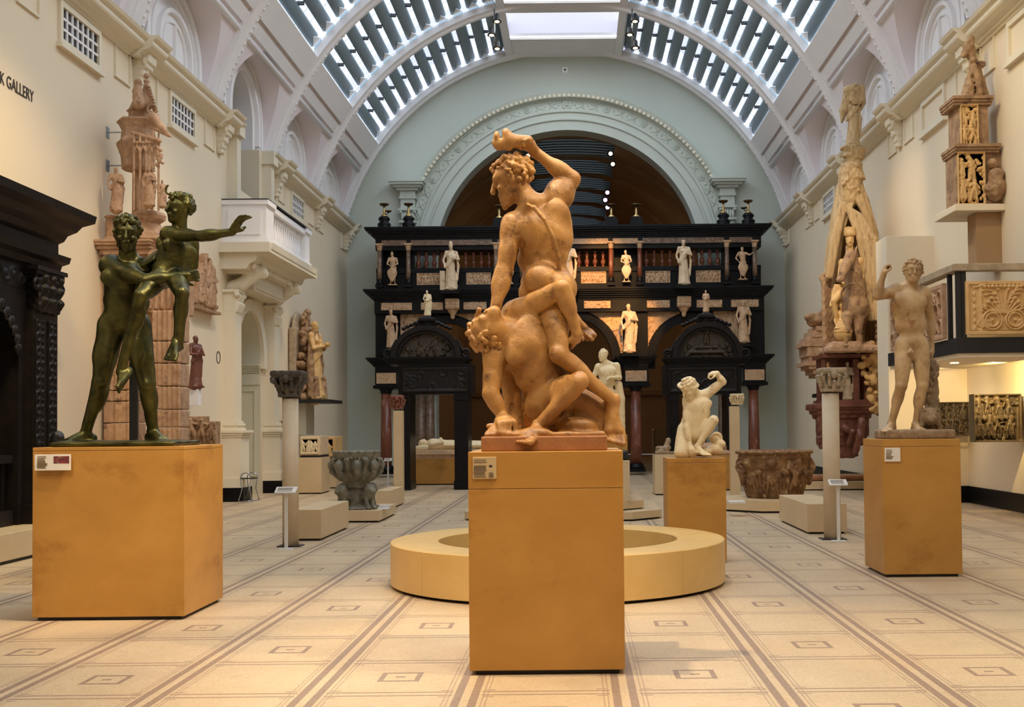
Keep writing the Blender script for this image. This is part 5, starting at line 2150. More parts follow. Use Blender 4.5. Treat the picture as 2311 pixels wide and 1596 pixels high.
for k_, (a_, b_, c_, d_) in enumerate(((xa_, xb2, 25.4, 25.41), (xa_, xa_ + .01, 25.41, 26.19), (xb2 - .01, xb2, 25.41, 26.19), (xa_, xb2, 26.19, 26.2))):
    part('pane', bxm(a_, b_, c_, d_, zc_ + .001, zc_ + .55), M['glass'], t)
part('pane', bxm(xa_, xb2, 25.4, 26.2, zc_ + .551, zc_ + .56), M['glass'], t)

# ---- folding steel stool frame by the door
p = onfloor(562, 1132)
t = thing('folding_stool', 'folded steel tube stool frame standing by the side door', 'stool', (p.x, p.y, 0))
zt = at(562, 1066, p.y).z
for k_, q in enumerate((-1, 1)):
    pts = []
    for i in range(13):
        a = PI * i / 12
        pts.append((p.x + q * .05 - .11 * math.cos(a), p.y + q * .08, zt - .12 + .11 * math.sin(a)))
    pts = [(p.x - .14 * 1 + q * .02, p.y + q * .22, 0.02), (p.x - .08 + q * .03, p.y + q * .13, .28)] + pts + [(p.x + .08 + q * .03, p.y + q * .13, .28), (p.x + .14 + q * .02, p.y + q * .22, .02)]
    m = MB()
    m.tube(pts, .012, 8)
    part('tube_frame', m, M['steel'], t)
m = MB()
m.box(p.x - .15, p.x + .15, p.y - .1, p.y + .1, zt - .14, zt - .12)
part('seat', m, M['black'], t)
for q in (-.22, .22):
    m = MB()
    m.tube([(p.x - .14, p.y + q, .02), (p.x + .14, p.y + q, .02)], .011, 6)
    part('foot_rail', m, M['steel'], t)
# ================================================================== the black and alabaster choir screen
DS = 36.0
sx = lambda px, d=DS: at(px, 700, d).x
sz = lambda py, px=1284, d=DS: at(px, py, d).z


def sb(mb, px0, px1, py0, py1, y0=0.0, y1=1.0, e=0.0):
    """box given by photo columns/rows at the screen's distance; y0,y1 metres behind its front face"""
    pm = 1284
    mb.box(sx(px0) - e, sx(px1) + e, DS + y0 - e, DS + y1, sz(py1, pm), sz(py0, pm))


scr = thing('choir_screen', 'tall black marble screen with red columns and alabaster carvings across the end wall', 'choir screen', (sx(1284), DS, 0))
cols = [(868, 1), (1125, 1), (1447, 1), (1700, 1)]
colx = [868, 1135, 1433, 1700]


def column(px, y, zb, zt, r, mat, parent, name='column'):
    x = sx(px)
    m = MB()
    h = zt - zb
    m.lathe([(r * 1.0, 0), (r * 1.03, h * .3), (r * .86, h)], (x, y, zb), 20)
    c_ = part(name, m, mat, parent)
    m = MB()
    m.lathe([(r * 1.5, -.16), (r * 1.5, -.10), (r * 1.3, -.08), (r * 1.35, -.03), (r * 1.1, 0.0)], (x, y, zb), 20)
    m.box(x - r * 1.6, x + r * 1.6, y - r * 1.6, y + r * 1.6, zb - .26, zb - .16)
    part('column_base', m, M['blackmarble'], c_)
    m = MB()
    m.lathe([(r * .95, 0), (r * 1.05, .04), (r * .95, .06), (r * 1.35, .14), (r * 1.4, .17)], (x, y, zt), 20)
    m.box(x - r * 1.6, x + r * 1.6, y - r * 1.6, y + r * 1.6, zt + .17, zt + .22)
    part('column_capital', m, M['alabaster_relief'] if r < .12 else M['blackmarble'], c_)


for px in colx:
    column(px, DS + .2, .36, sz(884), .175, M['redmarble'], scr)
for px in (936, 957, 1590, 1640):
    column(px, DS + 1.3, .36, sz(884), .16, M['brownmarble'], scr)
m = MB()
for a, b in ((842, 900), (1105, 1168), (1402, 1466), (1672, 1730)):
    sb(m, a, b, 866, 873, -.06, 1.5)
    sb(m, a + 4, b - 4, 822, 867, 0, 1.5)
    for i, e in enumerate((0, .05, .10, .16, .2)):
        sb(m, a, b, 820 - i * 4.0, 824 - i * 4.0, 0, 1.5, e)
    sb(m, a + 4, b - 4, 668, 806, .12, 1.5)
part('lower_entablature', m, M['blackmarble'], scr, kind='stuff')
for a, b in ((846, 896), (1110, 1164), (1407, 1461), (1676, 1726)):
    m = MB()
    sb(m, a + 3, b - 3, 838, 862, -.02, .05)
    part('frieze_panel', m, M['alabaster_relief'], scr)
# arched wall over the three openings
ZA = sz(812)
arches = [(1003, 103), (1284, 113), (1566, 103)]
zt_ = sz(692)
edges = [sx(892), sx(1130), sx(1433), sx(1680)]
for i, (pc, rp) in enumerate(arches):
    xc_, r_ = sx(pc), rp * DS / F
    ri = r_ - 0.22
    u0, u1 = edges[i], edges[i + 1]
    inner = archline(xc_, ri, ZA - .3, ZA, ri, 24)
    outer = rectline(xc_, ZA - .3, ZA, u0, u1, zt_, 24)
    m = MB()
    ff = lambda u, v, w: (u, DS + .3 - w, v)
    band(m, inner, outer, ff, -.3, 0)
    part('arched_wall', m, M['blackmarble'], scr)
    m = MB()
    band(m, archline(xc_, ri, ZA, ZA, ri, 24), archline(xc_, r_, ZA, ZA, r_, 24), ff, 0, .16)
    part('arch_band', m, M['blackmarble'], scr)
    for s_ in (-1, 1):
        w_, h_ = r_ * .92, zt_ - ZA - .14
        if i == 0 and s_ < 0:
            w_ *= .6
        if i == 2 and s_ > 0:
            w_ *= .6
        w_ = min(w_, (u1 - xc_ if s_ > 0 else xc_ - u0) - .12)
        R = Relief(w_, h_, .018)
        rnd = random.Random(40 + i * 2 + s_)
        for q in range(7):
            R.man(rnd.uniform(.1, w_), rnd.uniform(-.1, h_ * .6), rnd.uniform(.5, .75), .05, rnd)
        R.bits(rnd, 40, .06, .03)
        xo = xc_ if s_ > 0 else xc_ - w_
        gx = xo
        mk = lambda X, Z: ((X + gx - xc_) ** 2 + (Z) ** 2 > (r_ + .05) ** 2)
        if s_ > 0:
            edge0 = u1 - .12 - w_
        gx = (u1 - .12 - w_) if s_ > 0 else (u0 + .12)
        if (i == 2 and s_ > 0) or (i == 0 and s_ < 0):
            gx = xc_ + r_ * .45 if s_ > 0 else xc_ - r_ * .45 - w_
        try:
            me = R.mesh('spandrel_relief', M['alabaster_relief'], (gx, DS + .28, ZA), (1, 0, 0), (0, 0, 1), (0, -1, 0), .02, mk)
            if len(me.polygons):
                link('spandrel_relief', me, scr)
        except Exception as ex:
            print('spandrel', ex)
# middle entablature
m = MB()
sb(m, 845, 1722, 676, 704, 0, 1.5)
for i, e in enumerate((.02, .08, .14, .20, .26, .30)):
    sb(m, 845, 1722, 676 - (i + 1) * 4.2, 676 - i * 4.2, 0, 1.5, e)
sb(m, 850, 1717, 640, 652, .02, 1.3)
part('middle_entablature', m, M['blackmarble'], scr, kind='stuff')
rnd = random.Random(9)
for a, b in ((860, 930), (950, 1000), (1046, 1098), (1180, 1235), (1318, 1378), (1460, 1512), (1478, 1522), (1572, 1630), (1650, 1712)):
    if a == 1478:
        continue
    w_, h_ = sx(b) - sx(a), sz(680) - sz(697)
    R = Relief(w_, h_, .02)
    for q in range(16):
        R.arcl(rnd.uniform(0, w_), rnd.uniform(0, h_), rnd.uniform(.05, .1), .025, .04)
    R.bits(rnd, 20, .05, .05)
    link('frieze_relief', R.mesh('frieze_relief', M['alabaster_relief'], (sx(a), DS - .01, sz(697)), (1, 0, 0), (0, 0, 1), (0, -1, 0), .03), scr)
for pc in (1022, 1284, 1543):
    S = SDF(.022)
    x = sx(pc)
    S.box((x, DS - .05, sz(685)), (.22, .22, .17), rnd=.03, k=.02)
    for i in range(3):
        for j in (-1, 0, 1):
            S.box((x + j * .14, DS - .26, sz(685) - .1 + i * .1), (.05, .04, .03), rnd=.01, k=.01)
    S.cone((x, DS - .05, sz(700)), (x, DS - .05, sz(708)), .16, .08, k=.03)
    S.ell((x, DS - .05, sz(713)), (.07, .07, .08), k=.02)
    link('carved_pendant', S.build('carved_pendant', M['alabaster_relief']), scr)
# gallery
gcol = [857, 922, 1120, 1178, 1380, 1445, 1642, 1705]
m = MB()
sb(m, 848, 1720, 552, 561, .04, 1.2)
for i, e in enumerate((.0, .05, .10, .18, .26, .30)):
    sb(m, 848, 1720, 537 - (i + 1) * 4.2, 537 - i * 4.2, 0, 1.4, e)
sb(m, 848, 1720, 537, 553, .02, 1.3)
sb(m, 848, 1720, 601, 612, .1, .7)
sb(m, 848, 1720, 612, 645, .15, .7)
part('gallery_frame', m, M['blackmarble'], scr, kind='stuff')
for a, b in ((862, 918), (928, 1112), (1124, 1174), (1184, 1374), (1385, 1441), (1452, 1636), (1648, 1700)):
    m = MB()
    sb(m, a, b, 539, 551, -.02, .05)
    part('frieze_panel', m, M['alabaster_relief'] if a > 1180 and b < 1445 else M['brownmarble'], scr)
for a, b in ((862, 917), (1124, 1174), (1385, 1441), (1648, 1700)):
    m = MB()
    sb(m, a - 8, b + 8, 556, 645, .55, 1.2)
    for q in (a - 5, b - 1):
        sb(m, q, q + 7, 556, 645, .12, .6)
    part('niche', m, M['blackmarble'], scr)
for px in gcol:
    column(px, DS + .02, sz(641) + .2, sz(562), .075, M['redmarble'] if 1300 < px < 1450 else M['brownmarble'], scr, 'small_column')
rnd = random.Random(12)
for a, b in ((940, 995), (1052, 1108), (1196, 1250), (1312, 1369), (1458, 1514), (1572, 1628)):
    w_, h_ = sx(b) - sx(a), sz(613) - sz(640)
    R = Relief(w_, h_, .016)
    R.crowd(rnd, 1, .9, .06, .3)
    R.frame(.02, .05)
    link('relief_panel', R.mesh('relief_panel', M['alabaster_relief'], (sx(a), DS + .12, sz(640)), (1, 0, 0), (0, 0, 1), (0, -1, 0), .03), scr)
bal = MB()
hb = sz(562) - sz(600)
bal.lathe([(.045, 0), (.06, .03), (.04, .06), (.05, .09), (.085, .18), (.06, .27), (.035, hb * .52), (.05, hb * .56), (.035, hb * .6), (.06, hb * .75), (.045, hb * .88), (.065, hb * .95), (.06, hb)], n=12)
balr, balk = bal.mesh('baluster', M['redmarble']), bal.mesh('baluster', M['blackmarble'])
for sec in ((932, 1112), (1188, 1372), (1452, 1634)):
    n = 10
    for i in range(n):
        px = sec[0] + (sec[1] - sec[0]) * (i + .5) / n
        if abs(i - 4.5) < 1:
            continue
        o = bpy.data.objects.new('baluster', balr)
        C.objects.link(o)
        o.parent = scr
        o.location = Vector((sx(px), DS + .4, sz(601))) - scr.location
# opening backs: dark rear of the screen's middle part seen against the arch
for px0, px1, pym in ((862, 918, 0),):
    pass
# brass candle dishes on black turned bases along the top
ztop = sz(511)
for i, px in enumerate((862, 918, 1126, 1180, 1383, 1440, 1640, 1697)):
    x, y = sx(px), DS + .5
    sq = 1383 <= px <= 1440 or 1120 < px < 1190
    t = thing('candle_holder', ['brass candle dish over the far left end of the screen top', 'brass candle dish, second from the left end of the screen top', 'brass candle dish beside the bearded head, in front of the brown vault',
              'brass candle dish hidden behind the bearded head', 'brass candle dish beside the purple glowing lamp', 'brass candle dish right of the one beside the purple glowing lamp',
              'brass candle dish, second from the right end of the screen', 'brass candle dish over the far right end of the screen top'][i], 'candle holder', (x, y, ztop))
    m = MB()
    if sq:
        m.box(x - .2, x + .2, y - .2, y + .2, ztop + .001, ztop + .3)
        m.box(x - .16, x + .16, y - .16, y + .16, ztop + .3, ztop + .36)
    else:
        m.lathe([(.26, .001), (.26, .06), (.18, .10), (.22, .18), (.2, .24), (.13, .28), (.19, .36), (.17, .42), (.13, .45)], (x, y, ztop), 16)
    part('turned_base', m, M['blackmarble'], t)
    m = MB()
    zb = ztop + (.36 if sq else .45)
    m.lathe([(.12, 0), (.12, .03), (.05, .08), (.035, .12), (.05, .2), (.03, .26), (.04, .33)], (x, y, zb), 14)
    part('stem', m, M['brass'], t)
    m = MB()
    m.lathe([(.02, .33), (.12, .36), (.155, .40), (.16, .42), (.12, .41), (.02, .39)], (x, y, zb), 18)
    part('dish', m, M['darkbrass'], t)
    if i in (0, 7):
        m = MB()
        q = .14 if i == 0 else -.14
        m.tube([(x, y, zb + .1), (x + q * .6, y, zb + .08), (x + q, y, zb + .14)], .015, 6)
        m.lathe([(.02, .13), (.09, .16), (.11, .20), (.08, .19), (.02, .17)], (x + q, y, zb), 14)
        part('side_dish', m, M['darkbrass'], t)

SL = dict(L=((-0.28, 0.10, 1.12), (-0.10, 0.20, 1.02)), R=((0.28, 0.10, 1.12), (0.10, 0.20, 1.02)))
stat = [
    ('statue', 'small shield-bearing carved figure in the left end niche of the screen gallery', 888, 567, 645, 'alabaster_relief', dict(shield=True, robe=False, helmet=True, arms=SL)),
    ('statue', 'pale crowned woman statue leaning on a tall tablet on the screen gallery', 1021, 551, 657, 'alabaster', dict(crown=True, seed=3)),
    ('statue', 'small shield-bearing figure half hidden behind the raised-arm marble', 1150, 567, 645, 'alabaster', dict(shield=True, robe=False, arms=SL, seed=4)),
    ('statue', 'warm-lit robed woman statue beside the bare back of the middle marble', 1285, 548, 654, 'alabaster', dict(seed=5)),
    ('statue', 'orange-lit shield-bearing figure in the niche between two red columns', 1414, 567, 643, 'alabaster', dict(shield=True, robe=False, arms=SL, seed=6)),
    ('statue', 'pale woman statue with swirling gown and one bare knee on the screen gallery', 1543, 547, 650, 'alabaster', dict(seed=7)),
    ('statue', 'pointing shield-bearing figure in the right end niche of the screen gallery', 1676, 562, 640, 'alabaster_relief', dict(shield=True, robe=False, arms=dict(L=((-0.36, .08, 1.30), (-.5, .16, 1.38)), R=((.36, .02, 1.15), (.2, .1, .95))), seed=8)),
    ('statue', 'robed bald man statue on the screen beside the left black doorway arch', 885, 697, 785, 'alabaster_relief', dict(female=False, seed=9)),
    ('statue', 'orange-lit robed old man statue over the red column of the screen', 1419, 689, 800, 'alabaster', dict(female=False, seed=10)),
    ('statue', 'robed man statue with bent head by the right end of the screen', 1676, 683, 781, 'alabaster_relief', dict(female=False, seed=11)),
]
for nm, lab, px, py0, py1, mt, kw in stat:
    zb = sz(py1)
    H = sz(py0) - zb
    y = DS - .26 if py0 < 660 and not kw.get('shield') else (DS - .10 if kw.get('shield') else DS - .18)
    o = link(nm, figure(nm, M[mt], (sx(px), y, zb + .06), H - .06, (0, -1, 0), res=.022, **kw))
    centre(o)
    tag(o, lab, 'statue')
    if py1 > 649 and not kw.get('shield'):
        m = MB()
        m.box(sx(px) - .3, sx(px) + .3, y - .28, DS + .1, zb - .10, zb - .001)
        part('statue_bracket', m, M['blackmarble'], scr)
    elif py0 > 660:
        m = MB()
        m.box(sx(px) - .32, sx(px) + .32, y - .28, DS + .15, zb - .12, zb - .001)
        part('statue_bracket', m, M['blackmarble'], scr)
m = MB()
m.box(sx(996), sx(1007), DS - .36, DS - .22, sz(655), sz(612))
o = centre(part('tablet', m, M['alabaster'], bev=.01))
tag(o, 'tall plain tablet beside the crowned woman statue', 'tablet')


# ---- the two black doorways with arched pediments
def doorway(pc, pl0, pl1, pr0, pr1, pya, ptop, d, label, fig_label, fx, seed):
    X = lambda px: at(px, 900, d).x
    Z = lambda py: at(pc, py, d).z
    t = thing('doorway', label, 'doorway', (X(pc), d, 0))
    for a, b in ((pl0, pl1), (pr0, pr1)):
        leg = part('leg', bxm(X(a), X(b), d, d + 1.0, 0, Z(890)), M['blackmarble'], t)
        part('leg_base', bxm(X(a) - .02, X(b) + .02, d - .03, d + .9, 0.001, .22), M['blackmarble'], leg)
        part('leg_capital', bxm(X(a) - .02, X(b) + .02, d - .03, d + .9, Z(903), Z(893)), M['blackmarble'], leg)
    e0, e1 = X(pc - 97), X(pc + 97)
    m = MB()
    m.box(X(pl0) - .1, X(pr1) + .1, d, d + 1.0, Z(890), Z(822))
    for i, e in enumerate((0, .04, .08, .12)):
        m.box(e0 + .12 - e, e1 - .12 + e, d - e, d + 1.0, Z(822 - i * 4), Z(818 - i * 4))
    part('entablature', m, M['blackmarble'], t, kind='stuff')
    R = Relief(X(pr1) - X(pl0), Z(830) - Z(885), .02)
    rr = random.Random(seed)
    for i in range(14):
        R.arcl(rr.uniform(0, R.w), rr.uniform(0, R.h), rr.uniform(.06, .14), .02, .025)
    R.frame(.04, .03)
    link('frieze_relief', R.mesh('frieze_relief', M['darkwood'], (X(pl0), d - .005, Z(885)), (1, 0, 0), (0, 0, 1), (0, -1, 0), .02), t)
    zc_, rad = Z(806), 79 * d / F
    rz = Z(ptop) - zc_
    ff = lambda u, v, w: (u, d - w, v)
    m = MB()
    xc_ = X(pc)
    band(m, archline(xc_, rad - .12, zc_, zc_, rz - .12, 28), archline(xc_, rad, zc_, zc_, rz, 28), ff, -.5, .12)
    band(m, archline(xc_, rad - .2, zc_, zc_, rz - .2, 28), archline(xc_, rad - .12, zc_, zc_, rz - .12, 28), ff, -.5, .04)
    part('arch_moulding', m, M['darkwood'], t)
    R = Relief(2 * rad - .3, rz - .15, .012)
    W_, H_ = R.w, R.h
    if seed % 2:
        R.man(W_ * .5, H_ * .45, H_ * .6, .05, rr)
        R.line(W_ * .2, H_ * .18, W_ * .8, H_ * .18, .06, .06)
        R.line(W_ * .3, H_ * .35, W_ * .7, H_ * .35, .04, .05)
        for q in (.15, .85):
            R.line(W_ * q, H_ * .05, W_ * (.5 + (q - .5) * .5), H_ * .38, .06, .05)
            R.blob(W_ * (q + (.05 if q < .5 else -.05)), H_ * .35, .06, .07, .06)
        for i in range(10):
            R.arcl(rr.uniform(.1, .9) * W_, rr.uniform(0, .3) * H_, .08, .02, .04, rr.uniform(0, 3), rr.uniform(3, 6))
    else:
        R.bits(rr, 40, .07, .04)
        for i in range(5):
            R.man(W_ * (.2 + .15 * i), H_ * .05, H_ * .35, .045, rr)
    mk = lambda XX, ZZ: ((XX - W_ / 2) / (W_ / 2)) ** 2 + (ZZ / H_) ** 2 < 1.0
    link('tympanum_relief', R.mesh('tympanum_relief', M['darkrelief'], (xc_ - W_ / 2, d + .12, zc_), (1, 0, 0), (0, 0, 1), (0, -1, 0), .05, mk), t)
    # crest of scrolls and shells
    S = SDF(.016)
    zt = Z(ptop)
    for q in (-1, 1):
        S.torus((xc_ + q * .14, d + .1, zt + .06), .09, .035, (0, 1, 0), k=.01)
        S.ell((xc_ + q * .14, d + .1, zt + .06), (.04, .04, .04), k=.01)
        for i in range(4):
            S.ell((xc_ + q * (.28 + .1 * i), d + .1, zt + .07 - .045 * i), (.06, .05, .05), k=.02)
    S.box((xc_, d + .1, zt + .16), (.2, .1, .05), rnd=.02, k=.02)
    S.box((xc_, d + .1, zt + .2), (.1, .08, .05), rnd=.02, k=.02)
    link('scroll_crest', S.build('scroll_crest', M['darkwood']), t)
    for q in (-1, 1):
        S = SDF(.016)
        S.torus((xc_ + q * (rad + .1), d + .05, zc_ + .1), .085, .035, (0, 1, 0), k=.01)
        S.ell((xc_ + q * (rad + .1), d + .05, zc_ + .1), (.04, .04, .04), k=.01)
        S.cone((xc_ + q * (rad + .02), d + .05, zc_ + .16), (xc_ + q * (rad - .1), d + .05, zc_ + .42), .04, .03, k=.02)
        link('corner_scroll', S.build('corner_scroll', M['darkwood']), t)
    zf = zt + .25
    Hf = Z(656) - zf
    o = link('statue', figure('statue', M['alabaster_relief'] if fx else M['marble'], (X(pc + (2 if not fx else 0)), d + .1, zf + .02), Hf, (0, -1, 0), res=.014, seed=seed, arms=SL))
    centre(o)
    tag(o, fig_label, 'statue')


doorway(963, 908, 925, 1025, 1056, 810, 735, 28.4, 'black carved doorway with arched pediment on the left of the screen', 'small white-robed figure with dark face on the left black doorway', 0, 20)
doorway(1597, 1510, 1532, 1640, 1664, 806, 727, 28.4, 'black carved doorway with arched pediment behind the kneeling boy', 'small dark robed figure on the black doorway behind the kneeling boy', 1, 21)

# ================================================================== left wall: door, balcony, loggia window
t = bpy.data.objects.new('door_1', None)
C.objects.link(t)
t['kind'] = 'structure'
m = MB()
m.box(WL - .74, WL - .70, 25.4, 27.5, 0.3, 3.0)
for a, b, c_, e in ((25.4, 25.62, 0, 2.9), (27.28, 27.5, 0, 2.9)):
    m.box(WL - .72, WL - .62, a, b, c_, e)
for i, e in enumerate((0, .03, .07, .11)):
    m.box(WL - .74, WL - .62 + e, 25.4, 27.5, 2.78 + i * .06, 2.84 + i * .06)
m.box(WL - .72, WL - .66, 25.7, 27.2, .4, .46)
m.box(WL - .72, WL - .66, 25.7, 27.2, 2.6, 2.66)
m.box(WL - .72, WL - .66, 25.7, 25.76, .4, 2.66)
m.box(WL - .72, WL - .66, 27.14, 27.2, .4, 2.66)
part('door_panel', m, M['door'], t)
m = MB()
reveal(m, archline(NY, NHW - .01, 0, 3.25, NHW - .01, 16), fL, -0.75, 0.0)
part('door_reveal', m, M['door'], t)
m = MB()
for i, e in enumerate((.02, .05, .09, .13)):
    m.box(WL - .74, WL - .02 + e * .3, 27.48 - e, 27.5, 2.90 + i * .055, 2.955 + i * .055)
m.box(WL - .74, WL - .02, 27.46, 27.5, 2.62, 2.88)
for a, b, c_, e in ((.62, .66, .42, 2.5), (.10, .14, .42, 2.5), (.10, .66, .42, .46), (.10, .66, 2.46, 2.5)):
    m.box(WL - b, WL - a, 27.46, 27.5, c_, e)
part('reveal_moulding', m, M['door'], t)
m = MB()
m.box(WL - .7, WL - .45, 25.4, 27.5, 0, .28)
part('threshold', m, M['black'], t)
dsur = bpy.data.objects.new('trim_3', None)
C.objects.link(dsur)
dsur['kind'] = 'structure'
m = MB()
band(m, archline(NY, NHW, 3.0, 3.25, NHW, 20), archline(NY, NHW + .26, 3.0, 3.25, NHW + .26, 20), fL, 0, .10)
part('arch_moulding', m, M['cornice'], dsur)
for yc in (24.85, 28.05):
    m = MB()
    bx(m, fL, yc - .30, yc + .30, 0.3, 1.38, 0, .40)
    bx(m, fL, yc - .34, yc + .34, 0.3, .5, 0, .44)
    for i, e in enumerate((.02, .05, .08)):
        bx(m, fL, yc - .30 - e, yc + .30 + e, 1.38 + i * .05, 1.43 + i * .05, 0, .40 + e)
    pp = part('pilaster_pedestal', m, M['cornice'], dsur)
    m = MB()
    bx(m, fL, yc - .34, yc + .34, 0, .3, 0, .46)
    part('black_skirting', m, M['blackmarble'], pp)
    m = MB()
    for i, e in enumerate((.06, .03, .05, .02)):
        bx(m, fL, yc - .22 - e, yc + .22 + e, 1.53 + i * .05, 1.58 + i * .05, 0, .28 + e)
    bx(m, fL, yc - .22, yc + .22, 1.73, 4.1, 0, .26)
    part('pilaster', m, M['cornice'], dsur)
    S = SDF(.02)
    S.box((WL + .13, yc, 4.3), (.15, .22, .22), rnd=.02, k=.02)
    S.box((WL + .14, yc, 4.54), (.2, .28, .035), rnd=.01, k=.01)
    for q in (-1, 0, 1):
        for z_ in (4.2, 4.38):
            S.cone((WL + .26, yc + q * .14, z_ - .08), (WL + .32, yc + q * .15, z_ + .06), .05, .05, k=.02)
    for q in (-1, 1):
        S.ell((WL + .3, yc + q * .24, 4.46), (.07, .06, .06), k=.02)
    link('pilaster_capital', S.build('pilaster_capital', M['cornice']), dsur)
# balcony
balc = bpy.data.objects.new('trim_4', None)
C.objects.link(balc)
balc['kind'] = 'structure'
BY0, BY1, BX = 24.55, 28.55, 1.0
m = MB()
bpf = [(0, 5.0), (.55, 5.0), (.62, 5.12), (.75, 5.18), (.80, 5.3), (1.02, 5.38), (1.10, 5.42), (1.12, 5.55), (0, 5.55)]
m.prism(bpf, lambda u, v: (WL + u, BY0 - .1, v), lambda u, v: (WL + u, BY1 + .1, v))
bx(m, fL, BY0 - .25, BY1 + .25, 5.34, 5.55, 0, 1.08)
part('balcony_slab', m, M['cornice'], balc)
m = MB()
bx(m, fL, 25.2, 27.7, 4.62, 5.0, 0, .50)
bx(m, fL, 25.35, 27.55, 4.68, 4.92, .5, .53)
part('soffit_panel', m, M['cornice'], balc)
egg = MB()
egg.ell((0, 0, 0), (.06, .09, .075), 8, 6)
em = egg.mesh('egg_ornament', M['cornice'])
for i in range(17):
    o = link('egg_ornament', em, balc)
    o.location = (WL + .66, BY0 + .1 + i * .24, 5.08)
for yc in (24.95, 27.95):
    S = SDF(.025)
    S.chain([(WL + .1, yc, 4.65), (WL + .30, yc, 4.72), (WL + .52, yc, 4.88), (WL + .75, yc, 5.0)], [.16, .15, .14, .12], k=.04)
    S.torus((WL + .18, yc, 4.66), .1, .05, (0, 1, 0), k=.02)
    S.torus((WL + .78, yc, 4.95), .07, .045, (0, 1, 0), k=.02)
    S.box((WL + .3, yc, 5.0), (.4, .17, .06), rnd=.02, k=.02)
    link('balcony_bracket', S.build('balcony_bracket', M['cornice']), balc)
m = MB()
for a, b in ((BY0, BY0 + .62), (BY1 - .45, BY1)):
    bx(m, fL, a, b, 5.55, 6.42, .0 if a == BY0 else .72, .95)
    bx(m, fL, a - .04, b + .04, 5.55, 5.68, .0 if a == BY0 else .70, .99)
    bx(m, fL, a - .04, b + .04, 6.40, 6.5, .0 if a == BY0 else .68, 1.0)
bx(m, fL, BY1 - .22, BY1, 5.55, 6.5, 0, .8)
bx(m, fL, BY0, BY1, 5.55, 5.72, .74, .93)
bx(m, fL, BY0, BY1, 6.34, 6.46, .72, .96)
bx(m, fL, BY0 - .03, BY0, 5.75, 6.3, .12, .84)
part('balcony_parapet', m, M['vault2'], balc)
m = MB()
bx(m, fL, BY0 - .05, BY1 + .05, 6.5, 6.52, .68, 1.0)
bx(m, fL, BY0 - .05, BY0 + .66, 6.5, 6.52, 0, 1.0)
part('balcony_coping', m, M['black'], balc)
b2 = MB()
b2.lathe([(.05, 0), (.05, .04), (.03, .07), (.055, .2), (.03, .33), (.025, .45), (.045, .5), (.05, .62)], n=10)
bm_ = b2.mesh('baluster', M['vault2'])
for i in range(14):
    o = link('baluster', bm_, balc)
    o.location = (WL + .835, BY0 + .74 + i * .198, 5.72)
# loggia window behind the balcony
lw = bpy.data.objects.new('window_20', None)
C.objects.link(lw)
lw['kind'] = 'structure'
m = MB()
m.box(WL - .9, WL - .86, 25.2, 27.7, 6.4, 10.2)
part('blind', m, M['grey'], lw)
m = MB()
for a, b, c_, e in ((25.42, 25.7, 6.9, 8.9), (27.2, 27.48, 6.9, 8.9), (26.35, 26.55, 6.9, 9.9)):
    m.box(WL - .88, WL - .74, a, b, c_, e)
m.box(WL - .88, WL - .70, 25.4, 27.5, 8.35, 8.6)
band(m, archline(NY, .85, 8.9, 8.9, .85, 20), archline(NY, 1.02, 8.9, 8.9, 1.02, 20), fL, -.86, -.7)
part('window_frame', m, M['grey'], lw)
m = MB()
for yc in (25.05, 27.85):
    bx(m, fL, yc - .14, yc + .14, 6.5, ZCOR - .3, 0, .22)
    bx(m, fL, yc - .2, yc + .2, ZCOR - .3, ZCOR + .02, 0, .30)
part('window_pilaster', m, M['cornice'], lw)
# round floor-plan sign on the wall by the door
p = at(492, 802, 23.6)
dd = WL * F / (492 - VX)
m = MB()
m.lathe([(.13, 0), (.13, .012), (.115, .012), (.115, 0)], n=24)
m.xf(Matrix.Translation((WL, dd, p.z)) @ Matrix.Rotation(PI / 2, 4, 'Y') @ Matrix.Scale(1, 4))
o = part('wall_sign', m, M['letter'])
centre(o)
tag(o, 'thin dark ring-shaped sign on the cream wall before the side door', 'sign')
m = MB()
q = at(627, 970, 27.9)
m.box(WL, WL + .2, 28.75, 28.95, .95, 1.75)
o = centre(part('wall_post', m, M['redwood']))
tag(o, 'small dark red upright block beside the door pilaster', 'block')

# lettering on the wall
def lettering(body, y, z, size, label):
    cu = bpy.data.curves.new('wall_lettering', 'FONT')
    cu.body = body
    cu.size = size
    cu.extrude = 0.004
    tmp = bpy.data.objects.new('tmp_text', cu)
    C.objects.link(tmp)
    dg = bpy.context.evaluated_depsgraph_get()
    me = bpy.data.meshes.new_from_object(tmp.evaluated_get(dg))
    bpy.data.objects.remove(tmp)
    me.materials.clear()
    me.materials.append(M['letter'])
    # thin, tall letters running down the hall on the left wall
    me.transform(Matrix.Translation((WL + 0.006, y, z)) @ Matrix(((0, 0, 1, 0), (1, 0, 0, 0), (0, 1, 0, 0), (0, 0, 0, 1))) @ Matrix.Scale(0.80, 4, (1, 0, 0)))
    o = link('wall_lettering', me)
    centre(o)
    return tag(o, label, 'lettering')


lettering('K GALLERY', 15.02, at(5, 196, 15.2).z, .235, 'dark thin capital letters reading GALLERY high on the left wall')
# ================================================================== the middle marble: a man raising a jawbone over a crouching man
DM = D1 + 0.45


def J(px, py, dy=0.0, D=DM):
    return V3(*at(px, py, D + dy))


SC = 1.36
N_ = V3(0, -1, 0)
body = SDF(0.0090, .8)
hairS = SDF(0.0085)
body2 = SDF(0.0090, .8)
hair2 = SDF(0.0085)
zb1 = H1
# ---- upper man, seen from behind
shR = J(1252, 452, 0.02)      # raised arm (viewer's right)
shL = J(1160, 508, -0.05)     # lowered arm (viewer's left)
hR = J(1255, 655, 0.05)
hL = J(1212, 668, 0.10)
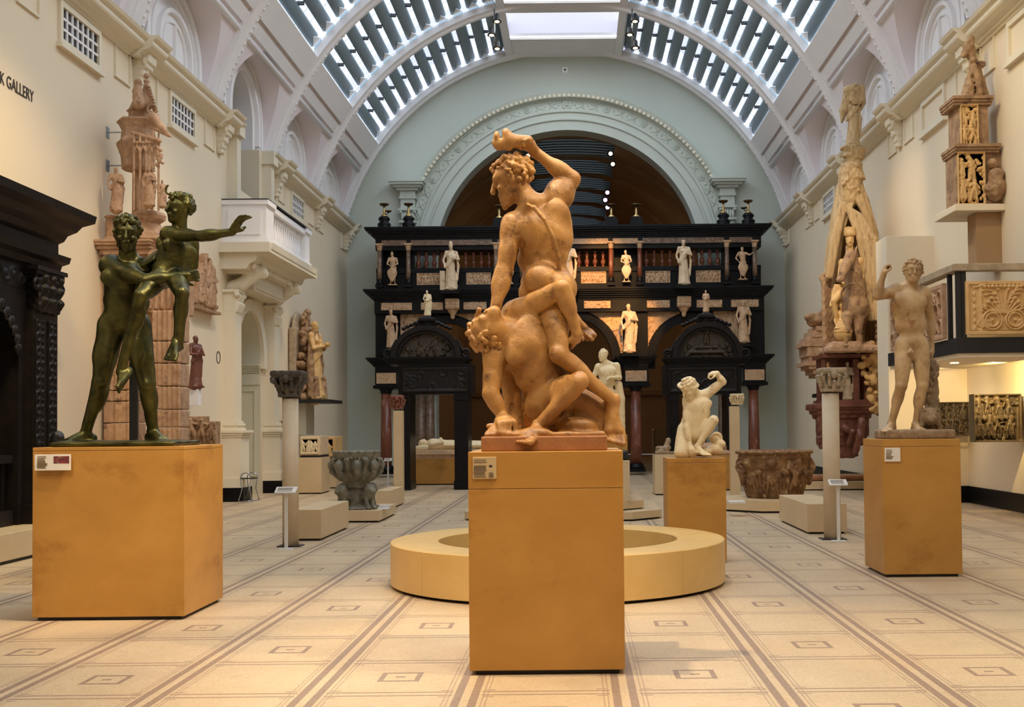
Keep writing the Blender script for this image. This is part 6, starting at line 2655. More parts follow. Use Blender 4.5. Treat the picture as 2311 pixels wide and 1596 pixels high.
# his back is to us: he faces away, so his own right hand is on the viewer's right
T = sd_torso(body, shL, shR, J(1205, 650, .08), J(1262, 640, .04), (-0.1, 1, 0.0), 1.13, 1.12)
el = J(1291, 405, 0.06)
wr = J(1206, 342, 0.0)
sd_arm(body, shR, el, wr, 1.28, 1.05)
body.ell(J(1262, 440, .03), V3(.10, .09, .11), k=.04)
sd_hand(body, wr, J(1188, 316, -.06) - wr, (-0.6, -0.5, .2), 1.22, 0.95, 1, thumb=.7)
elL = J(1137, 612, -0.10)
wrL = J(1117, 700, -0.16)
sd_arm(body, shL, elL, wrL, 1.28, 1.08)
sd_hand(body, wrL, J(1108, 735, -.14) - wrL, (.4, .8, 0), 1.15, 0.8, -1)
# head bent down and to the left
hd = J(1155, 408, -0.03)
sd_head(body, hairS, hd, (-0.80, 0.05, -0.52), (-0.30, 0.02, 0.95), 1.30, beard=1, neck=J(1203, 468, 0.0), seed=3)
# standing leg, thigh forward under the other's arm, then running down to the right
kn = J(1262, 800, -0.16)
an = J(1384, 905, 0.02)
sd_leg(body, J(1250, 668, 0.0), kn, an, (-.35, -1, .1), 1.18, 1.0)
body.cone(J(1246, 660, 0.02), J(1245, 720, -.03), .125, .11, k=.05)
sd_foot(body, an, (.06, -.50, -.86), (.15, -.86, .5), 1.42, 1)
# buttocks bulge
body.ell(J(1222, 632, -0.06), V3(.125, .13, .12), k=.03)
body.ell(J(1262, 652, -0.04), V3(.12, .13, .125), k=.03)
# other leg, behind the crouching man
kn2 = J(1185, 800, .30)
an2 = J(1182, 935, .28)
sd_leg(body, J(1218, 672, .1), kn2, an2, (-1, .2, 0), 1.18, .95)
sd_foot(body, an2, (-.8, -.3, 0), (0, 0, 1), 1.2, -1)
# strap over the back
sm_ = [J(1190, 462, -.14), J(1205, 468, -.20), J(1228, 495, -.215), J(1248, 535, -.205), J(1260, 580, -.15), J(1264, 620, -.09)]
body.chain(sm_, [.016] * 6, k=.008)
# ---- crouching man
hdv = J(1104, 742, -0.14)
vs1 = J(1162, 708, -0.04)     # shoulder whose arm goes round the other's hip
vs2 = J(1118, 800, -0.10)     # shoulder of the propping arm
T2 = sd_torso(body2, vs1, vs2, J(1266, 850, .0), J(1232, 905, -.02), (-.25, -1, .1), 1.14, 1.15)
sd_head(body2, hair2, hdv, (-.50, -.22, .84), (-.72, .52, -.46), 1.24, neck=J(1142, 758, -.06), seed=8)
body2.cone(J(1110, 748, -.10), J(1150, 752, -.08), .085, .10, k=.04)
e1 = J(1268, 650, -0.20)
w1 = J(1302, 752, -0.14)
sd_arm(body2, vs1, e1, w1, 1.26, 1.08)
sd_hand(body2, w1, J(1290, 790, -.02) - w1, (-.8, .5, 0), 1.15, .7, 1)
e2 = J(1108, 888, -0.16)
w2 = J(1138, 948, -0.14)
sd_arm(body2, vs2, e2, w2, 1.22, 1.04)
sd_hand(body2, w2, (.15, -.80, -.12), (0, .1, -1), 1.55, 1.25, 1, thumb=.8)
# raised knee leg in front
sd_leg(body2, J(1238, 905, -.05), J(1306, 862, -.26), J(1216, 962, -.20), (.6, -.5, .6), 1.16, 1.02)
body2.ell(J(1225, 920, -.0), V3(.13, .13, .13), k=.05)
sd_foot(body2, J(1212, 962, -.20), (-.35, -.9, -.1), (0, 0, 1), 1.2, 1)
# kneeling leg at the far side
sd_leg(body2, J(1262, 880, .08), J(1372, 945, .12), J(1240, 968, .22), (1, .1, -.2), 1.18, 1.02)
# second arm dark behind: forearm down to the ground
body2.cone(J(1150, 840, .08), J(1166, 965, .02), .075, .05, k=.03)
# ground of the group
zb_ = J(1230, 985).copy()[2]
xL, xR = J(1100, 985)[0], J(1362, 985)[0]
body2.box(((xL + xR) / 2, DM + .05, zb_ + .012), ((xR - xL) / 2 - .0, .36, .018), rnd=.012, k=.03)
for px, py, dy, r_ in ((1130, 975, -.2, .05), (1190, 978, -.26, .035), (1300, 962, .05, .09), (1340, 965, .12, .08), (1260, 970, .15, .08), (1225, 975, -.28, .03)):
    body2.ell(J(px, py, dy), V3(r_ * 1.6, r_ * 1.2, r_ * .8), k=.05)
grp = thing('marble_group', 'life-size marble of a man raising a jawbone over a crouching foe', 'sculpture', (J(1233, 985)[0], DM, H1))
me = body.build('standing_man', M['samson'], lambda P: wav(P, 28, .0035) + wav(P, 70, .0012, 1))
o1 = link('standing_man', me, grp)
me = body2.build('crouching_man', M['samson'], lambda P: wav(P, 28, .0035) + wav(P, 70, .0012, 1))
o2 = link('crouching_man', me, grp)
o = link('hair', hairS.build('hair', M['samson'], lambda P: wav(P, 110, .003)), o1)
o['label'] = 'curly carved hair and beard'
o = link('hair', hair2.build('hair', M['samson'], lambda P: wav(P, 110, .003)), o2)
# jawbone in the raised fist
S = SDF(.008)
a, b = J(1197, 318, -.07), J(1122, 322, -.10)
S.cone(J(1192, 318, -.07), J(1150, 318, -.09), .036, .045, k=.02)
S.cone(J(1150, 318, -.09), J(1126, 326, -.10), .050, .040, k=.02)
S.ell(J(1142, 305, -.09), V3(.035, .05, .045), k=.02)
S.ell(J(1121, 310, -.10), V3(.022, .045, .042), k=.015)
S.cone(J(1119, 322, -.10), J(1150, 334, -.10), .026, .02, k=.01)
S.ell(J(1131, 303, -.12), V3(.012, .05, .03), k=.01, op='s')
link('jawbone', S.build('jawbone', M['samson']), grp)
# hanging cloth at the right of the hip
S = SDF(.010)
rnd = random.Random(2)
for i in range(9):
    x = 1300 + i * 4
    S.chain([J(1290 + i * 2, 700 + i * 4, .08), J(1308 + i * 3.4, 738 + i * 2, .12 + .01 * (i % 3)), J(1316 + i * 3.4, 768 - (i % 3) * 6, .06 + .02 * (i % 2))], [.02, .022, .012], k=.012)
link('drapery', S.build('drapery', M['samson'], lambda P: wav(P, 60, .004)), grp)
m = MB()
z0, z1 = H1, zb_ + .004
m.box(J(1096, 1000)[0], J(1367, 1000)[0], DM - .36, DM + .42, z0 + .001, z1)
part('base_block', m, M['samson_base'], grp, bev=.008)

# ================================================================== the bronze group
DBZ = D2 + 0.48
K = lambda px, py, dy=0.0: V3(*at(px, py, DBZ + dy))
body = SDF(0.0100, .6)
hairS = SDF(0.0095)
body2 = SDF(0.0100, .6)
hair2 = SDF(0.0095)
s = 1.27
# standing man, facing us and a little right
T = sd_torso(body, K(334, 606, .06), K(248, 600, -.02), K(312, 735, .02), K(252, 728, -.02), (.30, -1, .0), s * .99, 1.12)
body.cone(K(285, 640, 0), K(280, 720, 0), .17, .15, k=.05)
sd_head(body, hairS, K(286, 528, -.05), (.30, -.9, -.28), (.08, -.15, 1), 1.27, beard=1, neck=K(290, 590, .02), seed=11)
e = K(330, 634, -.28)
w = K(408, 622, -.20)
sd_arm(body, K(246, 600, -.02), e, w, 1.25, 1.12)
sd_hand(body, w, (.9, .25, .02), (.1, 1, 0), 1.2, .9, 1)
sd_arm(body, K(334, 606, .06), K(372, 640, .22), K(400, 618, .15), 1.22, 1.0)
kn, an = K(228, 862, -.10), K(194, 975, .0)
sd_leg(body, K(252, 735, -.02), kn, an, (-.15, -1, 0), 1.28, 1.08)
sd_foot(body, an, (-.65, -.75, -.05), (0, 0, 1), 1.25, 1)
kn, an = K(332, 868, -.06), K(345, 972, .06)
sd_leg(body, K(310, 740, .02), kn, an, (.25, -1, 0), 1.28, 1.08)
sd_foot(body, an, (.75, -.65, -.05), (0, 0, 1), 1.25, -1)
# carried woman
sL, sR = K(432, 548, .04), K(378, 528, -.10)
T = sd_torso(body2, sL, sR, K(402, 618, -.04), K(366, 612, -.08), (.45, -1, -.05), 1.02, .95, female=False)
body2.cone(K(400, 560, 0), K(383, 610, -.04), .125, .13, k=.04)
sd_head(body2, hair2, K(404, 472, -.06), (-.55, -.80, .02), (.12, -.05, 1), 1.12, neck=K(404, 522, -.03), seed=12)
sd_arm(body2, sR, K(455, 533, -.26), K(524, 524, -.32), 1.16, .98)
sd_hand(body2, K(524, 524, -.32), (.55, -.05, .85), (.75, -.2, -.3), 1.15, .28, -1, spread=.8, thumb=.0)
sd_arm(body2, sL, K(436, 600, .12), K(412, 612, .05), 1.1, .92)
kn, an = K(318, 668, -.36), K(272, 840, -.30)
sd_leg(body2, K(368, 622, -.10), kn, an, (-.2, -.9, .4), 1.14, 1.0)
sd_foot(body2, an, (-.15, -.75, -.65), (-.1, .6, .6), 1.1, 1)
kn, an = K(410, 662, -.34), K(402, 785, -.24)
sd_leg(body2, K(396, 622, -.06), kn, an, (.3, -.9, .3), 1.14, 1.0)
sd_foot(body2, an, (.05, -.65, -.8), (0, .7, .5), 1.1, -1)
# cloth over the man's shoulder
for i in range(6):
    body.chain([K(322 + i * 5, 600 - i * 3, -.14), K(330 + i * 6, 585 - i * 4, -.05), K(345 + i * 5, 580, .06)], [.018] * 3, k=.012)
zb2 = K(290, 1003)[2]
xa, xb = K(158, 1000)[0], K(428, 1000)[0]
body.box(((xa + xb) / 2, DBZ - .05, H2 + .02), ((xb - xa) / 2, .34, .022), rnd=.012, k=.03)
for i in range(24):
    body.ell((random.Random(i).uniform(xa + .1, xb - .1), DBZ - .05 + random.Random(i + 50).uniform(-.25, .25), H2 + .03), V3(.07, .06, .02), k=.03)
body.box(((xa + xb) / 2, DBZ, H2 - .2), (2, 2, .201), rnd=.001, k=.002, op='s')
bz = thing('bronze_group', 'dark green bronze of a bearded man carrying a woman with outstretched arm', 'sculpture', (K(290, 1003)[0], DBZ, H2))
o1 = link('standing_man', body.build('standing_man', M['bronze'], lambda P: wav(P, 24, .003)), bz)
link('hair', hairS.build('hair', M['bronze'], lambda P: wav(P, 110, .003)), o1)
o2 = link('carried_woman', body2.build('carried_woman', M['bronze'], lambda P: wav(P, 24, .003)), bz)
link('hair', hair2.build('hair', M['bronze'], lambda P: wav(P, 110, .003)), o2)
S = SDF(.006)
c = K(386, 436, -.14)
for i in range(9):
    a = PI * (.15 + 1.0 * i / 8 * .9) + PI * .55
    if i:
        p2 = c + V3(.045 * math.cos(a), 0, .045 * math.sin(a) + .03)
        S.cone(p1, p2, .009, .009, k=.004)
    p1 = c + V3(.045 * math.cos(a), 0, .045 * math.sin(a) + .03)
S.cone(c + V3(0, 0, -.03), c + V3(-.0, 0, .0), .012, .012, k=.01)
link('crescent_diadem', S.build('crescent_diadem', M['bronze']), bz)
m = MB()
a, b = K(289, 900, .30), K(307, 900, .30)
m.box(a[0], b[0], DBZ + .33, DBZ + .36, H2 + .001, K(300, 640)[2])
part('support_post', m, M['black'], bz)

# ================================================================== nude youth with raised fist
DY = D3 + 0.38
Q = lambda px, py, dy=0.0: V3(*at(px, py, DY + dy))
body = SDF(0.0100, .95)
hairS = SDF(0.0085)
s = 1.06
T = sd_torso(body, Q(2086, 662, 0), Q(2018, 655, 0), Q(2078, 778, 0), Q(2036, 782, 0), (-.10, -1, 0), s, 1.05)
sd_head(body, hairS, Q(2061, 614, -.03), (-.12, -1, -.06), (.10, 0, 1), 1.08, neck=Q(2056, 652, 0), seed=21)
sd_arm(body, Q(2018, 657, 0), Q(1979, 668, -.05), Q(1993, 622, -.10), 1.06, 1.0)
sd_hand(body, Q(1993, 622, -.10), (.28, 0, .9), (.9, -.3, -.2), 1.08, 1.25, 1, thumb=.9)
sd_arm(body, Q(2088, 664, 0), Q(2101, 725, .12), Q(2102, 785, .10), 1.06, .95)
sd_hand(body, Q(2102, 785, .10), (.0, .1, -1), (-1, 0, 0), 1.0, .4, 1)
kn, an = Q(2034, 872, -.08), Q(2012, 955, -.02)
sd_leg(body, Q(2040, 788, 0), kn, an, (-.2, -1, 0), 1.08, 1.04)
sd_foot(body, an, (-.55, -.85, -.08), (0, 0, 1), 1.06, 1)
kn, an = Q(2082, 870, -.05), Q(2067, 957, .02)
sd_leg(body, Q(2076, 786, 0), kn, an, (.1, -1, 0), 1.08, 1.04)
sd_foot(body, an, (.2, -1, -.08), (0, 0, 1), 1.06, -1)
for q in (2052, 2059, 2055):
    body.ell(Q(q, 795 if q != 2055 else 790, -.13), V3(.018, .022, .024), k=.01)
ys = thing('marble_youth', 'brown-stained marble nude youth standing with one fist raised', 'sculpture', (Q(2060, 988)[0], DY, H3))
link('figure', body.build('figure', M['youth'], lambda P: wav(P, 28, .002)), ys)
link('hair', hairS.build('hair', M['youth'], lambda P: wav(P, 110, .003)), ys)
S = SDF(.011)
S.chain([Q(2100, 820, .10), Q(2104, 880, .10), Q(2100, 950, .08), Q(2098, 975, .08)], [.06, .065, .075, .09], k=.02)
for i in range(60):
    rr = random.Random(i)
    S.ell(Q(2101 + rr.uniform(-16, 16), rr.uniform(825, 970), rr.uniform(0, .1)), V3(.02, .02, .03), k=.01)
link('tree_stump', S.build('tree_stump', M['stump'], lambda P: wav(P, 60, .006)), ys)
S = SDF(.009)
l = Q(2099, 940, -.06)
S.ell(l, V3(.085, .08, .095), k=.02)
S.ell(l + V3(0, -.07, -.03), V3(.045, .05, .045), k=.02)
S.ell(l + V3(0, -.11, -.015), V3(.02, .02, .015), k=.01)
for q in (-1, 1):
    S.ell(l + V3(q * .03, -.085, .03), V3(.014, .014, .011), k=.005, op='s')
    S.ell(l + V3(q * .06, -.03, .07), V3(.022, .02, .022), k=.01)
    for i in range(6):
        S.ell(l + V3(q * .085, .0, .06 - .03 * i), V3(.025, .03, .02), k=.01)
S.cone(l + V3(-.02, -.10, -.06), l + V3(.02, -.10, -.06), .01, k=.005, op='s')
link('lion_head', S.build('lion_head', M['stump']), ys)
S = SDF(.012)
xa, xb = Q(1988, 985)[0], Q(2138, 985)[0]
zt = Q(2060, 971)[2]
S.box(((xa + xb) / 2, DY, (H3 + zt) / 2 - .0), ((xb - xa) / 2, .28, (zt - H3) / 2 + .005), rnd=.02, k=.03)
S.box(((xa + xb) / 2, DY, H3 - .2), (2, 2, .201), rnd=.001, k=.002, op='s')
link('base', S.build('base', M['stump'], lambda P: wav(P, 22, .006)), ys)

# ================================================================== kneeling boy
DK = D4 + 0.30
Q = lambda px, py, dy=0.0: V3(*at(px, py, DK + dy))
body = SDF(0.0095)
hairS = SDF(0.0085)
s = .95
T = sd_torso(body, Q(1590, 893, 0), Q(1552, 903, -.03), Q(1578, 985, 0), Q(1550, 985, 0), (-.15, -1, 0), s, 1.0)
body.cone(Q(1571, 920, 0), Q(1563, 975, 0), .125, .12, k=.04)
sd_head(body, hairS, Q(1556, 878, -.10), (-.72, -.50, -.55), (-.40, -.25, .85), 1.02, neck=Q(1572, 898, -.02), seed=31, hair='cap')
for i in range(26):
    a = i * 2 * PI / 26
    hairS.ell(Q(1553 + 21 * math.cos(a), 870 + 8 * math.sin(a), -.10 - .06 * math.sin(a)), V3(.022, .022, .016), k=.01)
el, wr = Q(1631, 862, -.02), Q(1612, 846, -.06)
sd_arm(body, Q(1590, 893, 0), el, Q(1618, 843, -.04), 1.0, .95)
sd_hand(body, Q(1618, 843, -.04), (-.9, -.1, -.1), (-.2, .1, -1), 1.0, 1.2, -1)
sd_arm(body, Q(1552, 905, -.03), Q(1550, 965, -.12), Q(1557, 1010, -.16), 1.0, .95)
sd_hand(body, Q(1557, 1008, -.16), (.25, -.2, -.6), (0, 1, 0), 1.0, .9, 1)
kn, an = Q(1611, 948, -.16), Q(1574, 1008, -.12)
sd_leg(body, Q(1578, 985, 0), kn, an, (.6, -.6, .5), .98, 1.0)
sd_foot(body, an, (.5, -.8, -.15), (0, 0, 1), .98, 1)
kn = Q(1536, 1022, -.12)
sd_leg(body, Q(1548, 978, 0), kn, Q(1590, 1022, .05), (-.6, -.6, -.2), .98, 1.0)
body.cone(Q(1545, 970, -.02), kn, .085, .075, k=.03)
for px, py, dy, r_ in ((1615, 990, .08, .07), (1625, 1002, .05, .06), (1610, 1015, .02, .08), (1590, 1020, -.02, .07), (1560, 1024, -.1, .06), (1545, 1026, -.1, .06), (1622, 1018, .05, .05)):
    body.ell(Q(px, py, dy), V3(r_ * 1.1, r_, r_ * .8), k=.03)
body.torus(Q(1617, 988, .04), .05, .02, (0, 1, .2), k=.01)
body.box((Q(1570, 1030)[0], DK, H4 - .2), (2, 2, .201), rnd=.001, k=.002, op='s')
kb = thing('marble_boy', 'pale marble kneeling boy with bowed head and one arm raised', 'sculpture', (Q(1575, 1030)[0], DK, H4))
link('figure', body.build('figure', M['marble'], lambda P: wav(P, 28, .002)), kb)
link('hair', hairS.build('hair', M['marble'], lambda P: wav(P, 100, .003)), kb)


# ================================================================== standing youths behind the middle group
def youth(label, Dq, zb, pts, s, sgn=1):
    Q = lambda px, py, dy=0.0: V3(*at(px, py, Dq + dy))
    S = SDF(.013)
    hS = SDF(.012)
    g = pts
    sd_torso(S, Q(*g['sL']), Q(*g['sR']), Q(*g['hL']), Q(*g['hR']), g['f'], s, 1.0)
    sd_head(S, hS, Q(*g['hd']), g['hf'], (0, 0, 1), s, neck=Q(*g['nk']), hair='cap', seed=5)
    for a in ('L', 'R'):
        sd_arm(S, Q(*g['s' + a]), Q(*g['e' + a]), Q(*g['w' + a]), s)
        sd_hand(S, Q(*g['w' + a]), Q(*g['w' + a]) - Q(*g['e' + a]), (0, -.3, -1), s, .8, 1)
        sd_leg(S, Q(*g['h' + a]), Q(*g['k' + a]), Q(*g['a' + a]), g['f'], s)
        sd_foot(S, Q(*g['a' + a]), g['f'], (0, 0, 1), s, 1 if a == 'R' else -1)
    st = g.get('st')
    if st:
        S.chain([Q(*q) for q in st], [.07, .08, .09], k=.03)
    c = Q(*g['b'])
    S.box((c[0], Dq, zb + .03), (.30, .26, .035), rnd=.02, k=.02)
    S.box((c[0], Dq, zb - .2), (1, 1, .201), rnd=.001, k=.002, op='s')
    t = thing('marble_youth', label, 'sculpture', (c[0], Dq, zb))
    link('figure', S.build('figure', M['marble']), t)
    link('hair', hS.build('hair', M['marble']), t)


youth('pale marble standing youth looking down, half hidden behind the middle group', 20.55, z5,
      dict(sL=(1392, 826), sR=(1350, 828), hL=(1380, 888), hR=(1358, 888), f=(-.1, -1, 0), hd=(1361, 803, -.03), hf=(-.8, -.7, -.35), nk=(1366, 820),
           eL=(1399, 853, .0), wL=(1380, 853, -.15), eR=(1338, 855), wR=(1345, 880, -.1), kL=(1382, 930, -.05), kR=(1362, 930), aL=(1388, 968), aR=(1366, 968),
           st=[(1396, 868, .05), (1400, 900, .05), (1400, 968, .05)], b=(1372, 980)), .92)
youth('second pale marble youth, seen only through the gap beside the crouching man', 20.55, z7,
      dict(sL=(1205, 812), sR=(1165, 815), hL=(1196, 885), hR=(1174, 886), f=(-.1, -1, 0), hd=(1182, 788, -.03), hf=(.3, -.9, -.1), nk=(1184, 806),
           eL=(1216, 848, .0), wL=(1208, 880, -.15), eR=(1152, 848), wR=(1158, 878, -.1), kL=(1202, 930, -.05), kR=(1176, 930), aL=(1204, 970), aR=(1176, 970),
           st=[(1210, 890, .05), (1212, 920, .05), (1212, 968, .05)], b=(1188, 983)), 1.0)
# ================================================================== left wall exhibits
# ---- great dark carved doorway
t = thing('carved_doorway', 'huge black-brown carved wooden doorway with scalloped arch against the left wall', 'doorway', (WL + .3, 13.2, 0))
PX = WL + .94
pz = .36
m = MB()
m.box(WL + .002, PX - .04, 9.0, 15.75, 0, .04)
part('shadow_gap', m, M['black'], t)
m = MB()
m.box(WL + .002, PX, 9.0, 15.8, .04, pz)
part('step', m, M['plinth_pale'], t, bev=.01)
FX = WL + .50
yc, hwd, zsp = 12.6, 1.95, 2.55
inner = archline(yc, hwd, pz, zsp, .95, 30)
outer = rectline(yc, pz, zsp, 9.6, 15.4, 3.72, 30)
m = MB()
band(m, inner, outer, lambda u, v, w: (FX + w, u, v), -.45, 0)
m.box(WL + .02, WL + .06, 9.6, 15.4, pz, 3.7)
part('door_surround', m, M['darkwood'], t)
m = MB()
prf = [(0, 3.72), (.06, 3.72), (.08, 3.80), (.16, 3.84), (.18, 3.92), (.04, 3.95), (.04, 4.10), (.10, 4.14), (.14, 4.22), (.24, 4.28), (.30, 4.36), (.44, 4.42), (.46, 4.52), (-.42, 4.52)]
m.prism(prf, lambda u, v: (FX + u, 9.4, v), lambda u, v: (FX + u, 15.55 + max(u, 0) * .6, v))
part('cornice', m, M['darkwood'], t)
m = MB()
m.box(FX, FX + .10, 14.72, 15.42, pz, 3.12)
m.box(FX, FX + .14, 14.68, 15.46, pz, .62)
for i, e in enumerate((.02, .05, .08)):
    m.box(FX, FX + .12 + e, 14.72 - e, 15.42 + e, 3.54 + i * .05, 3.59 + i * .05)
part('pilaster', m, M['darkwood'], t)
rnd = random.Random(77)
R = Relief(.24, 2.3, .013)
for i in range(24):
    R.arcl(.12 + .05 * (-1) ** i, .08 + i * .095, .05, .016, .03)
    R.blob(.12, .05 + i * .095, .03, .035, .03)
R.frame(.015, .02)
for yy in (14.76, 15.12):
    link('vine_relief', R.mesh('vine_relief', M['darkwood'], (FX + .105, yy, .7), (0, 1, 0), (0, 0, 1), (1, 0, 0), .01), t)
S = SDF(.015)
for yy in (14.85, 15.07, 15.29):
    for zz in (3.2, 3.36, 3.5):
        S.cone((FX + .12, yy, zz - .05), (FX + .2, yy, zz + .05), .06, .05, k=.02)
for yy in (14.72, 15.42):
    S.torus((FX + .14, yy, 3.46), .06, .03, (1, 0, 0), k=.01)
S.box((FX + .08, 15.07, 3.33), (.09, .3, .22), rnd=.02, k=.02)
link('pilaster_capital', S.build('pilaster_capital', M['darkwood'], lambda P: wav(P, 60, .006)), t)
fr = MB()
fr.ell((0, 0, 0), (.03, .075, .075), 10, 6)
fr.tube([(0.0, -.09, 0), (0.02, -.06, -.10), (.03, 0, -.14), (.02, .06, -.10), (0, .09, 0)], [.01, .02, .028, .02, .01], 6)
fm = fr.mesh('scallop', M['darkwood'])
for i in range(25):
    a = PI * (i + .5) / 25
    o = bpy.data.objects.new('scallop', fm)
    C.objects.link(o)
    o.parent = t
    o.matrix_local = Matrix.Translation(Vector((FX + .02, yc + (hwd - .03) * math.cos(a), zsp + .92 * math.sin(a))) - t.location) @ Matrix.Rotation(a - PI / 2, 4, 'X')
R = Relief(5.6, .32, .02)
for i in range(28):
    R.arcl(.1 + i * .2, .16, .09, .02, .03, 0 if i % 2 else PI, PI if i % 2 else 2 * PI)
    R.blob(.1 + i * .2, .16, .04, .05, .03)
link('frieze_relief', R.mesh('frieze_relief', M['darkwood'], (FX + .002, 9.7, 3.38), (0, 1, 0), (0, 0, 1), (1, 0, 0), .01), t)
m = MB()
for i in range(4):
    m.box(WL + .1, FX - .1 + i * .02, 11.0, 14.5, pz + .002, .55)
m.box(WL + .1, FX - .05, 11.0, 14.5, 1.15, 1.25)
for i in range(7):
    m.box(WL + .3, WL + .36, 11.1 + i * .55, 11.2 + i * .55, .55, 1.15)
part('inner_chest', m, M['darkwood'], t, kind='stuff')
S = SDF(.02)
for i in range(6):
    S.ell((WL + .28, 14.0 - .1 * (i % 2), 1.32 + .13 * i), (.09, .12, .09), k=.04)
link('inner_carving', S.build('inner_carving', M['darkwood']), t)

# ---- tall gothic tabernacle
DT_ = 18.0
G = lambda px, py, dy=0.0: V3(*at(px, py, DT_ + dy))
tb = thing('gothic_tabernacle', 'tall pink stone gothic tabernacle tower against the left wall behind the bronze', 'tabernacle', (G(320, 1000)[0], DT_, 0))
cm = M['terracotta']


def gbox(S, px0, px1, py0, py1, y0, y1, rnd=.015, k=.01, dd=0):
    a, b = G((px0), (py0 + py1) / 2), G(px1, (py0 + py1) / 2)
    t_, q_ = G((px0 + px1) / 2, py0), G((px0 + px1) / 2, py1)
    S.box(((a[0] + b[0]) / 2, DT_ + (y0 + y1) / 2, (t_[2] + q_[2]) / 2), (abs(b[0] - a[0]) / 2, (y1 - y0) / 2, abs(t_[2] - q_[2]) / 2), rnd=rnd, k=k)


# piers of coursed blocks
for k_, (xa, xb, y0, top, cuts) in enumerate(((347, 404, 0.0, 690, (700, 770, 820, 872, 925, 965, 1002)), (218, 290, .25, 820, (830, 880, 905, 955, 1002)))):
    pr = None
    for i in range(len(cuts) - 1):
        S = SDF(.016)
        gbox(S, xa, xb, cuts[i] + .8, cuts[i + 1] - .8, y0, y0 + .5, rnd=.01)
        n = 5 if k_ == 0 else 2
        for j in range(n + 1):
            px = xa + (xb - xa) * (j + .0) / n
            S.cone(G(px, cuts[i] + 4, y0), G(px, cuts[i + 1] - 4, y0), .028, .028, k=.01, op='u' if k_ == 0 or j == n else 's')
        link('stone_block', S.build('stone_block', cm, lambda P: wav(P, 40, .003)), tb)
    m = MB()
    a, b = G(xa, 1002), G(xb, 1002)
    m.box(a[0], b[0], DT_ + y0, DT_ + y0 + .5, 0, a[2])
    part('pier_foot', m, cm, tb)
# body between piers and upper stages: six-sided stages, canopies, statues and a crocketed pinnacle
S = SDF(.018)
gbox(S, 218, 330, 572, 835, .3, .9)
gbox(S, 330, 400, 560, 705, .1, .8)
for q in (228, 246, 268, 292, 318):
    S.cone(G(q, 590, .28), G(q, 820, .28), .03, .03, k=.01)
for q in (338, 352, 366, 380, 394):
    S.cone(G(q, 575, .08), G(q, 695, .08), .03, .03, k=.01)
link('lower_body', S.build('lower_body', cm, lambda P: wav(P, 40, .004)), tb)
m = MB()
for (xa, xb, ya, yb, y0) in ((207, 340, 540, 546, -.02), (210, 338, 546, 552, .0), (214, 336, 552, 560, .05), (218, 334, 560, 572, .1)):
    a, b = G(xa, yb), G(xb, yb)
    m.box(a[0], b[0], DT_ + y0, DT_ + .9, G(250, yb)[2], G(250, ya)[2])
part('ledge', m, cm, tb, kind='stuff', bev=.01)


def hexa(name, px, prof, dy=.35, n=6, mat=None, rot=.26, sq=1.0):
    """stacked many-sided form; prof = [(half width in photo px, photo row)...]"""
    c = G(px, 400, dy)
    m = MB()
    m.lathe([(w * DT_ / F, G(px, py)[2]) for w, py in prof], (c[0], DT_ + dy, 0), n, a0=rot, a1=rot + 2 * PI, smooth=False)
    return part(name, m, mat or cm, tb, bev=.008)


hexa('statue_pedestal', 254, [(17, 541), (22, 540), (22, 534), (15, 528), (16, 500), (14, 486), (18, 484), (18, 480)], .3, 8)
hexa('corbelled_base', 335, [(20, 700), (22, 560), (34, 545), (47, 535), (44, 522), (30, 505), (26, 496), (38, 488), (40, 478), (34, 470)], .35, 6)
hexa('shaft', 322, [(24, 472), (23, 372), (30, 368)], .5, 6)
hexa('canopy', 312, [(30, 374), (38, 368), (40, 340), (46, 324), (50, 314), (50, 309), (40, 300), (38, 280), (44, 268), (50, 262), (48, 258), (34, 256)], .4, 6, rot=.1)
hexa('upper_stage', 315, [(24, 258), (25, 240), (30, 236), (24, 230), (16, 212), (10, 196), (7, 186)], .4, 6)
S = SDF(.013)
S.ell(G(331, 171, .3), V3(.045, .045, .05), k=.01)
S.ell(G(331, 184, .3), V3(.05, .05, .035), k=.01)
S.chain([G(331, 186, .3), G(332, 200, .3), G(334, 232, .3)], [.03, .06, .11], k=.02)
S.chain([G(312, 192, .15), G(311, 208, .15), G(314, 234, .15)], [.05, .08, .1], k=.02)
S.ell(G(312, 186, .15), V3(.06, .06, .06), k=.02)
for i in range(11):
    S.ell(G(336 + i * 2.1, 196 + i * 7, .2), V3(.03, .03, .02), k=.01)
    S.cone(G(332 + i * 1.9, 192 + i * 7, .22), G(334 + i * 1.9, 199 + i * 7, .22), .022, .022, k=.01)
S.chain([G(345, 268, .05), G(366, 290, .0), G(386, 309, -.05)], [.10, .05, .015], k=.03)
S.cone(G(352, 292, .0), G(380, 308, -.04), .03, .015, k=.02)
S.cone(G(300, 300, .05), G(360, 318, -.02), .035, .035, k=.01)
S.torus(G(343, 246, .12), .07, .02, (0, 1, 0), k=.01)
link('pinnacle', S.build('pinnacle', cm, lambda P: wav(P, 60, .004)), tb)
S = SDF(.013)
rnd = random.Random(31)
for px in (302, 316, 330, 344, 358):
    S.cone(G(px, 322, .02), G(px, 474, .0), .020, .020, k=.006)
    S.cone(G(px, 300, .0), G(px, 322, .0), .012, .026, k=.006)
for q in range(4):
    x = 309 + q * 14
    S.cone(G(x - 7, 345, .0), G(x, 328, .0), .014, .014, k=.005)
    S.cone(G(x + 7, 345, .0), G(x, 328, .0), .014, .014, k=.005)
    S.ell(G(x, 322, .0), V3(.025, .025, .03), k=.005)
for i in range(18):
    S.ell(G(357 + rnd.uniform(-3, 10), 332 + i * 2.4, -.02), V3(.03, .03, .025), k=.01)
link('tracery', S.build('tracery', cm), tb)
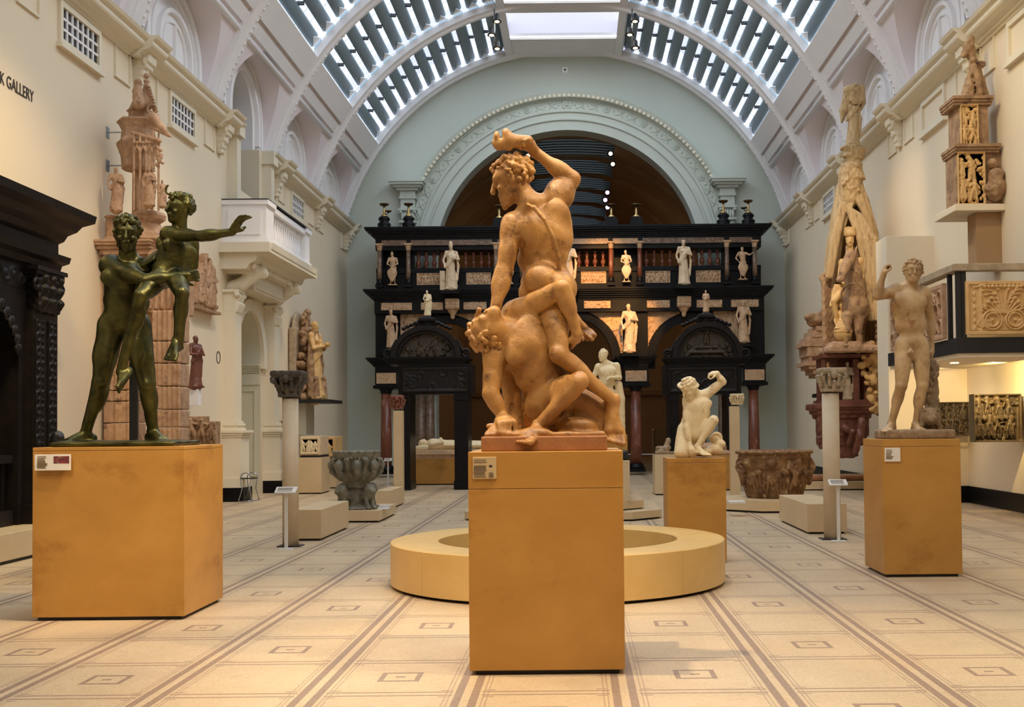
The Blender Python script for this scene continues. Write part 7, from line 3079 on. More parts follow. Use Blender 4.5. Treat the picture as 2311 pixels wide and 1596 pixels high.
for px, p0, p1, dy, fc in ((262, 374, 480, .1, (.3, -1, 0)), (337, 378, 468, -.02, (.2, -1, 0)), (366, 404, 470, .05, (.6, -1, 0))):
    b = G(px, p1, dy)
    link('saint_figure', figure('saint_figure', cm, (b[0], DT_ + dy, b[2] + .03), G(px, p0)[2] - b[2] - .03, fc, res=.015, seed=px), tb)
m = MB()
for py in (300, 375):
    a = G(262, py, .5)
    m.box(WL, a[0] + .1, DT_ + .5, DT_ + .52, a[2], a[2] + .02)
    m.box(WL, WL + .01, DT_ + .45, DT_ + .57, a[2] - .08, a[2] + .1)
part('wall_bracket', m, M['steel'], tb, kind='stuff')

# ---- pointed relief on the wall
rnd = random.Random(8)
R = Relief(1.45, 1.22, .012)
R.crowd(rnd, 2, .8, .09, .3)
R.bits(rnd, 30, .05, .05)
y0 = WL * F / (428 - VX)
y1 = WL * F / (478 - VX)
w_ = y1 - y0 + .2
zz = at(430, 697, y0 + .5).z
mk = lambda X, Z: (np.hypot(X - 1.45 * .98, Z * 1.08) < 1.42) & (np.hypot(X - 1.45 * .02, Z * 1.08) < 1.42)
o = link('pointed_relief', R.mesh('pointed_relief', M['terracotta'], (WL + .10, y0 - .1, zz), (0, 1, 0), (0, 0, 1), (1, 0, 0), .08, mk))
centre(o)
tag(o, 'pointed-arch terracotta relief crowded with small figures on the left wall', 'relief')
m = MB()
m.box(WL, WL + .2, y0 - .1, y0 + 1.35, zz - .05, zz - .002)
o = centre(part('relief_shelf', m, M['brownstone']))
tag(o, 'thin stone shelf under the pointed figure relief', 'shelf')

# ---- dark wooden saint
dS = 21.9
a = at(441, 876, dS)
H = at(441, 760, dS).z - a.z
o = link('wooden_saint', figure('wooden_saint', M['redwood'], (a.x, dS, a.z + .02), H, (1, -.6, 0), res=.014, female=False, seed=14, arms=dict(L=((-.28, .1, 1.1), (0, .28, 1.12)), R=((.28, .1, 1.1), (0.05, .28, 1.1)))))
centre(o)
tag(o, 'small dark reddish wooden saint clasping his hands, fixed to the left wall', 'statue')
m = MB()
m.box(a.x - .13, a.x + .08, dS - .08, dS + .1, at(441, 915, dS).z, a.z - .02)
m.box(WL, a.x - .05, dS - .04, dS + .06, a.z - .16, a.z - .06)
o = centre(part('wall_bracket', m, M['vault2']))
tag(o, 'narrow pale bracket under the dark wooden saint', 'bracket')

# ---- brown block relief behind the pedestal
dB_ = 21.0
a, b = at(405, 1003, dB_), at(488, 1003, dB_)
zt = at(445, 940, dB_).z
R = Relief(b.x - a.x, zt - a.z, .012)
R.crowd(random.Random(3), 1, .85, .09, .33)
R.bits(random.Random(4), 30, .05, .06)
o = link('brown_relief', R.mesh('brown_relief', M['brownstone'], (a.x, dB_, a.z), (1, 0, 0), (0, 0, 1), (0, -1, 0), .25,
                                lambda X, Z: (Z < (zt - a.z) * .82) | ((X > .12) & (X < b.x - a.x - .2))))
centre(o)
tag(o, 'dark brown carved stone block behind the right corner of the bronze pedestal', 'relief')
plinth('pedestal', 'cream plinth mostly hidden behind the bronze pedestal', a.x - .02, b.x + .02, dB_ - .12, dB_ + .3, a.z - .002, M['plinth_pale'], slab=0, cat='pedestal')
# ---- small black bust behind the left pedestal
dq = 12.2
a = at(130, 1009, dq)
S = SDF(.011)
S.ell((a.x, dq, a.z + .11), (.062, .06, .065), k=.03)
S.ell((a.x - .01, dq, a.z + .05), (.075, .06, .06), k=.03)
S.ell((a.x + .045, dq - .02, a.z + .10), (.03, .04, .03), k=.02)
S.ell((a.x + .05, dq - .02, a.z + .03), (.035, .04, .03), k=.02)
S.drum((a.x, dq), a.z - .02, a.z + .04, .08, .07, k=.02)
o = link('small_bust', S.build('small_bust', M['black'], lambda P: wav(P, 80, .006)))
centre(o)
tag(o, 'small black lumpy bronze bust peeping over the left end of the bronze pedestal', 'bust')
plinth('pedestal', 'hidden slim plinth carrying the small black bust', a.x - .12, a.x + .12, dq - .12, dq + .12, a.z - .022, M['plinth_pale'], slab=0, cat='pedestal')

# ---- madonna in a leafy arch on her wall shelf
dV = 30.6
a = at(720, 903, dV)
zt = at(700, 702, dV).z
h = zt - a.z
xw = WL
S = SDF(.022)
S.box((xw + .12, dV + .15, a.z + h * .40), (.10, .62, h * .40), rnd=.03, k=.02)
S.ell((xw + .12, dV + .15, a.z + h * .72), (.10, .62, h * .28), k=.02)
o = link('arched_back', S.build('arched_back', M['capstone']))
vt = thing('madonna_relief', 'golden-brown carving of a robed woman in a leafy arch, on the left wall shelf', 'sculpture', (xw + .4, dV, a.z))
me = o.data
o.parent = vt
me.transform(INV[vt.name])
S = SDF(.019)
rnd = random.Random(6)
for i in range(120):
    t_ = rnd.uniform(0, 1)
    z_ = a.z + t_ * h * .97 + .06
    wd = .55 * math.sqrt(max(0.05, 1 - max(0, (t_ - .6) / .42) ** 2))
    S.ell((xw + .26 + rnd.uniform(0, .14), dV + .12 + rnd.uniform(-wd, wd), z_), V3(.07, .07, .08) * rnd.uniform(.6, 1.3), k=.03)
S.cone((xw + .3, dV + .1, a.z + .1), (xw + .28, dV + .1, a.z + h * .85), .2, .14, k=.05)
link('foliage_carving', S.build('foliage_carving', M['brownstone'], lambda P: wav(P, 40, .012)), vt)
me = figure('robed_woman', M['goldrelief'], (xw + .62, dV - .05, a.z + .05), h * .86, (1, -.25, 0), res=.018, seed=15, arms=dict(L=((-.26, .1, 1.12), (-.02, .26, 1.2)), R=((.26, .1, 1.12), (.02, .26, 1.18))))
link('robed_woman', me, vt)
S = SDF(.018)
f_ = nrm((1, -.25, 0))
r_ = np.cross(f_, (0, 0, 1))
b0 = V3(xw + .62, dV - .05, a.z)
for q in (-1, 1):
    S.chain([b0 + V3(0, 0, h * .82), b0 + r_ * q * .20 + V3(0, 0, h * .66), b0 + r_ * q * .30 + f_ * .02 + V3(0, 0, h * .4), b0 + r_ * q * .26 + V3(0, 0, .1)], [.06, .08, .09, .08], k=.05)
for i in range(3):
    c_ = b0 + f_ * .14 + r_ * (-.25 + .22 * i) + V3(0, 0, .05)
    S.cone(c_, c_ + V3(0, 0, .4), .1, .07, k=.03)
    S.ell(c_ + V3(0, 0, .52), V3(.07, .07, .08), k=.02)
link('cloak', S.build('cloak', M['brownstone'], lambda P: wav(P, 30, .012)), vt)
m = MB()
m.box(WL + .002, at(749, 905, dV - .5).x, dV - .75, dV + .85, a.z - .09, a.z - .004)
o = centre(part('wall_shelf', m, M['black']))
tag(o, 'thin black wall shelf under the robed woman carving', 'shelf')
m = MB()
m.box(WL + .002, WL + .45, dV - .35, dV + .6, at(700, 982, dV).z, a.z - .092)
o = centre(part('shelf_bracket', m, M['door']))
tag(o, 'greenish-cream box bracket under the black wall shelf', 'bracket')

# ---- two carved chests at the foot of the left wall
for i, (px0, px1, pyt, pyb, d, lab, l2) in enumerate(((676, 723, 985, 1028, 27.2, 'pale marble chest with a hunting relief at the foot of the left wall', 'cream plinth under the pale marble relief chest'),
                                                      (724, 757, 986, 1032, 29.6, 'golden marble relief slab next to the pale marble chest', 'cream plinth under the golden marble relief slab'))):
    a, b = at(px0, pyb, d), at(px1, pyb, d)
    zt = at(px0, pyt, d).z
    t = thing('relief_chest', lab, 'chest', ((a.x + b.x) / 2, d + .4, a.z))
    part('chest_body', bxm(a.x, b.x, d, d + .9, a.z, zt), M['alabaster'] if i == 0 else M['goldrelief'], t, bev=.01)
    R = Relief(b.x - a.x - .06, zt - a.z - .06, .012)
    R.crowd(random.Random(i), 1, .7, .035, .35)
    R.frame(.03, .03)
    link('front_relief', R.mesh('front_relief', M['marble'] if i == 0 else M['goldrelief'], (a.x + .03, d - .004, a.z + .03), (1, 0, 0), (0, 0, 1), (0, -1, 0), .0), t)
    part('black_foot', bxm(a.x + .01, b.x + .01, d + .01, d + .88, a.z - .05, a.z - .001), M['black'], t)
    plinth('pedestal', l2, a.x - .05, b.x + .03, d - .02, d + .95, a.z - .052, M['plinth_pale'], slab=0, cat='pedestal')

# ================================================================== right wall exhibits
# ---- knight on horseback under a stone tent
DE = 24.9
E = lambda px, py, dy=0.0: V3(*at(px, py, DE + dy))
eq = thing('knight_monument', 'tall weathered monument of a mounted knight under a stone tent on the right wall', 'monument', (E(1920, 1000)[0], DE, E(1920, 1030)[2]))
S = SDF(.022)
rnd = random.Random(17)
# tent canopy: a hanging cloth shell, open towards us
m = MB()
nt_, na = 26, 64
vs, fs = [], []
rows = [(372, 1918, 14, 0), (400, 1918, 20, 0), (430, 1919, 27, 0), (460, 1921, 36, 0), (490, 1923, 42, .38), (530, 1925, 50, .62), (580, 1925, 57, .80), (640, 1924, 61, .95), (700, 1926, 60, 1.02), (760, 1927, 58, 1.05), (800, 1927, 57, 1.05)]
for i in range(nt_ + 1):
    t_ = i / nt_ * (len(rows) - 1)
    k_ = min(int(t_), len(rows) - 2)
    f_ = t_ - k_
    py, pc, hw_, op = [rows[k_][q] + (rows[k_ + 1][q] - rows[k_][q]) * f_ for q in range(4)]
    c = E(pc, py, .45)
    r_ = hw_ * DE / F
    for j in range(na + 1):
        a = op + (2 * PI - 2 * op) * j / na
        rr = r_ * (1 + .035 * math.sin(a * 13 + 2.5 * math.sin(py * .02)) + .02 * math.sin(a * 29 + py * .03))
        vs.append((c[0] + rr * math.sin(a), DE + .45 - rr * .95 * math.cos(a), c[2] + .03 * math.sin(a * 7)))
for i in range(nt_):
    for j in range(na):
        fs.append((i * (na + 1) + j, i * (na + 1) + j + 1, (i + 1) * (na + 1) + j + 1, (i + 1) * (na + 1) + j))
m.add(vs, fs, True)
o = part('stone_tent', m, M['oldwood'], eq)
md = o.modifiers.new('thickness', 'SOLIDIFY')
md.thickness = .09
md.offset = 0
S = SDF(.02)
for i in range(7):
    S.chain([E(1912 + i * 5, 468 + 3 * i, -.02), E(1938 + i * 6, 540, -.12), E(1958 + i * 4, 640, -.14), E(1962 + i * 3.4, 720, -.12)], [.05, .055, .055, .04], k=.02)
for i in range(4):
    S.chain([E(1908 - i * 3, 460, .0), E(1893 - i * 4, 530, -.06), E(1876 - i * 3, 625, -.08)], [.045, .05, .045], k=.02)
link('tent_flap', S.build('tent_flap', M['oldwood'], lambda P: wav(P, 30, .006)), eq)
S = SDF(.022)
for j in range(5):
    S.cone(E(1859 + j * 5, 632, .1 + .03 * j), E(1863 + j * 5, 800, .1 + .03 * j), .055, .06, k=.02)
S.torus(E(1862, 628, .12), .08, .05, (0, 1, 0), k=.02)
S.cone(E(1985, 560, .1), E(1984, 930, .3), .11, .09, k=.03)
for i in range(26):
    S.ell(E(1979 + rnd.uniform(-3, 3), 580 + i * 14, -.02), V3(.04, .05, .05), k=.02)
link('tent_pole', S.build('tent_pole', M['brownstone'], lambda P: wav(P, 40, .012)), eq)
# horse, foreshortened, walking towards us to the left
S = SDF(.017)
ch = E(1926, 690, -.35)
S.ell(E(1928, 695, .0), V3(.30, .62, .34), k=.06)
S.ell(ch, V3(.27, .26, .33), k=.06)
S.chain([E(1930, 660, -.40), E(1926, 615, -.52), E(1922, 585, -.60)], [.22, .17, .13], k=.06)
S.chain([E(1920, 578, -.66), E(1907, 604, -.86), E(1898, 628, -.94)], [.125, .10, .08], k=.03)
S.ell(E(1896, 631, -.98), V3(.085, .09, .07), k=.02)
for q in (-1, 1):
    S.ell(E(1894 + q * 4, 630, -1.06), V3(.018, .02, .02), k=.01, op='s')
for q in (-1, 1):
    S.cone(E(1921 + q * 9, 570, -.64), E(1922 + q * 12, 556, -.64), .04, .014, k=.01)
    S.ell(E(1913 + q * 7, 592, -.76), V3(.025, .025, .02), k=.01)
for px, px2, dy in ((1912, 1908, -.45), (1938, 1940, -.40)):
    S.chain([E(px, 715, dy), E(px - 1, 745, dy - .05), E(px2, 775, dy)], [.13, .075, .06], k=.04)
    S.ell(E(px2, 780, dy - .02), V3(.07, .09, .04), k=.02)
for px in (1918, 1945):
    S.chain([E(px, 710, .35), E(px, 745, .45), E(px, 778, .40)], [.15, .08, .06], k=.04)
for i in range(14):
    S.ell(E(1930 + rnd.uniform(-3, 5), 570 + i * 6, -.50 + .01 * i), V3(.04, .05, .04), k=.02)
S.torus(E(1925, 665, -.52), .25, .025, (0, 1, .5), k=.01)
S.torus(E(1908, 608, -.82), .09, .015, (.5, 1, .8), k=.01)
link('horse', S.build('horse', M['brownstone'], lambda P: wav(P, 30, .006)), eq)
S = SDF(.015)
sd_torso(S, E(1942, 588, -.15), E(1900, 592, -.2), E(1930, 650, -.05), E(1908, 652, -.08), (-.25, -1, 0), 1.05, 1.0)
sd_head(S, None, E(1918, 545, -.15), (-.3, -1, 0), (0, 0, 1), 1.05, neck=E(1920, 570, -.14), hair='cap')
for i, r_ in enumerate((.115, .125, .115)):
    S.torus(E(1918, 531 - i * 4, -.14), r_ * .75, .035, (0, 0, 1), k=.02)
S.drum((E(1918, 525, -.14)[0], DE - .14), E(1918, 530, 0)[2], E(1918, 516, 0)[2], .11, .12, k=.02)
sd_arm(S, E(1900, 592, -.2), E(1893, 630, -.2), E(1905, 640, -.45), 1.05)
sd_arm(S, E(1942, 588, -.15), E(1948, 625, -.1), E(1930, 640, -.4), 1.05)
sd_leg(S, E(1908, 655, -.10), E(1882, 680, -.40), E(1890, 735, -.30), (-.6, -1, 0), 1.05, 1.1)
sd_foot(S, E(1890, 735, -.30), (-.3, -1, 0), (0, 0, 1), 1.1)
for i in range(8):
    S.cone(E(1885 + i * 3.5, 645, -.2), E(1876 + i * 5, 690, -.25), .035, .045, k=.015)
link('rider', S.build('rider', M['goldrelief'], lambda P: wav(P, 40, .006)), eq)
# small armoured attendant
b = E(1902, 785, -.35)
me = figure('attendant', M['goldrelief'], (b[0], DE - .35, b[2]), (E(1902, 690, 0) - b)[2], (-.2, -1, 0), res=.014, female=False, helmet=True, robe=False, seed=4)
link('attendant', me, eq)
S = SDF(.014)
S.cone(E(1903, 722, -.38), E(1902, 752, -.38), .10, .19, k=.03)
for i in range(7):
    S.torus(E(1902.5, 724 + i * 4.2, -.38), .11 + .014 * i, .016, (0, 0, 1), k=.008)
link('mail_skirt', S.build('mail_skirt', M['goldrelief']), eq)
# ledge, rocks, lower arcade
S = SDF(.022)
a, b = E(1860, 797), E(1972, 797)
S.box(((a[0] + b[0]) / 2, DE + .05, (E(1915, 790)[2])), ((b[0] - a[0]) / 2, .55, .07), rnd=.03, k=.03)
S.box((E(1900, 782)[0], DE - .1, E(1900, 782)[2]), (.32, .4, .08), rnd=.04, k=.04)
for i in range(30):
    S.ell(E(rnd.uniform(1870, 1970), rnd.uniform(776, 795), rnd.uniform(-.4, .1)), V3(.10, .1, .06), k=.05)
link('ledge', S.build('ledge', M['terracotta'], lambda P: wav(P, 30, .012)), eq)
S = SDF(.022)
for i in range(90):
    py = rnd.uniform(775, 930)
    lo = 1932 + (py - 775) * .22
    S.ell(E(rnd.uniform(lo, 1978), py, rnd.uniform(-.15, .3)), V3(.075, .075, .065) * rnd.uniform(.7, 1.3), k=.025)
S.cone(E(1972, 800, .2), E(1976, 920, .2), .14, .08, k=.05)
link('bubbly_rock', S.build('bubbly_rock', M['goldrelief'], lambda P: wav(P, 35, .01)), eq)
m = MB()
for a, b, c_, d_, y0, y1 in ((1852, 1975, 800, 808, -.15, .9), (1855, 1970, 903, 912, -.15, .9), (1850, 1972, 912, 918, -.2, .9), (1925, 1938, 812, 905, -.05, .1), (1856, 1862, 812, 905, -.05, .1), (1955, 1968, 808, 905, .2, .9)):
    p0, p1 = E(a, (c_ + d_) / 2), E(b, (c_ + d_) / 2)
    m.box(p0[0], p1[0], DE + y0, DE + y1, E((a + b) / 2, d_)[2], E((a + b) / 2, c_)[2])
m.box(E(1862, 850)[0], E(1965, 850)[0], DE + .5, DE + .9, E(1910, 905)[2], E(1910, 808)[2])
part('lower_arcade', m, M['redwood'], eq, kind='stuff')
for i, px in enumerate((1866, 1906)):
    b = E(px + (8 if i else 4), 904, .05)
    link('robed_figure', figure('robed_figure', M['goldrelief'] if i == 0 else M['capstone'], (b[0], DE + .05, b[2] + .03), (E(px, 818)[2] - b[2]) * .98, (-.5, -1, 0), res=.016, seed=30 + i), eq)
# carved corbel
S = SDF(.022)
for i in range(7):
    w0 = (1835, 1842, 1848, 1855, 1862, 1880, 1890)[i]
    w1 = (1972, 1970, 1966, 1962, 1958, 1940, 1935)[i]
    z0_, z1_ = (912, 924, 934, 944, 985, 1005, 1030)[i], (924, 934, 944, 985, 1005, 1030, 1034)[i]
    a, b = E(w0, z0_), E(w1, z0_)
    if i in (3, 4):
        a = E(1855, z0_)
    S.box(((a[0] + b[0]) / 2, DE + .35, (E(1900, z0_)[2] + E(1900, z1_)[2]) / 2), ((b[0] - a[0]) / 2, .5 - .05 * i, (E(1900, z0_)[2] - E(1900, z1_)[2]) / 2 + .01), rnd=.03, k=.02)
for i in range(22):
    S.ell(E(rnd.uniform(1848, 1862), 925 + i * 4, .05), V3(.07, .08, .05), k=.02)
S.chain([E(1905, 965, -.15), E(1925, 975, -.2), E(1915, 1000, -.12)], [.08, .07, .06], k=.03)
S.chain([E(1945, 950, -.15), E(1940, 985, -.2), E(1930, 1020, -.1)], [.09, .09, .07], k=.03)
link('carved_corbel', S.build('carved_corbel', M['redwood'], lambda P: wav(P, 30, .012)), eq)
# finial: vase and winged figure
S = SDF(.019)
S.drum((E(1918, 0, .3)[0], DE + .3), E(1918, 400)[2], E(1918, 372)[2], .28, .20, k=.03)
S.drum((E(1920, 0, .3)[0], DE + .3), E(1918, 374)[2], E(1918, 352)[2], .19, .17, k=.03)
S.drum((E(1922, 0, .3)[0], DE + .3), E(1918, 354)[2], E(1918, 330)[2], .20, .26, k=.03)
for z_ in (398, 374, 352, 334):
    S.torus(E(1921, z_, .3), .20 if z_ != 352 else .16, .04, (0, 0, 1), k=.02)
for i in range(30):
    S.ell(E(1921 + rnd.uniform(-18, 18), rnd.uniform(370, 440), rnd.uniform(.05, .2)), V3(.05, .05, .04), k=.02)
S.cone(E(1918, 395, .3), E(1916, 450, .25), .26, .2, k=.05)
link('finial_vase', S.build('finial_vase', M['oldwood'], lambda P: wav(P, 40, .014)), eq)
b = E(1925, 328, .3)
me = figure('winged_figure', M['oldwood'], (b[0], DE + .3, b[2]), (E(1925, 205)[2] - b[2]), (-.3, -1, 0), res=.017, seed=2, arms=dict(L=((-.30, .08, 1.5), (-.12, .15, 1.75)), R=((.30, .05, 1.5), (.18, .1, 1.78))))
link('winged_figure', me, eq)
S = SDF(.019)
S.chain([E(1912, 215, .35), E(1905, 250, .4), E(1900, 275, .42)], [.09, .10, .03], k=.03)
S.box(E(1933, 213, .3), (.18, .10, .20), rnd=.05, k=.05)
S.ell(E(1915, 203, .3), V3(.12, .1, .1), k=.04)
S.chain([E(1945, 200, .35), E(1947, 230, .4), E(1940, 250, .4)], [.06, .07, .04], k=.03)
for i in range(8):
    S.cone(E(1926 + 2 * i, 190, .18), E(1924 + 2 * i, 235, .2), .014, .014, k=.008)
link('wings_and_load', S.build('wings_and_load', M['oldwood'], lambda P: wav(P, 50, .012)), eq)
# wooden side canopy and reclining figure at its left
d = 27.6
E2 = lambda px, py, dy=0.0: V3(*at(px, py, d + dy))
tt = thing('wall_tomb', 'pinkish wall tomb with a lying figure on its canopy, left of the mounted knight', 'monument', (E2(1835, 900)[0], d, E2(1835, 940)[2]))
S = SDF(.02)
for i in range(14):
    S.chain([E2(1823 + 2 * i, 712, -.1 + .03 * (i % 3)), E2(1830 + 2 * i, 722, -.15)], [.055, .05], k=.03)
S.ell(E2(1826, 716, -.1), V3(.12, .15, .09), k=.04)
S.ell(E2(1858, 706, -.05), V3(.09, .12, .10), k=.04)
S.cone(E2(1835, 724, 0), E2(1865, 716, 0), .16, .18, k=.05)
link('lying_figure', S.build('lying_figure', M['brownstone'], lambda P: wav(P, 40, .012)), tt)
m = MB()
for i, (a, b, c_, e) in enumerate(((1838, 1872, 738, 748), (1828, 1872, 748, 762), (1818, 1872, 762, 774), (1808, 1874, 774, 783), (1818, 1872, 783, 805), (1822, 1872, 805, 818), (1812, 1872, 818, 826), (1822, 1872, 826, 834), (1832, 1872, 834, 845), (1840, 1872, 845, 852))):
    p0, p1 = E2(a, c_), E2(b, c_)
    m.box(p0[0], p1[0], d - .25 + .03 * (i % 3), d + .8, E2(a, e)[2], E2(a, c_)[2])
part('canopy', m, M['terracotta'], tt, kind='stuff')
S = SDF(.02)
S.chain([E2(1862, 850, .1), E2(1852, 875, .1), E2(1858, 895, .1)], [.12, .09, .1], k=.04)
S.chain([E2(1866, 880, .1), E2(1848, 915, .1), E2(1862, 940, .1)], [.12, .11, .1], k=.04)
S.box(E2(1858, 893, .2), (.22, .3, .05), rnd=.02, k=.03)
link('scroll_bracket', S.build('scroll_bracket', M['darkwood']), tt)

# ---- tall spire monument and its shelf, high on the right wall
DP = 18.6
Pp = lambda px, py, dy=0.0: V3(*at(px, py, DP + dy))
sm = thing('spire_monument', 'tall brown stone spire in three carved stages, high on the right wall', 'monument', (Pp(2215, 470)[0], DP, Pp(2215, 470)[2]))


def tbox(name, px0, px1, px2, py0, py1, y1, mat, rel=None, rnds=3):
    """block whose front spans px0..px1 and whose side runs to px2"""
    a, b = Pp(px0, py1), Pp(px1, py1)
    z0_, z1_ = Pp(px0, py1)[2], Pp(px0, py0)[2]
    dep = y1
    m = MB()
    m.box(a[0], b[0], DP, DP + dep, z0_, z1_)
    o = part(name, m, mat, sm, bev=.01)
    return o, a, b, z0_, z1_


rnd = random.Random(19)
for nm, x0_, x1_, py0, py1, fig in (('lower_stage', 2160, 2262, 345, 462, 2), ('middle_stage', 2166, 2232, 238, 335, 1)):
    o, a, b, z0_, z1_ = tbox(nm, x0_, x1_, 0, py0, py1, .55, M['brownstone'])
    w_ = (b[0] - a[0])
    R = Relief(w_ * .6, z1_ - z0_, .011)
    R.crowd(rnd, 2, .62, .06, .42)
    R.bits(rnd, 60, .03, .05)
    R.frame(.02, .06)
    link('front_relief', R.mesh('front_relief', M['goldrelief'], (a[0] + .01, DP - .002, z0_), (1, 0, 0), (0, 0, 1), (0, -1, 0), .0), sm)
for nm, x0_, x1_, pys in (('lower_cornice', 2154, 2252, (346, 340, 334)), ('upper_cornice', 2150, 2236, (238, 232, 226))):
    m = MB()
    for i, py in enumerate(pys):
        a, b = Pp(x0_ - i * 2, py), Pp(x1_ + i, py)
        m.box(a[0], b[0], DP - .06 - .03 * i, DP + .6, Pp(2200, py)[2], Pp(2200, py - 6)[2] + .002)
    part(nm, m, M['brownstone'], sm, kind='stuff')
S = SDF(.017)
S.chain([Pp(2245, 395, -.1), Pp(2250, 420, -.1), Pp(2246, 432, -.05)], [.10, .14, .16], k=.04)
S.ell(Pp(2240, 368, -.08), V3(.08, .09, .08), k=.03)
S.ell(Pp(2252, 392, -.12), V3(.10, .10, .09), k=.03)
S.cone(Pp(2232, 425, -.1), Pp(2262, 428, -.1), .08, .08, k=.03)
link('crouching_figure', S.build('crouching_figure', M['brownstone'], lambda P: wav(P, 40, .014)), sm)
S = SDF(.015)
S.chain([Pp(2192, 85, .25), Pp(2188, 110, .25), Pp(2192, 128, .25)], [.05, .08, .07], k=.03)
S.chain([Pp(2182, 100, .25), Pp(2176, 125, .2)], [.05, .05], k=.03)
S.chain([Pp(2194, 128, .25), Pp(2200, 150, .2), Pp(2205, 185, .2), Pp(2210, 215, .2)], [.05, .09, .12, .15], k=.03)
S.chain([Pp(2196, 150, .1), Pp(2184, 185, .1), Pp(2172, 225, .1)], [.04, .05, .045], k=.02)
S.chain([Pp(2200, 150, .0), Pp(2208, 180, .0), Pp(2212, 224, .0)], [.04, .05, .05], k=.02)
for i in range(36):
    t_ = rnd.random()
    S.ell(Pp(2196 + rnd.uniform(-24, 14) * t_, 135 + 88 * t_, rnd.uniform(.0, .2)), V3(.045, .05, .05) * rnd.uniform(.6, 1.2), k=.02)
S.box(Pp(2207, 147, .2), (.10, .1, .045), rnd=.02, k=.02)
S.cone(Pp(2188, 195, .02), Pp(2186, 224, .02), .07, .09, k=.03)
S.ell(Pp(2188, 186, .02), V3(.05, .05, .06), k=.02)
link('spire', S.build('spire', M['brownstone'], lambda P: wav(P, 45, .012)), sm)
m = MB()
a, b = Pp(2150, 475), Pp(2290, 475)
m.box(a[0], WR, DP - .12, DP + .95, Pp(2220, 478)[2], Pp(2220, 463)[2])
o = centre(part('wall_shelf', m, M['wall'], bev=.01))
tag(o, 'cream plaster wall shelf under the tall carved spire', 'shelf')
m = MB()
a, b = Pp(2207, 600), Pp(2290, 600)
m.box(a[0], WR, DP + .05, DP + .45, Pp(2250, 602)[2], Pp(2220, 479)[2])
o = centre(part('shelf_support', m, M['brownroom']))
tag(o, 'brown painted block between the spire shelf and the gallery rail', 'bracket')

# ---- gallery landing with carved panels
bd0, bd1 = 16.85, 20.6
XS = at(2161, 803, bd0).x
zf0, zf1 = at(2161, 803, bd0).z, at(2161, 762, bd0).z
zr0, zr1 = at(2161, 612, bd0).z, at(2161, 596, bd0).z
bl = thing('gallery_landing', 'black-edged gallery landing with wooden rail and carved screens on the right wall', 'balcony', (XS, bd0, zf0))
m = MB()
m.box(XS, WR - .002, bd0, bd1, zf0 + .04, zf1)
part('floor_slab', m, M['black'], bl)
m = MB()
m.box(XS + .03, WR - .002, bd0 + .03, bd1 - .02, zf0 - .02, zf0 + .038)
part('soffit', m, M['wall'], bl)
m = MB()
m.box(XS - .06, WR - .002, bd0 - .06, bd0 + .12, zr0, zr1)
m.box(XS - .06, XS + .12, bd0 + .12, bd1, zr0, zr1)
part('hand_rail', m, M['capstone'], bl, bev=.01)
for px, yy in ((2164, bd0), (2176, bd0)):
    x = at(px, 700, bd0).x
    m = MB()
    m.box(x - .035, x + .035, bd0 + .0, bd0 + .05, zf1 + .001, zr0 - .001)
    part('post', m, M['black'], bl)
m = MB()
m.box(XS + .0, XS + .06, bd0 + .35, bd0 + .42, zf1 + .001, zr0 - .001)
part('post', m, M['black'], bl)
# panels
z0_, z1_ = at(2250, 755, bd0).z, at(2250, 635, bd0).z
x0_ = at(2178, 700, bd0).x
R = Relief(.97, z1_ - z0_, .008)
W_, H_ = R.w, R.h
R.frame(.05, .03)
R.line(.22, 0, .22, H_, .035, .03)
for i in range(7):
    R.blob(.13, .1 + i * .1, .025, .035, .02)
cxm = .22 + (W_ - .30) / 2
for q in (-1, 1):
    for rr_ in (.14, .10):
        R.arcl(cxm + q * .17, H_ * .27, rr_, .018, .045)
    R.blob(cxm + q * .17, H_ * .27, .03, .03, .05)
    for j in range(6):
        R.arcl(cxm + q * (.05 + .05 * j), H_ * (.42 + .06 * j), .08 + .015 * j, .016, .04, (1.2 if q > 0 else 1.0), (2.9 if q > 0 else 2.2))
        R.line(cxm + q * .02 * j, H_ * .4, cxm + q * (.06 + .052 * j), H_ * (.85 - .07 * j), .022, .042, .012)
        R.blob(cxm + q * (.07 + .05 * j), H_ * (.84 - .08 * j), .04, .025, .045, q * .6)
    for j in range(4):
        R.arcl(cxm + q * (.24 + .03 * j), H_ * .2, .05, .014, .035)
for i in range(11):
    R.blob(.28 + i * .06, H_ * .90, .035, .03, .045)
pn = thing('carved_screen', 'golden panel carved with scrolling vine, facing us on the gallery rail', 'panel', (x0_ + .6, bd0 - .02, z0_))
o = link('openwork', R.mesh('openwork', M['goldrelief'], (x0_, bd0 - .02, z0_), (1, 0, 0), (0, 0, 1), (0, -1, 0), .03), pn)
R = Relief(2.9, z1_ - z0_ + .06, .010)
W_, H_ = R.w, R.h
R.frame(.06, .03)
R.line(1.25, 0, 1.25, H_, .04, .035)
hol = []
for sx_ in (.35, .95, 1.55, 2.15, 2.6):
    for cx2, cz2, r2 in ((-.17, .24, .10), (.17, .24, .10), (0, .5, .14), (-.17, .76, .10), (.17, .76, .10), (0, .24, .05), (0, .76, .05)):
        R.arcl(sx_ + cx2 * 1.05, H_ * cz2, r2, .022, .04)
        hol.append((sx_ + cx2 * 1.05, H_ * cz2, r2 - .025))
    R.arcl(sx_, H_ * .5, .07, .02, .04)


def hmask(X, Z):
    k = np.ones_like(X, bool)
    for a_, b_, r_ in hol:
        if r_ > .05:
            k &= ((X - a_) ** 2 + (Z - b_) ** 2) > r_ * r_
    return k


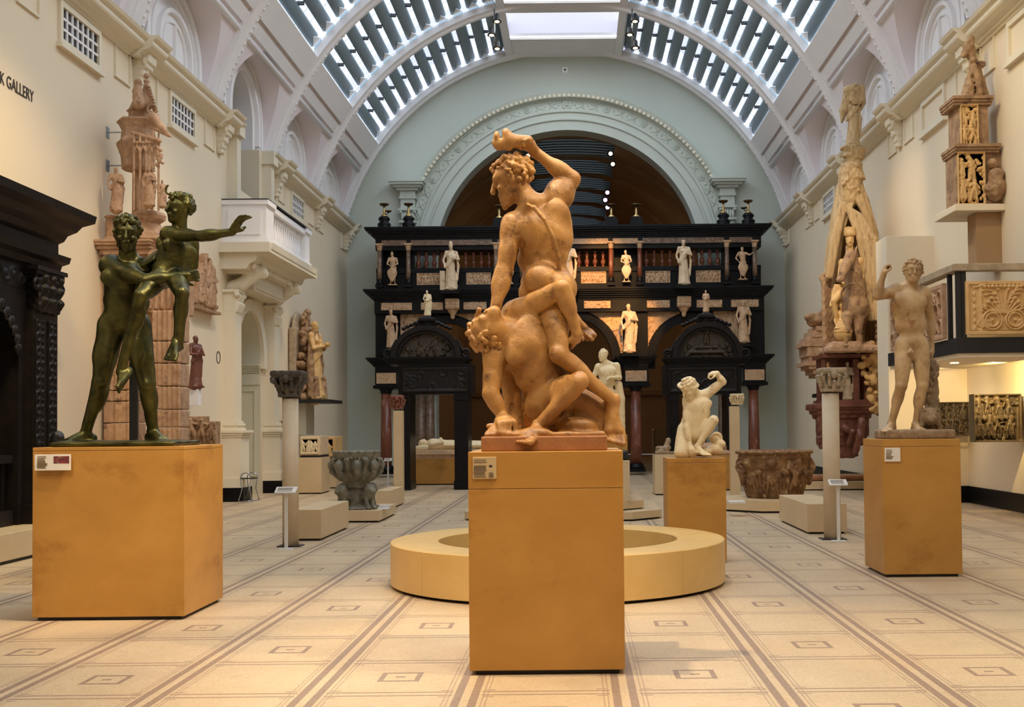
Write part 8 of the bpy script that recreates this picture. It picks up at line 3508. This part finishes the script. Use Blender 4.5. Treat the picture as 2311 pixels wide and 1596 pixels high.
pn2 = thing('carved_screen', 'long pierced pink stone panel of rings along the gallery side behind the youth', 'panel', (XS - .02, bd0 + 2, z0_))
link('openwork', R.mesh('openwork', M['terracotta'], (XS - .02, bd0 + .5, z0_ - .02), (0, 1, 0), (0, 0, 1), (-1, 0, 0), .04, hmask), pn2)
# recessed lamp in the soffit
a = at(2168, 821, 18.3)
m = MB()
m.lathe([(.07, 0), (.06, .012), (.02, .014)], (XS + .45, bd0 + 1.5, zf0 - .036), 16)
o = part('soffit_lamp', m, M['lamp'])
centre(o)
tag(o, 'small glowing round lamp set under the gallery landing', 'lamp')
light('soffit_downlight', 'SPOT', (6.7, 18.3, zf0 - .08), (7.55, 20.0, 1.9), 330, (1.0, .72, .28), .05, 95, .9)
light('soffit_downlight', 'SPOT', (6.3, 20.0, zf0 - .08), (6.9, 22.2, 1.8), 70, (1.0, .75, .42), .05, 100, .9)
# dark reliefs in the alcove
for i, (px0, px1, pyt, pyb, d, lab) in enumerate(((2110, 2186, 908, 985, 21.9, 'smaller black carved relief beside the stump of the marble youth'), (2196, 2303, 890, 998, 19.4, 'big blackened relief with gilt figures glowing under the gallery lamp'))):
    a, b = at(px0, pyb, d), at(px1, pyb, d)
    zt = at(px0, pyt, d).z
    w_, h_ = b.x - a.x, zt - a.z
    R = Relief(w_, h_, .010)
    R.crowd(random.Random(60 + i), 2, .8, .10, .36)
    R.bits(random.Random(70 + i), 40, .04, .07)
    R.frame(.025, .09)
    t = thing('dark_relief', lab, 'relief', ((a.x + b.x) / 2, d, a.z))
    o = link('relief_front', R.mesh('relief_front', M['darkrelief'], (a.x, d, a.z), (1, 0, 0), (0, 0, 1), (0, -1, 0), .16), t)
    m = MB()
    m.box(a.x + w_ * .5, (WR + .6) if i else b.x, d + .16, d + (.25 if i else .30), a.z + h_ * .3, a.z + h_ * .7)
    part('wall_fixing', m, M['black'], t)

# ================================================================== lamps
def cluster(px, py0, py1, d, label, col, n, glow):
    p = at(px, (py0 + py1) / 2, d)
    zt, zb = at(px, py0, d).z, at(px, py1, d).z
    t = thing('track_light', label, 'spotlight', (p.x, d, zb))
    m = MB()
    m.tube([(p.x, d, zb), (p.x, d, zt)], .022, 8)
    part('rod', m, M['steel'], t)
    for i in range(n):
        z = zb + (zt - zb) * (i + .6) / n
        q = -1 if i % 2 else 1
        if glow:
            q *= .5
        m = MB()
        m.lathe([(.05, 0), (.07, .05), (.07, .16), (.13, .24)], n=12)
        mt = Matrix.Translation((p.x + q * .08, d - .03, z)) @ Matrix.Rotation(3.0 if not glow else 2.0, 4, 'X')
        m.xf(mt)
        can = part('lamp_can', m, M['black'], t)
        m = MB()
        m.ell((0, 0, .245), (.075, .075, .02), 10, 4)
        m.xf(mt)
        part('lamp_face', m, M[glow or 'lamp'], can)


cluster(1116, 20, 112, 33.0, 'cluster of spotlights hanging left of the white roof light', 0, 3, None)
cluster(1427, 20, 110, 33.0, 'cluster of spotlights hanging right of the white roof light', 0, 3, None)
cluster(1190, 340, 410, 42.0, 'spotlight cluster hanging behind the raised arm in the far hall', 0, 3, 'lamp')
cluster(1380, 335, 382, 42.0, 'upper hanging spotlight in the brown far hall', 0, 2, 'lamp')
cluster(1368, 425, 475, 42.0, 'purple-glowing spotlight cluster above the screen in the far hall', 0, 3, 'lamp_pink')
